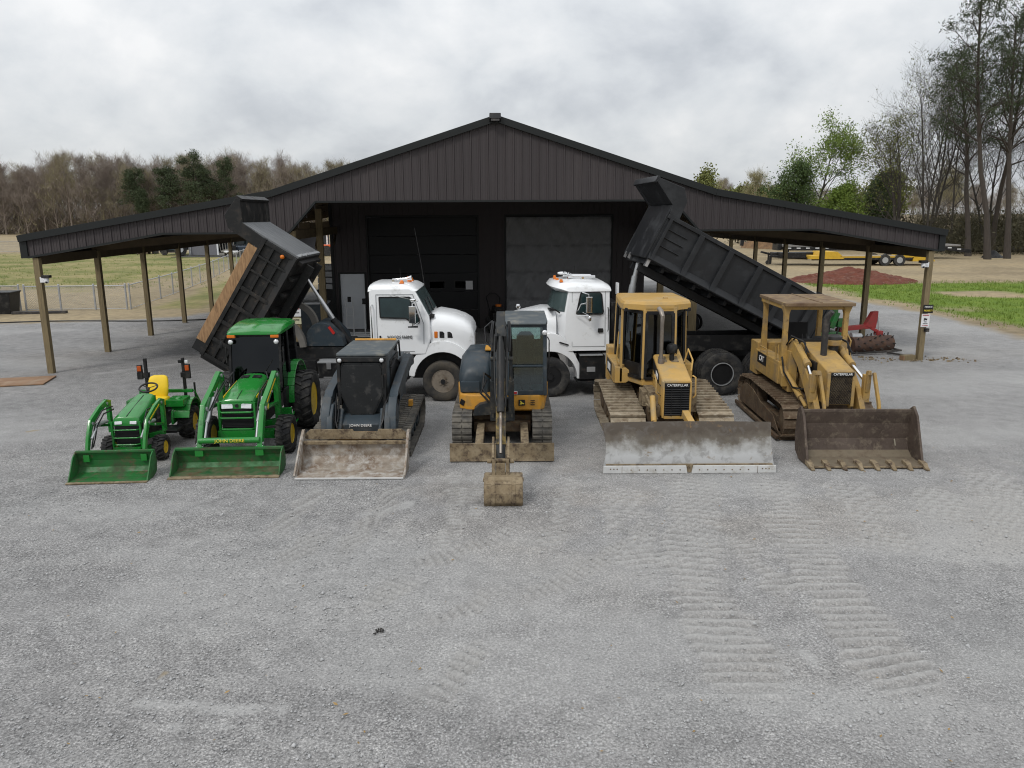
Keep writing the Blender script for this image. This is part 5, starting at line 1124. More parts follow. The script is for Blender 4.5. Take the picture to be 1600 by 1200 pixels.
b.build('bucket_cylinder', M['black_worn'], stk)
b = MB(O); b.cyl((X0, 11.54, 1.28), (X0, 11.16, .72), .024, 12); b.build('cylinder_rod', M['exhaust'], stk)
b = MB(O)
for s in (-1, 1):
    b.beam([(X0 + s * .115, 11.55, .82), (X0 + s * .115, 11.28, .74), (X0 + s * .115, 11.08, .64)], .035, .11); b.beam([(X0 + s * .10, 11.10, .66), (X0 + s * .10, 11.06, .34)], .05, .12)
    b.cyl((X0 + s * .14, 11.09, .62), (X0 + s * .20, 11.09, .62), .035, 10)
b.bx(X0 - .07, X0 + .07, 11.03, 11.12, .36, .60); b.cyl((X0 - .15, 11.10, .63), (X0 + .15, 11.10, .63), .03, 10); b.cyl((X0 - .16, 11.30, .55), (X0 + .16, 11.30, .55), .035, 10); b.build('bucket_link', M['mud_steel'], T, bev=.005)
XB = -.135
b = MB(O)
pr = [(11.12, .43), (10.98, .41), (10.86, .33), (10.79, .20), (10.79, .08), (10.85, .01), (10.97, -.005), (11.36, .02)]
for (ya, za), (yb, zb) in zip(pr[:-1], pr[1:]): b.quad((XB - .275, ya, za), (XB + .275, ya, za), (XB + .275, yb, zb), (XB - .275, yb, zb), .02)
for s in (-1, 1): b.prism(pr + [(11.30, .25)], 'x', XB + s * .275 - .012, XB + s * .275 + .012)
for s in (-.5, .5):
    for (ya, za), (yb, zb) in zip(pr[1:6], pr[2:7]): b.quad((XB + s * .3 - .03, ya - .015, za), (XB + s * .3 + .03, ya - .015, za), (XB + s * .3 + .03, yb - .015, zb), (XB + s * .3 - .03, yb - .015, zb), .015)
for x in (X0 - .12, X0 + .12): b.prism([(11.36, .40), (11.36, .56), (11.26, .60), (11.06, .44), (10.93, .36), (11.0, .30)], 'x', x - .015, x + .015)
b.bx(X0 - .13, X0 + .13, 10.90, 10.94, .335, .385); b.cyl((XB - .30, 10.98, .37), (XB + .30, 10.98, .37), .035, 10)
for k in range(4): b.bx(XB - .25 + k * .145, XB - .19 + k * .145, 11.34, 11.46, .0, .035)
b.build('digging_bucket', M['mud_steel'], T, bev=.008)
# ================================================================== BULLDOZER
O = (2.92, 15.0, 0)
T = thing('bulldozer', 'yellow cab bulldozer with wide polished steel blade', 'bulldozer', O)
for x0, x1 in ((1.80, 2.44), (3.42, 4.06)): add_track(T, x0, x1, [(14.0, .33, .28), (16.45, .36, .31), (15.85, .42, .36)], .165, M['track_pad'], 'steel', 'undercarriage', O)
b = MB(O); b.bx(2.5, 3.36, 14.0, 16.6, .28, .75); b.bx(2.35, 3.5, 14.9, 15.3, .3, .5); b.build('undercarriage_frame', M['undercarriage'], T, bev=.02)
# blade: curved mouldboard
b = MB(O); secs = []
zz = [.12, .2, .3, .42, .54, .66, .76]
XC = 2.93
def by(z): return 12.36 + .30 * ((.78 - z) / .66 - 1) ** 2 * .95 + .26 * max(0, (z - .35)) ** 2 * 1.2
def bhw(z): return 1.375 + .05 * ((z - .42) / .34) ** 2
front = [(by(z), z, bhw(z)) for z in zz]
nx_ = 12
vs = []; fs = []
for (y, z, h) in front:
    for i in range(nx_ + 1):
        t = i / nx_ * 2 - 1; vs.append((XC + h * t, y, z + (.018 * (1 - t * t) if z > .7 else 0)))
nb_ = len(vs); vs += [(v[0], v[1] + .05, v[2]) for v in vs]
W_ = nx_ + 1; H_ = len(front)
for j in range(H_ - 1):
    for i in range(nx_):
        a = j * W_ + i; fs.append((a, a + 1, a + W_ + 1, a + W_)); fs.append((nb_ + a + W_, nb_ + a + W_ + 1, nb_ + a + 1, nb_ + a))
for i in range(nx_):
    a = (H_ - 1) * W_ + i; fs.append((a, a + 1, nb_ + a + 1, nb_ + a)); fs.append((i + 1, i, nb_ + i, nb_ + i + 1))
for j in range(H_ - 1):
    a = j * W_; fs.append((a + W_, a, nb_ + a, nb_ + a + W_)); a += nx_; fs.append((a, a + W_, nb_ + a + W_, nb_ + a))
b.add(vs, fs); bl = b.build('blade', M['blade'], T, smooth=60)
b = MB(O)
for s in (-1, 1):
    b.prism([(XC + s * .035, .01), (XC + s * 1.43, .01), (XC + s * 1.425, .135), (XC + s * .06, .135)], 'y', 12.28, 12.32) if s > 0 else b.prism([(XC - .035, .01), (XC - .06, .135), (XC - 1.425, .135), (XC - 1.43, .01)], 'y', 12.28, 12.32)
ce = b.build('cutting_edge', M['steel_bright'], bl, bev=.004)
b = MB(O); b.bx(XC - .05, XC + .05, 12.325, 12.42, .01, .14); b.bx(XC - 1.38, XC + 1.38, 12.33, 12.46, .08, .15)
for s in (-1, 1):
    b.bx(XC + s * 1.12 - .003, XC + s * 1.12 + .003, 12.277, 12.285, .012, .134)
    for k in range(7): x = XC + s * (.16 + .135 * k); b.cyl((x, 12.28, .07), (x, 12.274, .07), .011, 8)
    for k in range(3): x = XC + s * (1.20 + .055 * k); b.cyl((x, 12.28, .085), (x, 12.274, .085), .011, 8)
b.build('bolts', M['mud_steel'], ce, smooth=30)
b = MB(O)
for s in (-1, 1): b.beam([(XC + s * .52, 12.72, .30), (XC + s * .56, 13.3, .34), (XC + s * .56, 14.9, .42)], .14, .2)
b.bx(XC - .6, XC + .6, 12.66, 12.8, .25, .45); b.bar((XC + .20, 12.75, .55), (XC + .16, 13.5, .72), .12, .12); b.build('push_frame', M['cat_yellow'], T, bev=.01)
b = MB(O); b.cyl((2.50, 13.35, .68), (2.55, 13.15, .50), .03, 10); b.cyl((2.52, 13.62, 1.0), (2.50, 13.30, .62), .05, 12)
b.build('blade_cylinder', M['cat_yellow'], T)
# hood
b = MB(O)
b.loft([[(2.69, y, .62), (3.23, y, .62), (3.23, y, zt - .03), (3.20, y, zt), (2.72, y, zt), (2.69, y, zt - .03)] for y, zt in ((13.66, 1.28), (13.72, 1.315), (14.15, 1.44), (14.9, 1.68))])
hd = b.build('hood', M['cat_yellow'], T, bev=.015)
b = MB(O); b.bx(2.735, 3.185, 13.625, 13.66, .64, 1.24); gr_ = b.build('grille', M['dark_inside'], T)
b = MB(O)
for i in range(13): b.box((2.96, 13.615, .66 + i * .042), (.43, .03, .012), (R_(-35), 0, 0))
for x in (2.86, 3.03): b.bx(x - .006, x + .006, 13.6, 13.63, .64, 1.18)
b.build('grille_bars', M['black'], gr_)
b = MB(O); b.bx(2.70, 2.735, 13.61, 13.67, .60, 1.27); b.bx(3.185, 3.22, 13.61, 13.67, .60, 1.27); b.bx(2.735, 3.185, 13.61, 13.67, 1.24, 1.28); b.bx(2.735, 3.185, 13.62, 13.66, .58, .64); b.build('grille_frame', M['cat_yellow'], hd, bev=.008)
b = MB(O); b.bx(2.74, 3.18, 13.598, 13.612, 1.17, 1.245); b.build('name_plate', M['letter_k'], hd); text('CATERPILLAR', .062, (2.96 - O[0], 13.594 - O[1], 1.207), FRONT, M['letter_w'], T, wide=1.0)
b = MB(O); b.box((2.83, 14.42, 1.531), (.14, .22, .008), (R_(18), 0, 0)); b.box((3.05, 14.42, 1.531), (.14, .22, .008), (R_(18), 0, 0)); b.build('hood_vent', M['mud_steel'], hd)
b = MB(O); b.quad((2.683, 13.95, 1.18), (2.683, 14.55, 1.32), (2.683, 14.55, 1.52), (2.683, 13.95, 1.33), .008); sp = b.build('side_plate', M['letter_k'], hd)
b = MB(O); b.quad((2.676, 14.0, 1.23), (2.676, 14.2, 1.28), (2.676, 14.2, 1.36), (2.676, 14.0, 1.31), .006); b.build('side_lettering', M['letter_w'], sp)
b = MB(O)
for z in (.78, .98, 1.16): b.bx(2.684, 2.692, 13.74, 14.45, z, z + .012)
b.bx(2.684, 2.692, 14.1, 14.112, .7, 1.4); b.bx(3.228, 3.236, 14.1, 14.112, .7, 1.4); b.build('panel_gap', M['black'], hd)
for pts, r in (([(2.66, 13.72, 1.0), (2.60, 13.70, 1.05), (2.60, 13.72, 1.25), (2.64, 14.1, 1.30)], .014), ([(3.27, 13.72, .95), (3.31, 13.70, 1.0), (3.31, 13.74, 1.32), (3.27, 13.80, 1.34)], .016), ([(3.22, 14.3, 1.50), (3.27, 14.25, 1.75), (3.29, 13.95, 1.60), (3.25, 13.85, 1.42)], .016)):
    b = MB(O); b.tube(pts, r, 6); b.build('hand_rail', M['cat_yellow'], T)
b = MB(O); b.cyl((2.78, 14.30, 1.46), (2.78, 14.30, 1.56), .06, 16); b.tube([(2.78, 14.30, 1.5), (2.78, 14.30, 2.2), (2.78, 14.29, 2.36), (2.765, 14.36, 2.44), (2.74, 14.46, 2.48)], [.035, .035, .04, .045, .045], 14); b.build('exhaust_pipe', M['exhaust'], T)
b = MB(O); b.cyl((3.0, 14.40, 1.5), (3.0, 14.40, 1.66), .045, 16); b.lathe([(.05, 0), (.09, .02), (.10, .06), (.10, .13), (.085, .17), (.04, .19)], (3.0, 14.40, 1.64), (0, 0, 1), 24); b.build('air_precleaner', M['black'], T)
# engine bay sides and floor
b = MB(O); b.bx(2.52, 3.40, 13.95, 15.0, .62, 1.0); b.bx(2.58, 2.68, 13.7, 14.2, .6, .8); b.tube([(2.55, 13.6, .7), (2.50, 13.8, .85), (2.5, 14.1, .9)], .03, 8); b.tube([(2.6, 13.5, .6), (2.52, 13.65, .78), (2.46, 13.9, .8)], .02, 8); b.bx(2.42, 2.52, 14.1, 14.5, .7, .98); b.build('engine_bay', M['mud_steel'], T, bev=.015)
# cab: tapered plan
PL = [(2.20, 16.35), (2.18, 15.25), (2.50, 14.60), (3.10, 14.60), (3.42, 15.25), (3.40, 16.35)]
def ring(z, g=0, sh=0): cx, cy = 2.8, 15.5; return [(cx + (x - cx) * (1 + g), cy + (y - cy) * (1 + g) + sh, z) for x, y in PL]
b = MB(O); b.loft([ring(.98), ring(1.12, .0)]); b.bx(2.02, 2.24, 15.15, 16.45, .92, 1.30); b.bx(3.38, 3.58, 15.15, 16.45, .92, 1.30); b.prism([(2.02, .95), (2.24, .95), (2.46, 1.10), (2.24, 1.25), (2.02, 1.28)], 'y', 15.0, 15.16)
b.bx(2.05, 3.55, 16.3, 16.75, .7, 1.45); b.build('cab_base', M['cat_yellow'], T, bev=.02)
b = MB(O); b.bx(2.012, 2.022, 15.5, 16.2, 1.0, 1.26); pn = b.build('side_plate', M['letter_k'], T); b = MB(O); b.bx(2.006, 2.013, 15.65, 16.05, 1.06, 1.2); b.build('side_lettering', M['letter_w'], pn)
b = MB(O); q0 = ring(1.12); q1 = ring(2.44, -.05)
for i in range(6):
    w = .085 if i in (0, 1, 4, 5) else .06
    b.bar(q0[i], q1[i], w, w, (0, 1, 0))
for z, qq in ((2.40, q1),):
    for i in range(6): b.bar(qq[i], qq[(i + 1) % 6], .05, .08)
b.build('cab_frame', M['cat_yellow'], T, bev=.012)
b = MB(O)
def panel(i, j, a, c, z0, z1, off=0):
    p0, p1, r0, r1 = map(Vector, (q0[i], q0[j], q1[i], q1[j]))
    def at(t, z): f = (z - 1.12) / 1.32; return (p0.lerp(p1, t)).lerp(r0.lerp(r1, t), f)
    return [at(a, z0), at(c, z0), at(c, z1), at(a, z1)]
for (i, j) in ((1, 2), (2, 3), (3, 4), (0, 1), (4, 5)):
    A = panel(i, j, .06, .94, 1.12, 2.38); n = len(A)
    for k in range(4): b.bar(A[k], A[(k + 1) % 4], .065, .06, (0, 1, 0))
# dark lower corner of the swept door glass
for (i, j) in ((1, 2), (3, 4)):
    A = panel(i, j, .06, .94, 1.12, 1.40); b.quad(*A, .012)
b.build('window_frame', M['black'], T, bev=.006)
b = MB(O)
for (i, j) in ((1, 2), (2, 3), (3, 4), (0, 1), (4, 5), (5, 0)): b.quad(*panel(i, j, .06, .94, 1.2, 2.38), .006)
b.build('window', M['glass'], T)
b = MB(O); b.bx(2.55, 3.05, 15.3, 15.75, 1.12, 1.42); b.box((2.8, 15.82, 1.75), (.5, .12, .7)); b.bx(2.35, 2.5, 15.1, 15.7, 1.12, 1.6); b.bx(3.1, 3.25, 15.1, 15.7, 1.12, 1.6); b.bx(2.62, 3.0, 14.75, 14.95, 1.12, 1.6); b.bx(2.3, 3.3, 16.2, 16.26, 1.12, 1.7); b.tube([(2.7, 15.0, 1.6), (2.7, 15.1, 1.85)], .02, 6); b.build('cab_interior', M['seat_grey'], T, bev=.02)
RF = [(2.20, 16.45), (2.11, 15.05), (2.14, 14.86), (2.40, 14.72), (2.52, 14.62), (3.06, 14.62), (3.20, 14.72), (3.42, 14.86), (3.46, 15.05), (3.42, 16.45)]
b = MB(O); b.loft([[(2.8 + (x - 2.8) * g, 15.5 + (y - 15.5) * g, z) for x, y in RF] for z, g in ((2.43, 1.0), (2.53, 1.0), (2.575, .96), (2.59, .88))]); b.box((3.0, 15.2, 2.60), (.08, .1, .03)); b.build('cab_roof', M['cat_yellow'], T, bev=.0, smooth=30)
for x in (2.22, 3.36):
    b = MB(O); b.box((x, 14.86, 2.42), (.12, .08, .07)); b.build('work_lamp', M['black'], T, bev=.01)
b = MB(O); b.bx(2.12, 2.16, 15.0, 15.06, .98, 2.4); b.tube([(2.1, 15.1, 1.3), (2.06, 15.1, 1.4), (2.1, 15.15, 1.95)], .015, 6); b.build('door_post', M['cat_yellow'], T)

# ================================================================== TRACK LOADER WITH TOOTHED BUCKET
O = (5.92, 15.0, 0)
T = thing('crawler_loader', 'old yellow open-cab crawler loader with rusty roof and brown toothed bucket', 'crawler loader', O, R_(-1))
for x0, x1 in ((5.07, 5.48), (6.35, 6.76)): add_track(T, x0, x1, [(14.33, .36, .33), (16.85, .36, .33), (16.3, .4, .34)], .165, M['track_dark'], 'steel', 'undercarriage', O)
b = MB(O)
for s in (5.0, 6.83): b.prism([(14.1, .04), (17.0, .04), (17.05, .12), (14.05, .12)], 'x', s - .03, s + .03)
for s in (5.055, 6.775): b.prism([(14.2, .15), (16.9, .15), (16.9, .45), (16.5, .62), (16.0, .60), (15.4, .46), (14.6, .40)], 'x', s - .012, s + .012)
b.bx(5.45, 6.4, 14.1, 17.0, .3, .8); b.build('undercarriage_frame', M['undercarriage'], T, bev=.015)
BXc = 6.01
loader_bucket(T, .965, [(12.50, .03), (12.95, .05), (13.10, .14), (13.18, .34), (13.17, .62), (13.10, .85)], [(12.55, .01), (13.0, .02), (13.20, .12), (13.26, .4), (13.2, .86), (13.08, .94), (12.92, .80), (12.62, .12)], .035, [M['loader_bucket'], M['loader_floor']], o=O, xc=BXc, floor_n=2, rim=(13.12, .85, .06, .05))
b = MB(O)
for k in range(8):
    x = BXc - .95 + 1.9 * k / 7
    b.loft([[(x - w, y, z - h), (x + w, y, z - h), (x + w, y, z + h), (x - w, y, z + h)] for (y, z, w, h) in ((12.66, .075, .045, .035), (12.50, .055, .045, .04), (12.44, .03, .035, .022), (12.36, .014, .028, .010))])
b.bx(BXc - .96, BXc + .96, 12.47, 12.60, .015, .045); b.build('bucket_teeth', M['mud_steel'], T, bev=.006)
b = MB(O); b.box((6.72, 13.11, .28), (.02, .015, .12), (0, R_(-12), 0)); b.build('chalk_mark', P('pale_scratch', (.30, .27, .21), .8), T)
# hood
b = MB(O); b.loft([[(x0, y, z0), (x1, y, z0), (x1, y, zt), (x1 - .03, y, zt + .02), (x0 + .03, y, zt + .02), (x0, y, zt)] for y, x0, x1, z0, zt in ((13.40, 5.57, 6.05, .88, 1.47), (13.9, 5.57, 6.06, .88, 1.58), (14.85, 5.60, 6.10, .9, 1.76))]); hd = b.build('hood', M['cat_old'], T, bev=.012)
b = MB(O); b.bx(5.62, 6.00, 13.375, 13.40, .90, 1.42); gr_ = b.build('grille', M['dark_inside'], T)
b = MB(O)
for r in range(15):
    z = .915 + r * .034
    for k in range(13):
        x = 5.64 + k * .029 + (.0145 if r % 2 else 0); b.lathe([(.016, 0), (.016, .006), (.012, .006), (.012, 0)], (x, 13.368, z), (0, 1, 0), 6, False)
b.build('grille_mesh', M['mud_steel'], gr_, smooth=0)
b = MB(O); b.bx(5.565, 5.62, 13.36, 13.42, .86, 1.46); b.bx(6.0, 6.055, 13.36, 13.42, .86, 1.46); b.bx(5.62, 6.0, 13.36, 13.42, 1.42, 1.48); b.build('grille_frame', M['cat_old'], hd, bev=.008)
b = MB(O); b.bx(5.62, 6.02, 13.35, 13.362, 1.41, 1.475); b.build('name_plate', M['letter_k'], hd); text('CATERPILLAR', .056, (5.82 - O[0], 13.345 - O[1], 1.442), FRONT, M['letter_w'], T, wide=.98)
b = MB(O); b.bx(5.53, 5.57, 13.9, 14.7, 1.2, 1.55); b.build('side_louvre', M['black_worn'], hd)
b = MB(O); b.tube([(5.76, 14.15, 1.6), (5.76, 14.15, 2.25), (5.77, 14.12, 2.36), (5.82, 14.05, 2.46)], [.058, .058, .058, .045], 14); b.build('exhaust_stack', M['exh_dark'], T)
b = MB(O); b.cyl((6.05, 14.45, 1.60), (6.05, 14.45, 1.78), .09, 16); b.build('precleaner_base', M['black'], T); b = MB(O); b.lathe([(.09, 0), (.14, .02), (.145, .10), (.13, .12)], (6.05, 14.45, 1.77), (0, 0, 1), 24); pc_ = b.build('precleaner', M['cat_old'], T)
b = MB(O); b.lathe([(.13, 0), (.145, .015), (.145, .06), (.10, .09), (.02, .10)], (6.05, 14.45, 1.885), (0, 0, 1), 24); b.build('precleaner_cap', M['exh_dark'], pc_)
# loader arms, levers and cylinders
for s, xa in ((-1, 5.44), (1, 6.24)):
    b = MB(O); b.beam([(xa, 15.15, 1.55), (xa, 14.85, 1.72), (xa, 14.35, 1.50), (xa, 13.75, 1.02), (xa, 13.38, .58), (xa, 13.25, .35)], .10, [.18, .26, .27, .30, .26, .18]); b.bar((xa, 14.95, .8), (xa, 14.95, 1.6), .16, .34, (0, 1, 0))
    ar = b.build('loader_arm', M['cat_old'], T, bev=.012)
    b = MB(O); xl = 5.37 if s < 0 else 6.32
    b.beam([(xl, 13.55, 1.10), (xl, 13.46, 1.45), (xl + s * -.04, 13.34, 1.47)], .06, [.14, .12, .08]); b.beam([(xl + .06, 13.40, 1.46), (xl + .10, 13.22, .98), (xl + .12, 13.16, .72)], .05, .075); b.bx(xl - .05, xl + .07, 13.5, 13.62, .9, 1.4); b.build('tilt_lever', M['cat_old'], T, bev=.01)
    b = MB(O); b.cyl((xa + s * -.02, 14.62, 1.72), (xa - .0, 14.05, 1.50), .06, 14); b.cyl((xa, 14.1, 1.52), (xa, 14.0, 1.48), .07, 14); b.build('tilt_cylinder', M['cat_old'], T)
    b = MB(O); b.cyl((xa, 14.02, 1.49), (xl + .02, 13.56, 1.24), .032, 12); b.build('cylinder_rod', M['chrome'], T)
    b = MB(O); b.cyl((xa - .10, 14.85, 1.16), (xa - .04, 14.15, .84), .06, 12); b.cyl((xa - .04, 14.15, .84), (xa - .02, 13.9, .72), .035, 10); b.build('lift_cylinder', M['cat_old'], T)
    b = MB(O)
    b.tube([(xa - .05, 14.95, 1.72), (xa - .02, 14.7, 1.88), (xa + .08, 14.45, 1.82), (xa + .06, 14.3, 1.62)], .016, 6); b.tube([(xa - .09, 15.0, 1.68), (xa - .1, 14.7, 1.92), (xa + .02, 14.38, 1.86), (xa + .1, 14.3, 1.66)], .016, 6)
    b.tube([(xa - .16, 15.0, 1.5), (xa - .17, 14.8, 1.2), (xa - .12, 14.4, .98), (xa - .05, 14.05, 1.02), (xa, 13.9, 1.1)], .018, 6); b.build('hydraulic_hose', M['black'], T)
# operator platform and canopy
b = MB(O); b.bx(5.22, 5.50, 14.98, 16.55, .92, 1.36); b.bx(6.38, 6.66, 14.98, 16.55, .92, 1.36); b.bx(5.5, 6.38, 14.98, 16.6, .85, 1.02); b.bx(5.25, 6.6, 16.5, 17.0, .8, 1.5); b.bx(5.62, 6.28, 14.86, 15.02, 1.0, 1.74); b.prism([(14.98, .95), (14.98, 1.3), (14.80, 1.12), (14.80, .9)], 'x', 5.24, 5.48); b.build('platform', M['cat_old'], T, bev=.015)
b = MB(O); b.bx(5.212, 5.222, 15.75, 16.35, 1.12, 1.34); pn = b.build('side_plate', M['letter_k'], T); text('CAT', .17, (5.208 - O[0], 16.05 - O[1], 1.225), (PI / 2, 0, -PI / 2), M['letter_w'], T)
b = MB(O); b.bx(5.215, 5.228, 15.05, 15.6, .97, 1.30); b.build('side_door', M['cat_old'], T, bev=.004)
b = MB(O)
PS = [(5.32, 15.02, .075), (6.47, 15.02, .075), (5.36, 16.45, .075), (6.50, 16.45, .075)]
for x, y, w in PS:
    b.loft([[(x - w * g, y - w * g, z), (x + w * g, y - w * g, z), (x + w * g, y + w * g, z), (x - w * g, y + w * g, z)] for z, g in ((1.0, .95), (1.9, .6), (2.30, .62), (2.46, 1.15))])
b.bx(5.26, 6.54, 14.98, 15.06, 2.38, 2.46); b.bx(5.28, 6.54, 16.4, 16.5, 2.38, 2.46); b.bx(5.27, 5.36, 15.0, 16.5, 2.38, 2.46); b.bx(6.45, 6.55, 15.0, 16.5, 2.38, 2.46); b.build('canopy_posts', M['cat_old'], T, bev=.01)
b = MB(O); b.loft([[(5.24, 14.86, z), (6.58, 14.86, z), (6.58, 16.62, z + .0), (5.26, 16.62, z)] for z in (2.455, 2.52)]); b.bar((5.95, 14.9, 2.525), (5.93, 16.6, 2.525), .03, .02); b.build('canopy_roof', M['roof_rust'], T, bev=.012)
b = MB(O); b.bx(5.68, 6.12, 15.6, 16.05, 1.02, 1.38); b.box((5.9, 16.1, 1.68), (.46, .12, .62), (R_(-6), 0, 0)); b.ball((6.03, 15.15, 1.80), .09, 10, (1.4, 1, .5)); b.bx(5.6, 6.25, 15.0, 15.12, 1.4, 1.8)
for x in (5.72, 5.80, 6.15): b.tube([(x, 15.2, 1.02), (x, 15.1, 1.55), (x, 15.2, 1.88)], .013, 6)
b.build('operator_seat', M['dark_inside'], T, bev=.02)
b = MB(O); b.tube([(5.24, 15.2, 1.34), (5.22, 15.2, 1.62), (5.24, 15.12, 1.68), (5.27, 15.1, 1.4)], .014, 6); b.tube([(5.23, 15.75, 1.36), (5.22, 15.75, 1.48), (5.22, 16.2, 1.48), (5.23, 16.2, 1.36)], .014, 6); b.tube([(6.6, 15.15, 1.3), (6.64, 15.1, 1.75), (6.62, 15.3, 1.9), (6.6, 15.5, 1.4)], .016, 6)
b.bar((6.54, 15.0, 1.55), (6.30, 14.1, 1.35), .06, .14); b.build('grab_rail', M['cat_old'], T)

# ================================================================== DUMP TRUCKS
def dump_bed(T, o, u, v, y0, y1, L, H, Hf, canopy, sty):
    ox, oz = o
    def P3(a, b_, y): return (ox + a * u[0] + b_ * v[0], y, oz + a * u[1] + b_ * v[1])
    class BB(MB):
        def pb(s, a0, a1, b0, b1, y0, y1): return s.add([P3(a, bb, y) for a in (a0, a1) for y in (y0, y1) for bb in (b0, b1)], [(0, 1, 3, 2), (4, 6, 7, 5), (0, 4, 5, 1), (2, 3, 7, 6), (0, 2, 6, 4), (1, 5, 7, 3)])
        def poly(s, pts, ya, yb):
            n = len(pts); return s.add([P3(a, c, ya) for a, c in pts] + [P3(a, c, yb) for a, c in pts], [tuple(range(n - 1, -1, -1)), tuple(range(n, 2 * n))] + [(i, (i + 1) % n, n + (i + 1) % n, n + i) for i in range(n)])
    main, worn = M['bed_black'] if sty == 'stakes' else M['bed_worn'], M['bed_floor_steel']
    b = BB(); b.pb(0, L, 0, .06, y0 + .02, y1 - .02)
    for i in range(int(L / .42) + 1): b.pb(.05 + i * .42, .13 + i * .42, -.12, 0, y0 + .12, y1 - .12)
    ym = (y0 + y1) / 2
    for s in (-.38, .38): b.pb(.1, L, -.30, -.12, ym + s - .05, ym + s + .05)
    bed = b.build('dump_bed', main, T, bev=.01)
    for s, y in ((-1, y0), (1, y1)):
        b = BB(); t = .05 * -s
        b.pb(0, L, .05, H, min(y, y + t), max(y, y + t))
        b.pb(-.02, L, H - .07, H + .02, y - .07, y + .07) if s < 0 else b.pb(-.02, L, H - .07, H + .02, y - .07, y + .07)
        if sty == 'stakes':
            b.loft([[P3(a, .0, y), P3(a, .0, y + s * .13), P3(a, .03, y + s * .14), P3(a, .17, y + s * .02), P3(a, .17, y)] for a in (0, L)])
            for k in range(6): a = .05 + k * (L - .15) / 5.4 + (.0 if k else 0); b.loft([[P3(aa, .02, y), P3(aa, .02, y + s * .15), P3(aa, .18, y + s * .105), P3(aa, H - .05, y + s * .10), P3(aa, H - .02, y)] for aa in (a, a + (.13 if k else .07))])
            for bb in (.38, .58, .78): b.pb(.12, .62, bb, bb + .022, y + (s * .03 if s < 0 else 0) - .01, y + (0 if s < 0 else .03) + .01)
        else:
            for a in (0.0, .36, .72, 1.15, 1.6, 2.05, 2.5, L - .08): b.pb(a, a + (.05 if a in (.36, .72) else .09), .02, H, y - .055, y + .055)
            for bb in (.28, .52): b.pb(0, L, bb, bb + .055, y - .05, y + .05)
            b.loft([[P3(a, .0, y), P3(a, .0, y + s * .09), P3(a, .15, y + s * .02), P3(a, .15, y)] for a in (0, L)])
        b.build('side_wall', main, bed, bev=.008)
    b = BB(); b.pb(-.05, 0, 0, Hf, y0 + .01, y1 - .01); fw = b.build('front_wall', worn if sty != 'stakes' else main, bed, bev=.008)
    b = BB(); a1, b1, lip = canopy
    b.poly([(0, Hf), (a1, b1), (a1 + .01, b1 + .05), (.0, Hf + .06)], y0 + .12, y1 - .12)
    for s, y in ((-1, y0), (1, y1)):
        b.poly([(.25, H - .02), (.0, H - .02), (-.05, Hf), (a1, b1 - .03), (a1 + .02, b1 + .06), (.02, Hf + .44 if sty == 'stakes' else Hf + .40), (.22, Hf + .20)], y - .03, y + .03)
    b.pb(a1 - .03, a1 + .03, b1 - .06, b1 + .09, y0 + .0, y1 - .0); b.build('cab_shield', main, bed, bev=.008)
    b = BB(); b.pb(L, L + .05, 0, H, y0, y1)
    for i in range(5): yy = y0 + .1 + i * (y1 - y0 - .2) / 4; b.pb(L + .05, L + .12, 0, H, yy - .04, yy + .04)
    b.build('tailgate', main, bed, bev=.008)
    return bed, P3, BB
def mirror(T, top, bot, hw=.09, d=.05, sx=1):
    b = MB(); (x, y, z0), (_, _, z1) = bot, top
    b.tube([(x + sx * .12, y + .22, z1 + .08), (x, y, z1 + .05), (x, y, z0 - .06), (x + sx * .10, y + .22, z0 - .02)], .014, 8); b.tube([(x + sx * .10, y + .2, (z0 + z1) / 2), (x, y, (z0 + z1) / 2)], .012, 6)
    m = b.build('mirror_bracket', M['chrome'], T)
    b = MB(); b.bx(x - hw, x + hw, y - d, y + .02, z0, z1); b.build('mirror_head', M['chrome'], m, bev=.015); return m
def arch_band(b, c, r0, r1, a0, a1, y0, y1, n=14, shape=None):
    rings = []
    for k in range(n + 1):
        a = R_(a0 + (a1 - a0) * k / n); ro = r1 if shape is None else shape(a)
        rings.append([(c[0] + r0 * math.cos(a), y0, c[1] + r0 * math.sin(a)), (c[0] + ro * math.cos(a), y0 + .03, c[1] + ro * math.sin(a)), (c[0] + ro * math.cos(a), y1, c[1] + ro * math.sin(a)), (c[0] + r0 * math.cos(a), y1, c[1] + r0 * math.sin(a))])
    b.loft(rings); return b
M['mudguard'] = P('grey_mudguard', (.15, .14, .125), .7, var=.2)
M['window_gloss'] = P('reflective_cab_window', (.018, .034, .036), .07, var=.5, vs=2.2)  # greenish base colour stands in for a reflection in the glass
M['ws_gloss'] = P('windscreen_glass', (.06, .085, .085), .07, var=.4, vs=1.2)
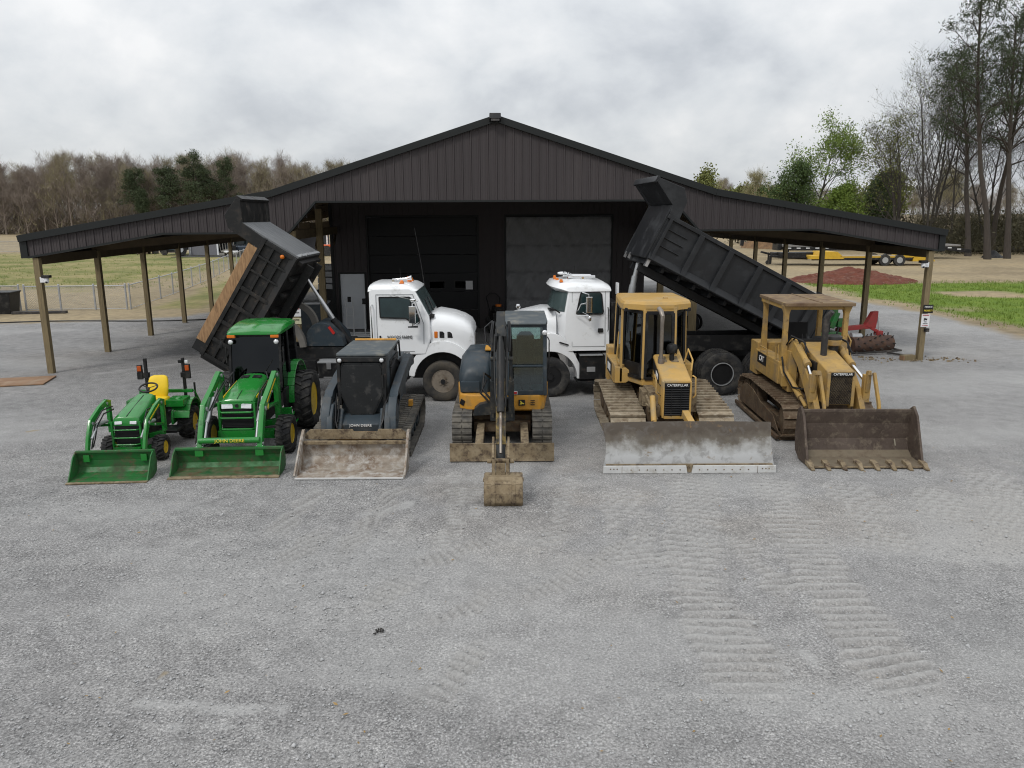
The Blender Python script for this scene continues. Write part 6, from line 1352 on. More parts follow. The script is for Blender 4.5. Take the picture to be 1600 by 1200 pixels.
# ---- left truck: heading +x, single rear axle
O = (-1.58, 18.40, 0); y0 = 17.45; y1 = 19.35
T = thing('dump_truck', 'white dump truck facing right with its black timber-sided bed tipped steeply', 'dump truck', O)
def off(bm): bm.o = Vector(O); return bm
b = MB(O); pf = [(-3.20, 1.10), (-3.21, 2.52), (-3.15, 2.60), (-2.3, 2.60), (-2.16, 2.52), (-1.86, 1.97), (-1.82, 1.5), (-1.95, 1.10)]
def cabring(y, g): return [(x, y, z) for x, z in pf]
def tumble(y, s): return [(x - (0 if x < -3 else .03 * 0), y - s * max(0, z - 1.75) * .11, z) for x, z in pf]
b.loft([tumble(y0, -1), tumble(y1, 1)]); b.build('cab', M['white'], T, bev=.035, seg=3)
b = MB(O); rf = []
for (y, g, zt) in ((y0 + .09, 0, 2.57), (y0 + .16, .02, 2.64), (y0 + .42, .05, 2.69), (18.4, .06, 2.71), (y1 - .42, .05, 2.69), (y1 - .16, .02, 2.64), (y1 - .09, 0, 2.57)): rf.append([(-3.23, y, 2.52), (-3.23, y, zt - .04), (-3.12, y, zt), (-2.45, y, zt), (-2.25, y, zt - .035), (-2.12, y, 2.545), (-2.2, y, 2.50)])
b.loft(rf); b.build('cab_roof', M['white'], T, smooth=50)
b = MB(O)
def ty(z): return y0 + max(0, z - 1.75) * .11
sg = [(-2.96, 1.95), (-2.98, 2.40), (-2.30, 2.40), (-2.24, 2.36), (-2.08, 1.90), (-2.09, 1.82), (-2.24, 1.84), (-2.38, 1.93)]
b.add([(x, ty(z) - .006, z) for x, z in sg], [tuple(range(8))]); b.build('side_window', M['window_gloss'], T, smooth=0)
b = MB(O)
for (xa, za), (xb, zb) in zip(sg, sg[1:] + sg[:1]): b.bar((xa, ty(za) - .006, za), (xb, ty(zb) - .006, zb), .018, .03, (0, 0, 1))
b.bar((-2.28, ty(2.4) - .008, 2.4), (-2.26, ty(1.85) - .008, 1.85), .02, .025); b.build('window_seal', M['black'], T)
b = MB(O); b.quad((-1.868, y0 + .10, 2.0), (-1.868, y1 - .10, 2.0), (-2.145, y1 - .16, 2.515), (-2.145, y0 + .16, 2.515), .012); b.build('windshield', M['ws_gloss'], T)
b = MB(O); b.bx(-1.90, -1.76, y0 + .12, y0 + .5, 1.93, 1.985); b.bar((-1.83, y0 + .3, 1.99), (-2.0, y0 + .62, 2.3), .02, .02); b.bar((-1.83, y0 + .9, 1.99), (-2.0, y0 + 1.2, 2.3), .02, .02); b.build('wiper', M['black'], T)
# door outline, handle, lettering
b = MB(O)
for p, q in (((-3.04, 1.18), (-3.05, 2.46)), ((-3.05, 2.46), (-2.22, 2.46)), ((-2.22, 2.46), (-1.98, 1.80)), ((-1.98, 1.80), (-1.99, 1.35)), ((-3.04, 1.18), (-2.2, 1.18))): b.bar((p[0], ty(p[1]) - .001, p[1]), (q[0], ty(q[1]) - .001, q[1]), .012, .012)
b.build('door_seam', P('door_gap', (.25, .26, .27), .6), T)
b = MB(O); b.bx(-2.99, -2.955, y0 - .012, y0 + .01, 1.40, 1.54); b.build('door_handle', M['black'], T)
text('WOODS FARMS', .10, (-2.53 - O[0], y0 - .008 - O[1], 1.505), FRONT, M['letter_k'], T, wide=.80, ext=.006); text('4108730', .06, (-2.42 - O[0], y0 - .004 - O[1], 1.14), FRONT, M['letter_k'], T, wide=1.0)
b = MB(O); b.tube([(-3.13, y0 - .03, 1.45), (-3.14, y0 - .05, 1.5), (-3.15, y0 - .01, 2.2), (-3.14, y0 + .06, 2.24)], .014, 8); b.build('grab_handle', M['chrome'], T)
# hood and fenders
rings = []
for (x, hw, zt, zb) in ((-1.84, .88, 2.00, 1.20), (-1.70, .87, 2.045, 1.2), (-1.35, .86, 1.98, 1.2), (-1.10, .84, 1.89, 1.15), (-.95, .81, 1.79, 1.1), (-.885, .775, 1.67, 1.05), (-.86, .74, 1.52, 1.0), (-.85, .71, 1.35, 1.0)):
    r = [(x, 18.4 + hw, zb)]
    for k in range(17):
        a = PI * k / 16; c, s = math.cos(a), math.sin(a); r.append((x, 18.4 + hw * math.copysign(abs(c) ** .5, c), zb + (zt - zb) * (.42 + .58 * abs(s) ** .62)))
    r.append((x, 18.4 - hw, zb)); rings.append(r)
b = MB(O); b.loft(rings); hd = b.build('hood', M['white'], T, smooth=60)
def shp(a):
    d = math.degrees(a); x = math.cos(a)
    return min(.78 + .13 * max(0, math.sin(a)) ** 2, .72 / max(.05, abs(x)) if x > 0 else 9) if d < 120 else .80 - .08 * (d - 120) / 60 + .06
for (ya, yb) in ((y0, y0 + .55), (y1 - .55, y1)):
    b = MB(O); arch_band(b, (-1.58, .50), .655, .8, 2, 172, ya, yb, 22, shp); b.build('fender', M['white'], hd, smooth=40, bev=.012)
b = MB(O); b.bx(-1.76, -1.68, 17.515, 17.6, 1.47, 1.62); b.build('signal_lamp', M['orange'], T, bev=.015)
b = MB(O); b.prism([(-1.64, 1.47), (-1.53, 1.47), (-1.53, 1.58), (-1.57, 1.62), (-1.64, 1.62)], 'y', 17.525, 17.62); b.prism([(-1.46, 1.47), (-1.34, 1.47), (-1.36, 1.57), (-1.40, 1.61), (-1.46, 1.61)], 'y', 17.53, 17.64); b.build('hood_vent', M['black'], T, bev=.006)
b = MB(O); b.bx(-.95, -.72, 17.5, 19.3, .55, .88); b.build('bumper', M['white'], T, bev=.04)
b = MB(O); b.bx(-.86, -.835, 17.85, 18.95, 1.02, 1.55); b.build('grille', M['chrome'], T, bev=.01)
b = MB(O); b.bx(-6.55, -.9, 17.98, 18.10, .92, 1.20); b.bx(-6.55, -.9, 18.70, 18.82, .92, 1.20); b.bx(-6.5, -3.3, 18.1, 18.7, 1.0, 1.06); b.bx(-2.3, -.95, 17.75, 19.05, .5, 1.1)
for x in (-6.4, -5.4, -4.4, -3.4): b.bx(x, x + .1, 18.1, 18.7, .95, 1.16)
b.bx(-1.68, -1.48, 17.7, 19.1, .38, .52); b.build('frame', M['black_worn'], T, bev=.01)
for s, yc in ((-1, 17.58), (1, 19.22)): add_wheel(T, (-1.58 - O[0], yc - O[1], .47), .47, .26, .262, 'y', M['rubber_truck'], M['wheel_grey'], s, 'none', 0, .12, 10)
for s in (-1, 1):
    for k in (0, 1): yc = 18.4 + s * (.92 - .3 * k); add_wheel(T, (-5.95 - O[0], yc - O[1], .49), .49, .26, .27, 'y', M['rubber'], M['rim_black'], s, 'truck', 0, .4 if k else .15)
b = MB(O); b.bx(-4.42, -3.92, 17.45, 17.85, .56, .92); b.bx(-4.9, -4.5, 17.6, 17.95, .6, .95); tb = b.build('tool_box', M['black'], T, bev=.012)
b = MB(O); b.bx(-4.43, -3.91, 17.43, 17.87, .92, .945); b.build('lid', M['galv'], tb); b = MB(O); b.bx(-4.22, -4.12, 17.425, 17.45, .78, .92); b.bx(-4.3, -4.05, 17.43, 17.46, .57, .60); b.build('latch', M['alu'], tb)
b = MB(O); b.bx(-3.3, -2.35, 17.46, 17.9, .52, .95); b.bx(-3.2, -2.4, 17.40, 17.6, .48, .52); b.build('fuel_tank', M['black'], T, bev=.03)
b = MB(O); b.prism([(-4.78, 1.22)] + [(-4.78 + .36 - .36 * math.cos(PI * k / 10), 1.42 + .36 * math.sin(PI * k / 10)) for k in range(9)] + [(-3.96, 1.45), (-3.90, 1.22)], 'y', 17.95, 18.9); tk = b.build('hydraulic_tank', M['jd_grey'], T, bev=.02)
b = MB(O); b.box((-4.18, 17.94, 1.60), (.06, .02, .20), (0, R_(-35), 0)); b.build('reflector', M['red'], tk)
bed, P3, BB = dump_bed(T, (-4.69 - O[0], 3.27), (-.536, -.844), (-.844, .536), 17.32 - O[1], 19.28 - O[1], 3.0, .83, 1.40, (-.46, 1.70, .1), 'grid')
for yy in (17.32, 19.28):
    b = BB(); b.pb(.262, 2.74, .85, 1.08, yy - O[1] - .03, yy - O[1] + .03); b.build('side_board', M['wood_board'], bed, bev=.006)
b = BB(); b.pb(2.74, 2.98, .80, 1.06, 17.27 - O[1], 17.36 - O[1]); b.build('board_bracket', M['black_worn'], bed)
b = MB(); b.ball(P3(.13, .30, 17.26 - O[1]), .05, 12); b.build('marker_lamp', M['orange'], bed)
b = BB(); b.pb(-.062, -.05, .0, .07, 17.35 - O[1], 19.25 - O[1]); b.pb(-.12, -.05, -.02, .02, 17.4 - O[1], 17.46 - O[1]); b.pb(-.12, -.05, -.02, .02, 17.9 - O[1], 17.96 - O[1]); b.build('worn_front_edge', M['galv'], bed)
b = MB(O); b.cyl((-3.85, 18.35, 1.22), (-4.22, 18.33, 1.82), .075, 16); b.build('hoist_barrel', M['black'], T)
b = MB(O); b.cyl((-4.20, 18.33, 1.80), (-4.52, 18.3, 2.34), .055, 16); b.cyl((-4.50, 18.3, 2.31), (-4.82, 18.28, 2.86), .04, 16); b.build('hoist_rod', M['alu'], T)
for (cx, cz, yy, r) in ((-5.50, 1.20, 17.9, .70), (-5.42, 1.52, 19.2, .60)):
    b = MB(O); arch_band(b, (cx, cz), r - .10, r + .03, 2, 100, yy - .10, yy + .10, 14); b.build('mudguard', M['mudguard'], T)
mirror(T, (-2.20 - O[0], 17.20 - O[1], 2.24), (-2.20 - O[0], 17.20 - O[1], 1.86), .075)
b = MB(O); b.ball((-2.18, 17.22, 2.36), .06, 10, (1.3, 1, .8)); b.bx(-2.30, -2.08, 17.16, 17.26, 1.76, 1.79); b.bar((-2.75, 17.5, 2.47), (-2.25, 17.25, 2.38), .012, .012); b.build('mirror_trim', M['chrome'], T)
for x, y in ((-2.50, 17.85), (-2.38, 18.25), (-2.36, 18.45), (-2.38, 18.65), (-2.5, 19.0)):
    b = MB(O); b.loft([[(x - w, y - w * 1.2, z), (x + w, y - w * 1.2, z), (x + w, y + w * 1.2, z), (x - w, y + w * 1.2, z)] for z, w in ((2.68, .055), (2.755, .025))]); b.build('roof_lamp', M['orange'], T, bev=.01)
b = MB(O); b.tube([(-2.75, 18.1, 2.75), (-2.45, 18.1, 2.77), (-2.30, 18.1, 2.79)], [.02, .025, .06], 10); b.bx(-2.76, -2.70, 18.07, 18.13, 2.68, 2.75); b.build('air_horn', M['chrome'], T)
b = MB(O); b.tube([(-2.10, 18.9, 2.52), (-2.16, 18.9, 3.0), (-2.30, 18.9, 3.9)], [.012, .010, .006], 6); b.build('whip_aerial', M['black'], T); b = MB(O); b.tube([(-2.62, 18.5, 2.7), (-2.62, 18.5, 2.98)], .006, 6); b.build('short_aerial', M['black'], T)

# ---- right truck: heading -x, tandem rear axles
O = (.83, 18.80, 0)
T = thing('dump_truck', 'white dump truck facing left with its smooth black steel bed raised behind the yellow dozer', 'dump truck', O, R_(4))
N0 = -.98
def prof(y):
    k = min(1, (abs(y) / .98)) ** 4
    xt, xb = .18 + .24 * k, .06 + .30 * k
    return [(1.37, y, 1.10), (1.37, y, 2.50), (xt + .10, y, 2.52), (xt + .02, y, 2.48), (xb, y, 1.98), (xb - .02, y, 1.5), (.42, y, 1.10)]
b = MB(); ysn = [-.98, -.93, -.75, -.45, 0, .45, .75, .93, .98]
b.loft([[(x, y - math.copysign(max(0, z - 1.7) * .10, y) if y else 0, z) for (x, y, z) in prof(y)] for y in ysn]); b.build('cab', M['white'], T, smooth=35)
b = MB(); rf = []
for y in (-.93, -.90, -.80, -.5, 0, .5, .8, .90, .93):
    k = (abs(y) / .93) ** 4; xt = .06 + .30 * k; e = max(0, 1 - (abs(y) / .93) ** 6)
    rf.append([(1.40, y, 2.47), (1.40, y, 2.50 + .10 * e), (1.24, y, 2.54 + .15 * e), (.55, y, 2.56 + .16 * e), (xt + .06, y, 2.55 + .12 * e), (xt - .03, y, 2.50 + .06 * e), (xt + .08, y, 2.46)])
b.loft(rf); b.build('cab_roof', M['white'], T, smooth=50)
b = MB()
def tz(z): return N0 + max(0, z - 1.7) * .10
sg = [(.60, 1.96), (.70, 2.42), (.74, 2.45), (1.13, 2.45), (1.18, 2.40), (1.22, 1.99), (1.19, 1.95)]
b.add([(x, tz(z) - .006, z) for x, z in sg], [tuple(range(7))]); b.build('side_window', M['window_gloss'], T, smooth=0)
b = MB()
for (xa, za), (xb, zb) in zip(sg, sg[1:] + sg[:1]): b.bar((xa, tz(za) - .006, za), (xb, tz(zb) - .006, zb), .018, .028)
b.bar((.86, tz(2.45) - .008, 2.45), (.84, tz(1.96) - .008, 1.96), .018, .02); b.build('window_seal', M['black'], T)
b = MB(); rw_ = []
for y in (-.955, -.93, -.75, -.45, 0, .45, .75, .93, .955):
    p = prof(y); (xt, _, zt), (xb, _, zb) = p[3], p[4]; a = V(xb, y, zb).lerp(V(xt, y, zt), .05); c = V(xb, y, zb).lerp(V(xt, y, zt), .94)
    f = lambda q: (q.x - .012, q.y * (1 - max(0, q.z - 1.7) * .09) * .995, q.z); rw_.append([f(a), f(c)])
b.loft(rw_, cap=False, closed=False); b.build('windshield', M['ws_gloss'], T)
b = MB()
for p, q in (((.50, 1.22), (.50, 2.46)), ((1.27, 1.22), (1.27, 2.5)), ((.50, 1.20), (1.27, 1.20)), ((.62, 2.49), (1.27, 2.49))): b.bar((p[0], tz(p[1]) - .001, p[1]), (q[0], tz(q[1]) - .001, q[1]), .01, .01)
b.build('door_seam', P('door_gap_line', (.25, .26, .27), .6), T)
b = MB(); b.bx(1.10, 1.22, N0 - .012, N0 + .01, 1.52, 1.62); b.build('door_handle', M['black'], T, bev=.01)
b = MB(); b.tube([(1.33, N0 - .01, 1.55), (1.33, N0 - .05, 1.6), (1.33, N0 - .03, 2.05), (1.33, N0 + .03, 2.1)], .012, 8); b.build('grab_handle', M['black'], T)
rings = []
for (x, hw, zt, zb) in ((.14, .90, 2.04, 1.1), (-.1, .84, 2.05, 1.1), (-.45, .74, 1.98, 1.1), (-.75, .68, 1.91, 1.05), (-.86, .64, 1.84, 1.0), (-.91, .6, 1.68, .95)):
    r = [(x, hw, zb)]
    for k in range(17):
        a = PI * k / 16; c, s = math.cos(a), math.sin(a); r.append((x, hw * math.copysign(abs(c) ** .5, c), zb + (zt - zb) * (.35 + .65 * abs(s) ** .6)))
    r.append((x, -hw, zb)); rings.append(r)
b = MB(); b.loft(rings); hd = b.build('hood', M['white'], T, smooth=60)
for s in (-1, 1): b = MB(); ya, yb = sorted((s * .98, s * .45)); arch_band(b, (0, .46), .63, .76, -2, 150, ya, yb, 20, lambda a: .76 + .30 * max(0, math.sin(a)) ** 6); b.build('fender', M['white'], hd, bev=.012, smooth=40)
b = MB(); b.bar((.20, N0 - .01, 1.31), (.42, N0 - .01, 1.24), .03, .03); b.bx(-.02, .08, N0 + .04, N0 + .1, 1.33, 1.36); b.build('hood_latch', M['black'], T, bev=.01)
b = MB(); b.bar((.10, N0 + .06, 2.06), (.22, N0 + .08, 1.98), .03, .03); b.bx(-.02, .1, -.88, -.5, 2.03, 2.06); b.build('cowl_trim', M['black'], T)
b = MB(); b.tube([(-.72, -.55, 1.95), (-.72, -.58, 2.08)], .012, 6); b.ball((-.72, -.58, 2.11), .055, 10, (1, .6, 1.2)); b.build('hood_mirror', M['chrome'], T)
b = MB(); b.bx(-1.02, -.84, -.98, .98, .5, .85); b.build('bumper', M['white'], T, bev=.03)
b = MB(); b.bx(-.84, 6.05, -.42, -.32, .94, 1.32); b.bx(-.84, 6.05, .32, .42, .94, 1.32); b.bx(1.4, 6.0, -.32, .32, 1.02, 1.08); b.bx(-.15, .15, -.75, .75, .36, .56)
for x in (1.6, 2.6, 3.4, 5.8): b.bx(x, x + .1, -.32, .32, .98, 1.28)
b.bx(3.7, 5.4, -.85, .85, .40, .60); b.bx(1.42, 3.3, -.95, -.42, .86, 1.02); b.build('frame', M['black'], T, bev=.01)
b = MB(); b.bx(.68, 1.28, N0 - .02, -.45, .42, .98); b.bx(.62, 1.5, N0 - .06, -.5, .355, .385); b.build('battery_box', M['black_worn'], T, bev=.01)
b = MB(); b.bx(.68, 1.22, N0 - .06, -.7, .985, 1.01); b.bx(.85, 1.05, N0 - .03, N0 - .019, .60, .72); b.bx(1.30, 1.46, N0 - .05, -.7, .42, .72); b.bx(1.40, 1.6, N0 - .06, -.7, .86, .89); b.build('step_plate', M['galv'], T, bev=.006)
for s in (-1, 1): add_wheel(T, (0, s * .84, .47), .47, .26, .262, 'y', M['rubber'], M['rim_black'], s, 'none', 0, .15, 8)
wx = [4.02, 5.18]
for x in wx:
    for s in (-1, 1):
        for k in (0, 1): add_wheel(T, (x, s * (1.07 - .31 * k), .525), .52, .28, .265, 'y', M['rubber'], M['rim_black'], s, 'truck', 0, .55 if s < 0 and k == 0 else .2)
        b = MB(); b.lathe([(.255, 0), (.275, .0), (.275, s * .015), (.255, s * .015)], (x, s * 1.20, .525), (0, 1, 0), 40, False); b.build('rim_ring', M['galv'], T)
bed, P3, BB = dump_bed(T, (2.15, 3.22), (.888, -.459), (.459, .888), -1.12, 1.08, 4.35, 1.07, 1.30, (-.62, 1.62, .1), 'stakes')
b = BB(); b.pb(.05, .12, -.16, .0, -1.1, -.95); b.pb(-.06, .0, -.10, .05, .85, .9); b.pb(-.06, .0, -.10, .05, .4, .45); b.build('front_hooks', M['alu'], bed)
b = BB(); b.pb(4.40, 4.46, .02, 1.09, -1.15, 1.1); b.pb(4.0, 4.36, 1.02, 1.16, -1.16, -1.06); b.build('tail_frame', M['bed_black'], bed)
b = MB(); b.cyl((1.95, -.05, 1.6), (2.10, -.05, 2.52), .085, 16); b.cyl((2.10, -.05, 2.50), (2.14, -.05, 2.74), .07, 16); b.cyl((2.14, -.05, 2.72), (2.22, -.05, 3.05), .055, 16); b.build('hoist_cylinder', M['galv'], T)
b = MB(); b.bx(1.42, 1.62, -.85, .85, 1.3, 2.2); b.bx(1.7, 2.2, -.5, .5, 1.3, 1.7); b.build('headache_rack', M['black'], T, bev=.02)
b = MB(); b.bx(1.62, 1.66, -.55, -.35, 2.35, 2.62); b.build('rear_lamp_plate', M['sign_w'], T)
mirror(T, (.84, N0 - .26, 2.38), (.84, N0 - .26, 2.02), .075, .05, -1)
b = MB(); b.ball((.86, N0 - .26, 1.88), .06, 12, (.7, .5, 1.1)); b.tube([(.60, N0 - .02, 1.93), (.84, N0 - .26, 1.95), (.88, N0 - .05, 1.93)], .012, 6); b.tube([(.62, N0 + .04, 2.0), (.66, N0 - .2, 2.2), (.84, N0 - .26, 2.25)], .012, 6); b.build('mirror_trim', M['chrome'], T)
for y in (-.62, -.22, 0, .22, .62):
    b = MB(); b.loft([[(.22 + .1 * abs(y) - w, y - w, z), (.22 + .1 * abs(y) + w, y - w, z), (.22 + .1 * abs(y) + w, y + w, z), (.22 + .1 * abs(y) - w, y + w, z)] for z, w in ((2.66, .045), (2.73, .025))]); b.build('roof_lamp', M['orange'], T, bev=.01)
b = MB(); b.tube([(1.12, -.35, 2.76), (.62, -.35, 2.77), (.48, -.35, 2.79)], [.03, .035, .085], 12); b.tube([(1.05, -.15, 2.78), (.5, -.15, 2.79), (.38, -.15, 2.81)], [.025, .03, .07], 12); b.bx(.8, .85, -.4, -.1, 2.68, 2.76); b.build('air_horn', M['chrome'], T)
b = MB(); b.bx(.62, 1.12, -.05, .45, 2.70, 2.76); b.ball((.40, .05, 2.82), .13, 12, (1, 1, .3)); b.build('roof_hatch', M['white2'], T, bev=.02); b = MB(); b.tube([(.72, .3, 2.7), (.72, .3, 2.98)], .005, 6); b.build('short_aerial', M['black'], T)
# ================================================================== YARD CLUTTER UNDER AND BESIDE THE BARN
# red implement with brown roller, right lean-to
T = thing('soil_aerator', 'faded red tractor implement with a rusty spiked roller by the right lean-to posts', 'implement', (10.95, 23.6, 0), R_(12))
b = MB(); b.cyl((-.65, 0, .27), (.72, -.0, .27), .25, 26); ro = b.build('roller', M['brown_steel'], T)
b = MB()
for k in range(7):
    for j in range(8): a = 2 * PI * j / 8 + k * .5; x = -.55 + k * .2; p = V(x, .25 * math.cos(a), .27 + .25 * math.sin(a)); q = V(x + .02, .34 * math.cos(a), .27 + .33 * math.sin(a)); b.bar(p, q, .03, .03) if q.z > .02 else None
b.build('spikes', M['exh_dark'], ro)
b = MB(); b.bar((-.75, -.38, .07), (.85, -.38, .10), .05, .05); b.bar((.85, -.38, .10), (.80, .4, .10), .05, .05); b.bar((-.75, -.38, .07), (-.85, .4, .2), .05, .05); b.bar((.35, -.4, .06), (.62, -.95, .04), .05, .05); b.bar((-.8, .3, .25), (.85, .35, .3), .08, .12); b.build('roller_frame', M['exh_dark'], T)
b = MB(); b.bar((-.9, .3, .72), (.35, .3, .78), .14, .14); b.bx(-.92, -.70, .18, .42, .35, .75); b.prism([(-.02, .80), (.22, 1.22), (.40, 1.24), (.40, 1.06), (.36, .72), (.1, .74)], 'y', .22, .38); b.bx(.34, .54, .1, .3, .50, .64); b.bar((.2, .3, .74), (.5, .1, .55), .09, .09); b.bar((-.6, .32, .66), (-.55, .3, .3), .1, .08); b.build('hitch_frame', M['red_paint'], T, bev=.012)
b = MB(); b.cyl((.42, .26, 1.05), (.46, .2, .62), .025, 8); b.cyl((-.62, .05, .52), (-.3, .02, .50), .11, 14); b.build('hydraulic_ram', M['galv'], T)
T = thing('green_implement', 'green mowing implement half hidden behind the old yellow loader', 'implement', (9.35, 23.3, 0), R_(8))
b = MB(); b.box((.0, 0, .55), (1.1, .9, .28)); b.bar((-.4, .1, .7), (.55, .1, 1.05), .16, .3); b.box((.35, 0, 1.05), (.16, .2, .5), (0, R_(20), 0)); b.box((.62, .05, .95), (.28, .2, .26)); b.bx(.3, .46, -.05, .15, 1.2, 1.42); b.bx(-.7, -.55, -.3, .3, .3, .8); b.build('deck', M['green_worn'], T, bev=.02)
for x, r in ((-.35, .28), (.45, .22)): b = MB(); b.cyl((x, -.48, r), (x, -.34, r), r, 20); b.build('wheel', M['rubber'], T)
b = MB(); b.bx(-.2, .3, -.46, .4, .25, .42); b.tube([(.2, -.4, .4), (.3, -.4, .9), (.5, -.5, .7), (.48, -.5, .3)], .03, 8); b.build('axle_frame', M['black'], T)
b = MB(); b.cyl((.1, 0, .7), (.1, 0, 1.0), .14, 16); b.box((-.3, 0, .85), (.3, .3, .3)); b.build('gearbox', M['black'], T, bev=.02)
# kerb block and stones at right post foot
T = thing('timber_block', 'short squared timber lying at the foot of the right outer post', 'block', (11.53, 22.35, 0), R_(10)); b = MB(); b.bx(-.2, .2, -.09, .09, 0, .15); b.build('block_body', M['wood_post'], T, bev=.01); b = MB(); b.bx(-.201, -.15, -.092, .092, .02, .13); b.build('split_end', M['plywood'], T)
t = MB(); rr = random.Random(2)
for k in range(110): x, y = 10.2 + rr.random() * 3.2, 22.3 + rr.gauss(0, .22) + .1; s = .008 + rr.random() ** 2 * .035; t.box((x, y, s * .3), (s * 2, s * 1.4, s), (rr.random(), rr.random(), rr.random() * 6))
t = t.build('rubble', M['mud_steel']); tag(t, 'loose rubble and bark scraps around the right post foot', 'rubble', kind='stuff')
# plywood sheet lower left, board under the left lean-to
T = thing('plywood_sheet', 'brown plywood sheet lying on the gravel at the left edge', 'sheet', (-13.1, 19.85, .01), R_(14)); b = MB(); b.bx(-1.2, 1.0, -.62, .45, 0, .03); b.build('sheet_panel', M['plywood'], T, bev=.004)
T = thing('plank', 'long pale plank lying under the left lean-to', 'plank', (-8.2, 26.6, .01), R_(8)); b = MB(); b.bx(-1.6, 1.6, -.2, .12, 0, .04); b.build('plank_board', M['plywood'], T, bev=.004)
# hose lying across gravel
b = MB(); hp = []
for k in range(40): x = -21.5 + k * .33; hp.append((x, 31.1 + .35 * math.sin(k * .21) + .045 * k, .025))
b.tube(hp, .028, 6); o = b.build('hose', M['black']); tag(o, 'long dark hose lying across the gravel left of the barn', 'hose')
# by the entry door: ladder trolley and steel box
T = thing('hand_trolley', 'white tube-framed hand trolley standing in front of the grey door', 'trolley', (-5.75, 27.6, 0), R_(5))
b = MB()
for x in (-.12, .12, .52): b.tube([(x, 0, .05), (x, .05, 1.25)], .022, 8)
b.tube([(-.12, .05, 1.25), (.0, .06, 1.32), (.12, .05, 1.25)], .022, 8)
for z in (.3, .7, 1.0): b.bar((-.12, .02, z), (.12, .02, z), .03, .03)
b.bx(-.2, 1.2, -.3, -.2, .03, .08); b.bx(.3, 1.5, -.6, -.5, .03, .08); b.bx(-.1, 1.0, .1, .2, .05, .1); b.build('trolley_frame', M['white2'], T)
b = MB(); b.bx(-.06, .06, .02, .08, 1.2, 1.38); b.bx(.46, .58, -.03, .03, 1.12, 1.32); b.build('handle_grip', M['black'], T)
T = thing('steel_bin', 'dark steel chest with a pale lid behind the tipped truck', 'chest', (-6.9, 26.8, 0), R_(3)); b = MB(); b.bx(-.55, .55, -.35, .35, .0, 1.25); b.build('chest_body', M['jd_grey'], T, bev=.02); b = MB(); b.bx(-.6, .6, -.4, .4, 1.25, 1.32); b.build('lid', M['galv'], T, bev=.01); b = MB(); b.bx(.50, .56, -.37, -.34, .3, 1.2); b.build('corner_strip', M['white2'], T)
# small dark machine between the garage bays
T = thing('garden_tiller', 'small dark machine with an orange cap parked between the two garage doors', 'machine', (-.52, 28.3, 0), R_(15))
b = MB(); b.bx(-.25, .25, -.35, .35, .35, .75); b.bx(-.15, .15, -.25, .25, .75, .95); b.tube([(-.2, .3, .7), (-.25, .7, 1.2), (-.1, .75, 1.35), (.1, .75, 1.35), (.25, .7, 1.2), (.2, .3, .7)], .02, 8); b.tube([(.3, -.1, .5), (.32, -.1, 1.9)], .02, 8); b.build('machine_body', M['black_worn'], T, bev=.02)
for s in (-1, 1): add_wheel(T, (s * .32, -.05, .30), .30, .17, .12, 'x', M['rubber'], M['rim_black'], s, 'r4', 12)
b = MB(); b.cyl((.02, -.1, .95), (.02, -.1, 1.03), .11, 16); b.build('engine_cap', M['orange'], T)
# right inner post items: coiled hose on hook and pipe stand
T = thing('pipe_stand', 'thin pipe stand with dark fittings beside the right inner post', 'stand', bw(5.75, 2.9), 0); b = MB(); b.tube([(0, 0, 0), (0, 0, 1.15)], .025, 8); b.bx(-.1, .1, -.08, .08, 0, .04); b.build('stand_pipe', M['galv'], T); b = MB(); b.box((.08, -.03, 1.2), (.3, .1, .12)); b.box((-.05, -.03, 1.08), (.14, .1, .08)); b.build('fittings', M['black'], T, bev=.01)
T = thing('hose_reel', 'dark wheeled reel standing under the raised black bed', 'reel', bw(7.2, 5.6), R_(25)); b = MB(); b.lathe([(.1, -.12), (.3, -.12), (.3, -.09), (.14, -.09), (.14, .09), (.3, .09), (.3, .12), (.1, .12)], (0, 0, .42), (1, .4, 0), 20); b.build('reel_drum', M['black'], T); b = MB(); b.bar((-.1, 0, .42), (-.25, -.1, 0), .04, .04); b.bar((.1, 0, .42), (.25, .1, 0), .04, .04); b.build('reel_legs', M['brown_steel'], T)

# ================================================================== FENCE
def chain_mat():
    m = new_mat('chain_link_wire'); tcn = nd('ShaderNodeTexCoord'); sp = nd('ShaderNodeSeparateXYZ'); ln(tcn.outputs['Generated'], sp.inputs[0])
    uv = tcn.outputs['UV']; s2 = nd('ShaderNodeSeparateXYZ'); ln(uv, s2.inputs[0])
    def line(a):
        f = math_n('FRACT', math_n('MULTIPLY', a, 9.0)); return math_n('LESS_THAN', math_n('ABSOLUTE', math_n('SUBTRACT', f, .5)), .055)
    w = math_n('MAXIMUM', line(math_n('ADD', s2.outputs[0], s2.outputs[1])), line(math_n('SUBTRACT', s2.outputs[0], s2.outputs[1])))
    t = nd('ShaderNodeBsdfTransparent'); g = principled((.36, .37, .37), .5, .4)
    mx = nd('ShaderNodeMixShader'); ln(w, mx.inputs[0]); ln(t.outputs[0], mx.inputs[1]); ln(g, mx.inputs[2]); finish(mx.outputs[0]); return m
M['chain'] = chain_mat()
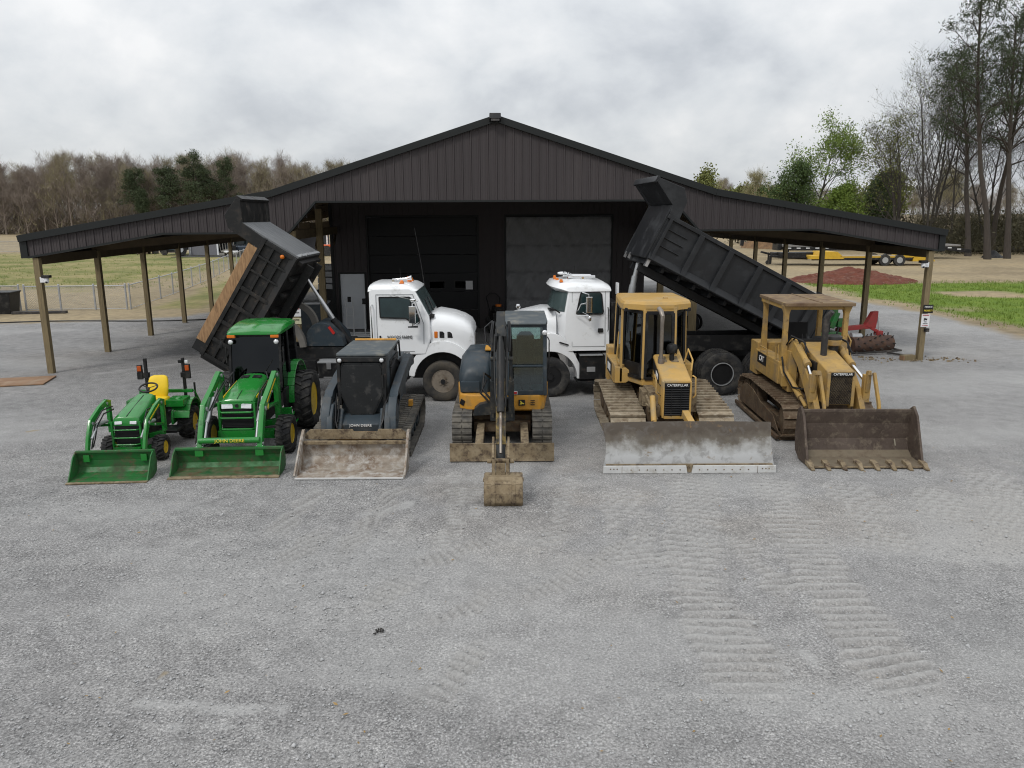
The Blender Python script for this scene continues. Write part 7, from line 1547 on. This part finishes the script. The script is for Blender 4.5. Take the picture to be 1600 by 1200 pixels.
def chain_fence(name, lab, pts, H=1.12, gap=2.6, post_r=.038):
    t = thing(name, lab, 'fence', (pts[0][0], pts[0][1], 0)); o = V(pts[0][0], pts[0][1], 0)
    wire = MB(o); uvs = []; d0 = 0; rail = MB(o)
    for (xa, ya), (xb, yb) in zip(pts[:-1], pts[1:]):
        L = math.hypot(xb - xa, yb - ya); n = max(1, round(L / gap))
        wire.add([(xa, ya, .03), (xb, yb, .03), (xb, yb, H), (xa, ya, H)], [(0, 1, 2, 3)]); uvs += [(d0, 0), (d0 + L, 0), (d0 + L, H), (d0, H)]; d0 += L
        rail.cyl((xa, ya, H), (xb, yb, H), .024, 6); rail.cyl((xa, ya, .05), (xb, yb, .05), .014, 6)
        for k in range(n + (1 if (xb, yb) == tuple(pts[-1]) else 0)):
            x, y = xa + (xb - xa) * k / n, ya + (yb - ya) * k / n; p = MB(o); p.cyl((x, y, 0), (x, y, H + .05), post_r, 8); p.ball((x, y, H + .06), post_r * 1.1, 8); p.build('fence_post', M['galv'], t)
    w = wire.build('wire_mesh', M['chain'], t, smooth=0); uvl = w.data.uv_layers.new(name='UVMap')
    for i, u in enumerate(uvs): uvl.data[i].uv = u
    rail.build('top_rail', M['galv'], t)
chain_fence('chain_link_fence', 'grey chain-link fence running away beside the pale track behind the left lean-to', [(-17.6, 36.0), (-18.6, 43.0), (-20.3, 52.5), (-23.7, 68.0), (-27.5, 86)])
chain_fence('chain_link_gate', 'wide chain-link gate across the pale track, left of the running fence', [(-22.25, 35.7), (-19.15, 35.85), (-17.75, 35.95)], 1.1, 2.0, .045)
chain_fence('chain_link_fence', 'chain-link fence left of the gate, behind the black bin', [(-32, 36.3), (-22.5, 35.7)])
chain_fence('field_fence', 'thin wire fence at the back of the green pasture', [(-100, 98), (-58, 97), (-38, 96.5)], 1.3, 8)
T = thing('waste_bin', 'black waste bin at the left edge in front of the fence', 'bin', (-22.85, 34.7, 0), R_(5)); b = MB(); b.loft([[(x * g, y * g, z) for x, y in ((-.75, -.45), (.75, -.45), (.75, .45), (-.75, .45))] for z, g in ((0, .88), (.85, 1.0), (.92, 1.04))]); b.build('bin_body', M['black'], T, bev=.02); b = MB(); b.bx(-.8, .8, -.5, .5, .92, .98); b.build('lid', M['black'], T, bev=.02); b = MB(); b.bar((.75, -.4, .06), (3.0, -.3, .06), .25, .1); b.build('dark_skid', M['exh_dark'], T)

# ================================================================== FAR LEFT YARD
def simple_vehicle(t, L, W_, H, col, cabin=None, wr=.36):
    b = MB(); b.loft([[(x, -W_ / 2, z0), (x, W_ / 2, z0), (x, W_ / 2, z1), (x, W_ / 2 - .1, z1 + .08), (x, -W_ / 2 + .1, z1 + .08), (x, -W_ / 2, z1)] for x, z0, z1 in ((-L / 2, .5, H * .5), (-L / 2 + .15, .38, H * .58), (L / 2 - .2, .38, H * .58), (L / 2, .5, H * .5))]); b.build('body', col, t, bev=.03)
    if cabin:
        x0, x1 = cabin; b = MB(); b.loft([[(x0 + e, -W_ / 2 + .1 + e * .3, z), (x1 - e, -W_ / 2 + .1 + e * .3, z), (x1 - e, W_ / 2 - .1 - e * .3, z), (x0 + e, W_ / 2 - .1 - e * .3, z)] for z, e in ((H * .6, 0), (H, .35))]); b.build('cabin', M['window_gloss'], t, bev=.03)
    for x in (-L * .32, L * .32):
        for s in (-1, 1): b = MB(); b.cyl((x, s * (W_ / 2 - .12), wr), (x, s * (W_ / 2 + .08), wr), wr, 16); b.build('wheel', M['rubber'], t)
T = thing('open_shed', 'low grey open-fronted shed seen far away under the left lean-to', 'shed', (-33.0, 86, 0), R_(2))
M['shed_wall'] = P('weathered_grey_sheeting', (.17, .17, .185), .6, var=.1); M['shed_roof'] = P('grey_sheet_roof', (.12, .12, .13), .5, var=.1)
b = MB(); b.bx(-1.95, -1.85, -.2, 6, 0, 2.5); b.bx(-1.95, 1.0, 0, .1, 0, 2.4); b.bx(-1.9, 12, 5.9, 6, 0, 2.8); b.build('wall', M['shed_wall'], T); b = MB()
for x in (-1.9, 1.1, 2.6, 5.5, 9, 12): b.bx(x - .08, x + .08, -.18, -.02, 0, 2.5)
b.build('post', M['white2'], T); b = MB(); b.add([(-2.3, -.6, 2.45), (12.4, -.6, 2.45), (12.4, 6.3, 3.1), (-2.3, 6.3, 3.1), (-2.3, -.6, 2.52), (12.4, -.6, 2.52), (12.4, 6.3, 3.17), (-2.3, 6.3, 3.17)], [(3, 2, 1, 0), (4, 5, 6, 7), (0, 1, 5, 4), (1, 2, 6, 5), (2, 3, 7, 6), (3, 0, 4, 7)]); b.build('roof', M['shed_roof'], T)
b = MB(); b.bx(-2.5, 13, -4, 6, 0, .04); b.build('slab', M['exh_dark'], T)
T = thing('parked_truck', 'dark pickup standing by the far shed, right of the white machine', 'pickup', (-26.6, 84, 0), R_(8)); simple_vehicle(T, 5.2, 1.9, 1.75, P('dark_blue_car_paint', (.025, .035, .05), .3), (-.6, 1.2))
T = thing('parked_truck', 'grey vehicle parked behind the dark pickup by the far shed', 'pickup', (-29.2, 88, 0), R_(-12)); simple_vehicle(T, 4.8, 1.9, 1.8, P('grey_car_paint', (.11, .125, .14), .3), (-1.4, 1.2))
T = thing('white_mower', 'white ride-on machine at the near end of the far shed', 'mower', (-28.8, 82.5, 0), R_(30)); simple_vehicle(T, 2.2, 1.3, 1.0, P('white_machine_paint', (.55, .55, .54), .4), None, .3); b = MB(); b.box((-.2, 0, .95), (.5, .5, .5)); b.tube([(.3, 0, .6), (.2, 0, 1.15)], .03, 6); b.build('seat', M['black'], T, bev=.03)
T = thing('flat_trailer', 'low dark flat trailer in front of the far shed vehicles', 'trailer', (-25.2, 81.8, 0), R_(3)); b = MB(); b.bx(-2.8, 2.8, -.9, .9, .45, .62); b.bx(-2.8, 2.8, -.95, -.9, .4, .75); b.build('trailer_deck', M['black'], T); 
for x in (-.45, .45):
    for s in (-1, 1): b = MB(); b.cyl((x, s * .95, .36), (x, s * 1.12, .36), .36, 16); b.build('wheel', M['rubber'], T)
T = thing('farm_implement', 'spiky pale farm implement standing inside the far shed opening', 'implement', (-30.3, 84.2, 0), R_(20)); b = MB(); b.bar((-.6, 0, .5), (.8, 0, .9), .15, .15)
for k in range(6): b.tube([(-.6 + k * .25, 0, .6), (-.7 + k * .28, -.2, 1.4 + .3 * math.sin(k)), (-.5 + k * .26, -.4, 1.9)], .04, 6)
b.bx(-.8, .9, -.3, .3, .1, .35); b.build('implement_frame', P('pale_implement_paint', (.28, .27, .24), .7), T)
T = thing('farm_trailer', 'dark slatted farm trailer standing left of the far shed', 'trailer', (-37.3, 86.5, 0), 0); b = MB(); b.bx(-1.3, 1.6, 0, 2.2, .55, 1.55); b.build('trailer_box', P('dark_blue_sheet', (.03, .045, .06), .5), T, bev=.03); b = MB(); b.bx(-1.2, 1.5, .05, .3, .3, .55); b.build('chassis', M['black'], T)
for x in (-.7, 1.0): b = MB(); b.cyl((x, -.05, .35), (x, .15, .35), .35, 14); b.build('wheel', M['rubber'], T)
T = thing('tractor_tyre', 'large dark tractor tyre leaning at the end of the far shed', 'tyre', (-35.4, 84.6, 0), R_(60)); b = MB(); b.lathe([(.3, -.2), (.62, -.25), (.7, -.12), (.7, .12), (.62, .25), (.3, .2)], (0, 0, .7), (0, 1, 0), 24, False); b.build('tyre_body', M['rubber'], T); b = MB(); b.lathe([(.3, -.1), (.3, .1), (.05, .12)], (0, 0, .7), (0, 1, 0), 20); b.build('rim', M['white2'], T)
T = thing('harrow', 'low dark harrow lying on the grass far left of the shed', 'implement', (-43.6, 90, 0), R_(5)); b = MB()
b.bx(-3.0, 3.0, -.6, .6, .25, .6); b.bx(-3.1, -2.9, -.7, .7, 0, .7); b.bx(2.9, 3.1, -.7, .7, 0, .7); b.build('harrow_frame', M['black'], T, bev=.02); b = MB()
for k in range(12): b.bx(-2.8 + k * .5, -2.7 + k * .5, -.4, .4, .02, .3)
b.build('tines', M['brown_steel'], T)
T = thing('field_plough', 'small dark plough on the grass between the harrow and the shed', 'implement', (-41.0, 88, 0), R_(25)); b = MB(); b.bar((-.6, 0, .45), (.6, .1, .5), .12, .12)
for k in range(3): b.beam([(-.4 + k * .4, 0, .5), (-.45 + k * .4, -.2, .25), (-.6 + k * .4, -.3, .05)], .06, .14)
b.build('plough_frame', M['brown_steel'], T)
T = thing('orange_tractor', 'orange and white machine seen over the tipped bed through the lean-to', 'tractor', (-18.6, 84, 0), R_(10)); simple_vehicle(T, 3.0, 1.6, 1.9, P('orange_machine_paint', (.5, .09, .02), .4), None, .55); b = MB(); b.bx(-1.0, .4, -.7, .7, 2.2, 2.32)
for x in (-.9, .3):
    for s in (-.6, .6): b.bx(x - .04, x + .04, s - .04, s + .04, 1.1, 2.2)
b.build('canopy', M['white2'], T)
T = thing('stacked_bins', 'pale grey stacked crates between the posts left of the core wall', 'crates', (-7.9, 34.6, 0), R_(3)); b = MB()
for k in range(4): b.bx(-.55, .55, -.5, .5, 1.05 + k * .27, 1.29 + k * .27)
b.build('crate_stack', M['galv'], T, bev=.02); b = MB(); b.bx(-.6, .6, -.55, .55, 0, 1.04); b.build('pallet_base', M['black'], T)

# ================================================================== FAR RIGHT YARD
def mound(name, lab, c, rx, ry, h, mat, seed, cat='dirt pile', n=70):
    xs_ = np.linspace(-1.15, 1.15, n); X_, Y_ = np.meshgrid(xs_, xs_); r = np.hypot(X_, Y_)
    z = np.clip(1 - r, 0, 1) ** .85 * (.62 + .75 * fbm(X_ + seed, Y_ + seed, 2.2, seed, 3)) * h + (fbm(X_ + 3, Y_ + 3, 13, seed + 4, 2) - .5) * .22 * h * (r < 1.02) + (vnoise(X_, Y_, 30, seed + 2) - .5) * .14 * h * (r < 1)
    z = np.where(r > 1.0, -.08, z)
    v = np.stack([c[0] + X_ * rx, c[1] + Y_ * ry, z], -1).reshape(-1, 3); idx = np.arange(n * n).reshape(n, n); f = np.stack([idx[:-1, :-1], idx[:-1, 1:], idx[1:, 1:], idx[1:, :-1]], -1).reshape(-1, 4)
    o = merge_np([(v, f)], name, mat); tag(o, lab, cat); return o
M['red_dirt'] = P('red_clay', (.115, .036, .022), .95, var=.4, vs=2.2, dirt=(.17, .085, .055), damt=.3, ds=2.5, dirt2=(.30, .24, .19), damt2=.12, ds2=3.5, bmp=.5, bs=7)
M['brown_dirt'] = P('brown_topsoil', (.19, .115, .06), .95, var=.3, vs=1.5, dirt=(.10, .065, .045), damt=.4, ds=1.2, bmp=.5, bs=5)
M['dark_dirt'] = P('dark_mulch', (.06, .042, .032), .95, var=.3, vs=1.5, bmp=.5, bs=5)
mound('dirt_pile', 'long pile of red clay beyond the right lean-to posts', (21.4, 49.3), 4.0, 2.8, .78, M['red_dirt'], 3)
mound('dirt_pile', 'tall brown soil heap far behind the gooseneck trailer', (34.2, 98), 5.6, 5, 3.6, M['brown_dirt'], 6)
mound('dirt_pile', 'dark heap at the right flank of the brown soil heap', (37.5, 100.5), 6.0, 5, 3.4, M['dark_dirt'], 8)
mound('dirt_pile', 'low heap of broken rubble behind the right end of the trailers', (47.5, 97), 9, 3, 1.7, M['mud_steel'], 11, 'rubble pile')
b = MB(); rr = random.Random(8)
for k in range(70): x, y = 40 + rr.random() * 16, 92 + rr.random() * 4; a = rr.random() * 3; L = .5 + rr.random() * 2; b.cyl((x, y, .2 + rr.random() * .6), (x + L * math.cos(a), y + L * math.sin(a) * .4, .2 + rr.random() * .8), .06 + rr.random() * .12, 6)
o = b.build('brush_heap', M['bark_grey']); tag(o, 'tangled heap of cut logs and brush behind the trailers', 'brush', kind='stuff')
b = MB(); b.cyl((46, 82, .5), (55, 83, .35), .28, 10); b.cyl((47, 82.8, .3), (54, 82.2, .3), .2, 10); o = b.build('fallen_log', M['bark_grey']); tag(o, 'pale fallen log at the wood edge behind the roof corner', 'log')
T = thing('gooseneck_trailer', 'long black gooseneck flatbed trailer behind the yellow one', 'trailer', (33.0, 74.0, 0), R_(-3))
b = MB(); b.bx(-7.8, 8.2, -1.2, 1.2, 1.15, 1.30); b.build('deck', P('grey_deck_boards', (.22, .21, .20), .8, var=.2), T)
b = MB(); b.bx(-7.8, 7.0, -1.25, -1.05, .80, 1.15); b.bx(-7.8, 7.0, 1.05, 1.25, .80, 1.15); b.loft([[(x, y, z0), (x, y + .2, z0), (x, y + .2, z1), (x, y, z1)] for x, y, z0, z1 in ((7.0, -1.25, .80, 1.15), (9.2, -1.25, .5, .85))]); b.bx(-8.2, -7.8, -.9, .9, .8, 2.3); b.bar((-8.0, 0, 2.2), (-11.2, 0, 2.25), .5, .22); b.bar((-11.2, 0, 2.2), (-11.3, 0, 1.2), .3, .3); b.bar((-8.0, .0, 1.3), (-9.6, 0, 2.1), .3, .15)
for x in (-7.6, -7.2): b.bx(x - .06, x + .06, -1.0, -.85, .1, .9)
b.build('chassis', M['black'], T, bev=.02)
b = MB(); k = 0; x = -7.4
while x < 8.6: b.bx(x, x + .35, -1.262, -1.25, (.98 if x < 7 else .98 - (x - 7) * .14), (1.06 if x < 7 else 1.06 - (x - 7) * .14)); x += .85
for i in range(6): b.bx(-10.9 + i * .5, -10.7 + i * .5, -.262, -.25, 2.18, 2.26)
b.build('reflective_tape', M['white2'], T)
b = MB()
for x in (3.2, 3.7, 5.5, 6.0): b.bar((x, -1.1, 1.3), (x + .15, -1.1, 2.15), .12, .1)
b.build('ramp', M['brown_steel'], T)
for x in (3.6, 4.5):
    for s in (-1, 1): b = MB(); b.cyl((x, s * .75, .42), (x, s * 1.2, .42), .42, 18); b.build('wheel', M['rubber'], T)
T = thing('tilt_trailer', 'yellow-edged equipment trailer with two wheels, in front of the black gooseneck', 'trailer', (28.9, 64.6, 0), R_(-2))
b = MB(); b.bx(-4.6, 3.4, -1.1, 1.1, .62, .78); b.build('deck', P('tan_deck_boards', (.30, .24, .16), .85, var=.2), T); b = MB(); b.bx(-4.6, 3.4, -1.15, -1.05, .45, .62); b.bx(-4.6, 3.4, 1.05, 1.15, .45, .62); b.bar((-4.6, 0, .55), (-7.6, 0, .75), .3, .2); b.bx(-7.7, -7.5, -.1, .1, .1, .8); b.bx(-6.9, -4.9, -.7, .7, .62, 1.05); b.build('chassis', M['black'], T, bev=.02)
b = MB()
for (x0, x1, z0, z1) in ((-4.7, -2.0, .55, .80), (-3.9, -2.2, .80, 1.12), (3.4, 5.2, .35, .78), (2.6, 4.4, .7, 1.0)): b.loft([[(x0, y, z0), (x1, y, z0), (x1 - .4, y, z1), (x0 + .1, y, z1)] for y in (-1.18, 1.1)])
b.bx(-4.6, 3.4, -1.165, -1.15, .66, .76); b.build('yellow_ramp', P('trailer_yellow', (.55, .34, .03), .55, var=.15), T)
for x in (1.2, 2.35):
    b = MB(); b.cyl((x, .95, .45), (x, 1.25, .45), .45, 20); b.build('wheel', M['rubber'], T); b = MB(); b.cyl((x, -1.25, .45), (x, -.95, .45), .45, 20); w = b.build('wheel', M['rubber'], T); b = MB(); b.cyl((x, -1.262, .45), (x, -1.24, .45), .24, 16); b.build('rim', M['galv'], w)
T = thing('jockey_trailer', 'small black trailer tongue with a wheel in front of the gooseneck', 'trailer', (23.4, 66.0, 0), R_(4)); b = MB(); b.bx(-1.6, 1.8, -.6, .6, .62, 1.0); b.bar((-1.6, 0, .8), (-2.6, 0, 1.05), .2, .16); b.bar((1.8, 0, .8), (3.0, 0, .8), .2, .16); b.bx(-2.0, -1.9, -.05, .05, .2, 1.0); b.build('tongue_frame', M['black'], T, bev=.02); b = MB(); b.cyl((-1.95, -.1, .18), (-1.95, .1, .18), .18, 14); b.build('jockey_wheel', M['rubber'], T)
mound('tarp_heap', 'small dark tarp-covered heap at the foot of the trees on the right', (45.3, 74.2), 1.0, .8, .7, M['black'], 14, 'heap', 24)
for (px_, py_, s_, lab) in ((590, 987, .05, 'small dark clump of debris lying alone on the gravel'), (722, 0, 0, '')):
    if s_:
        t = MB(); rr = random.Random(3)
        for k in range(14): t.box((-1.40 + rr.gauss(0, .028), 7.33 + rr.gauss(0, .025), .010), (.022, .013, .012), (rr.random() * 3, rr.random() * 3, rr.random() * 6))
        o = t.build('debris_clump', M['exh_dark']); tag(o, lab, 'debris')
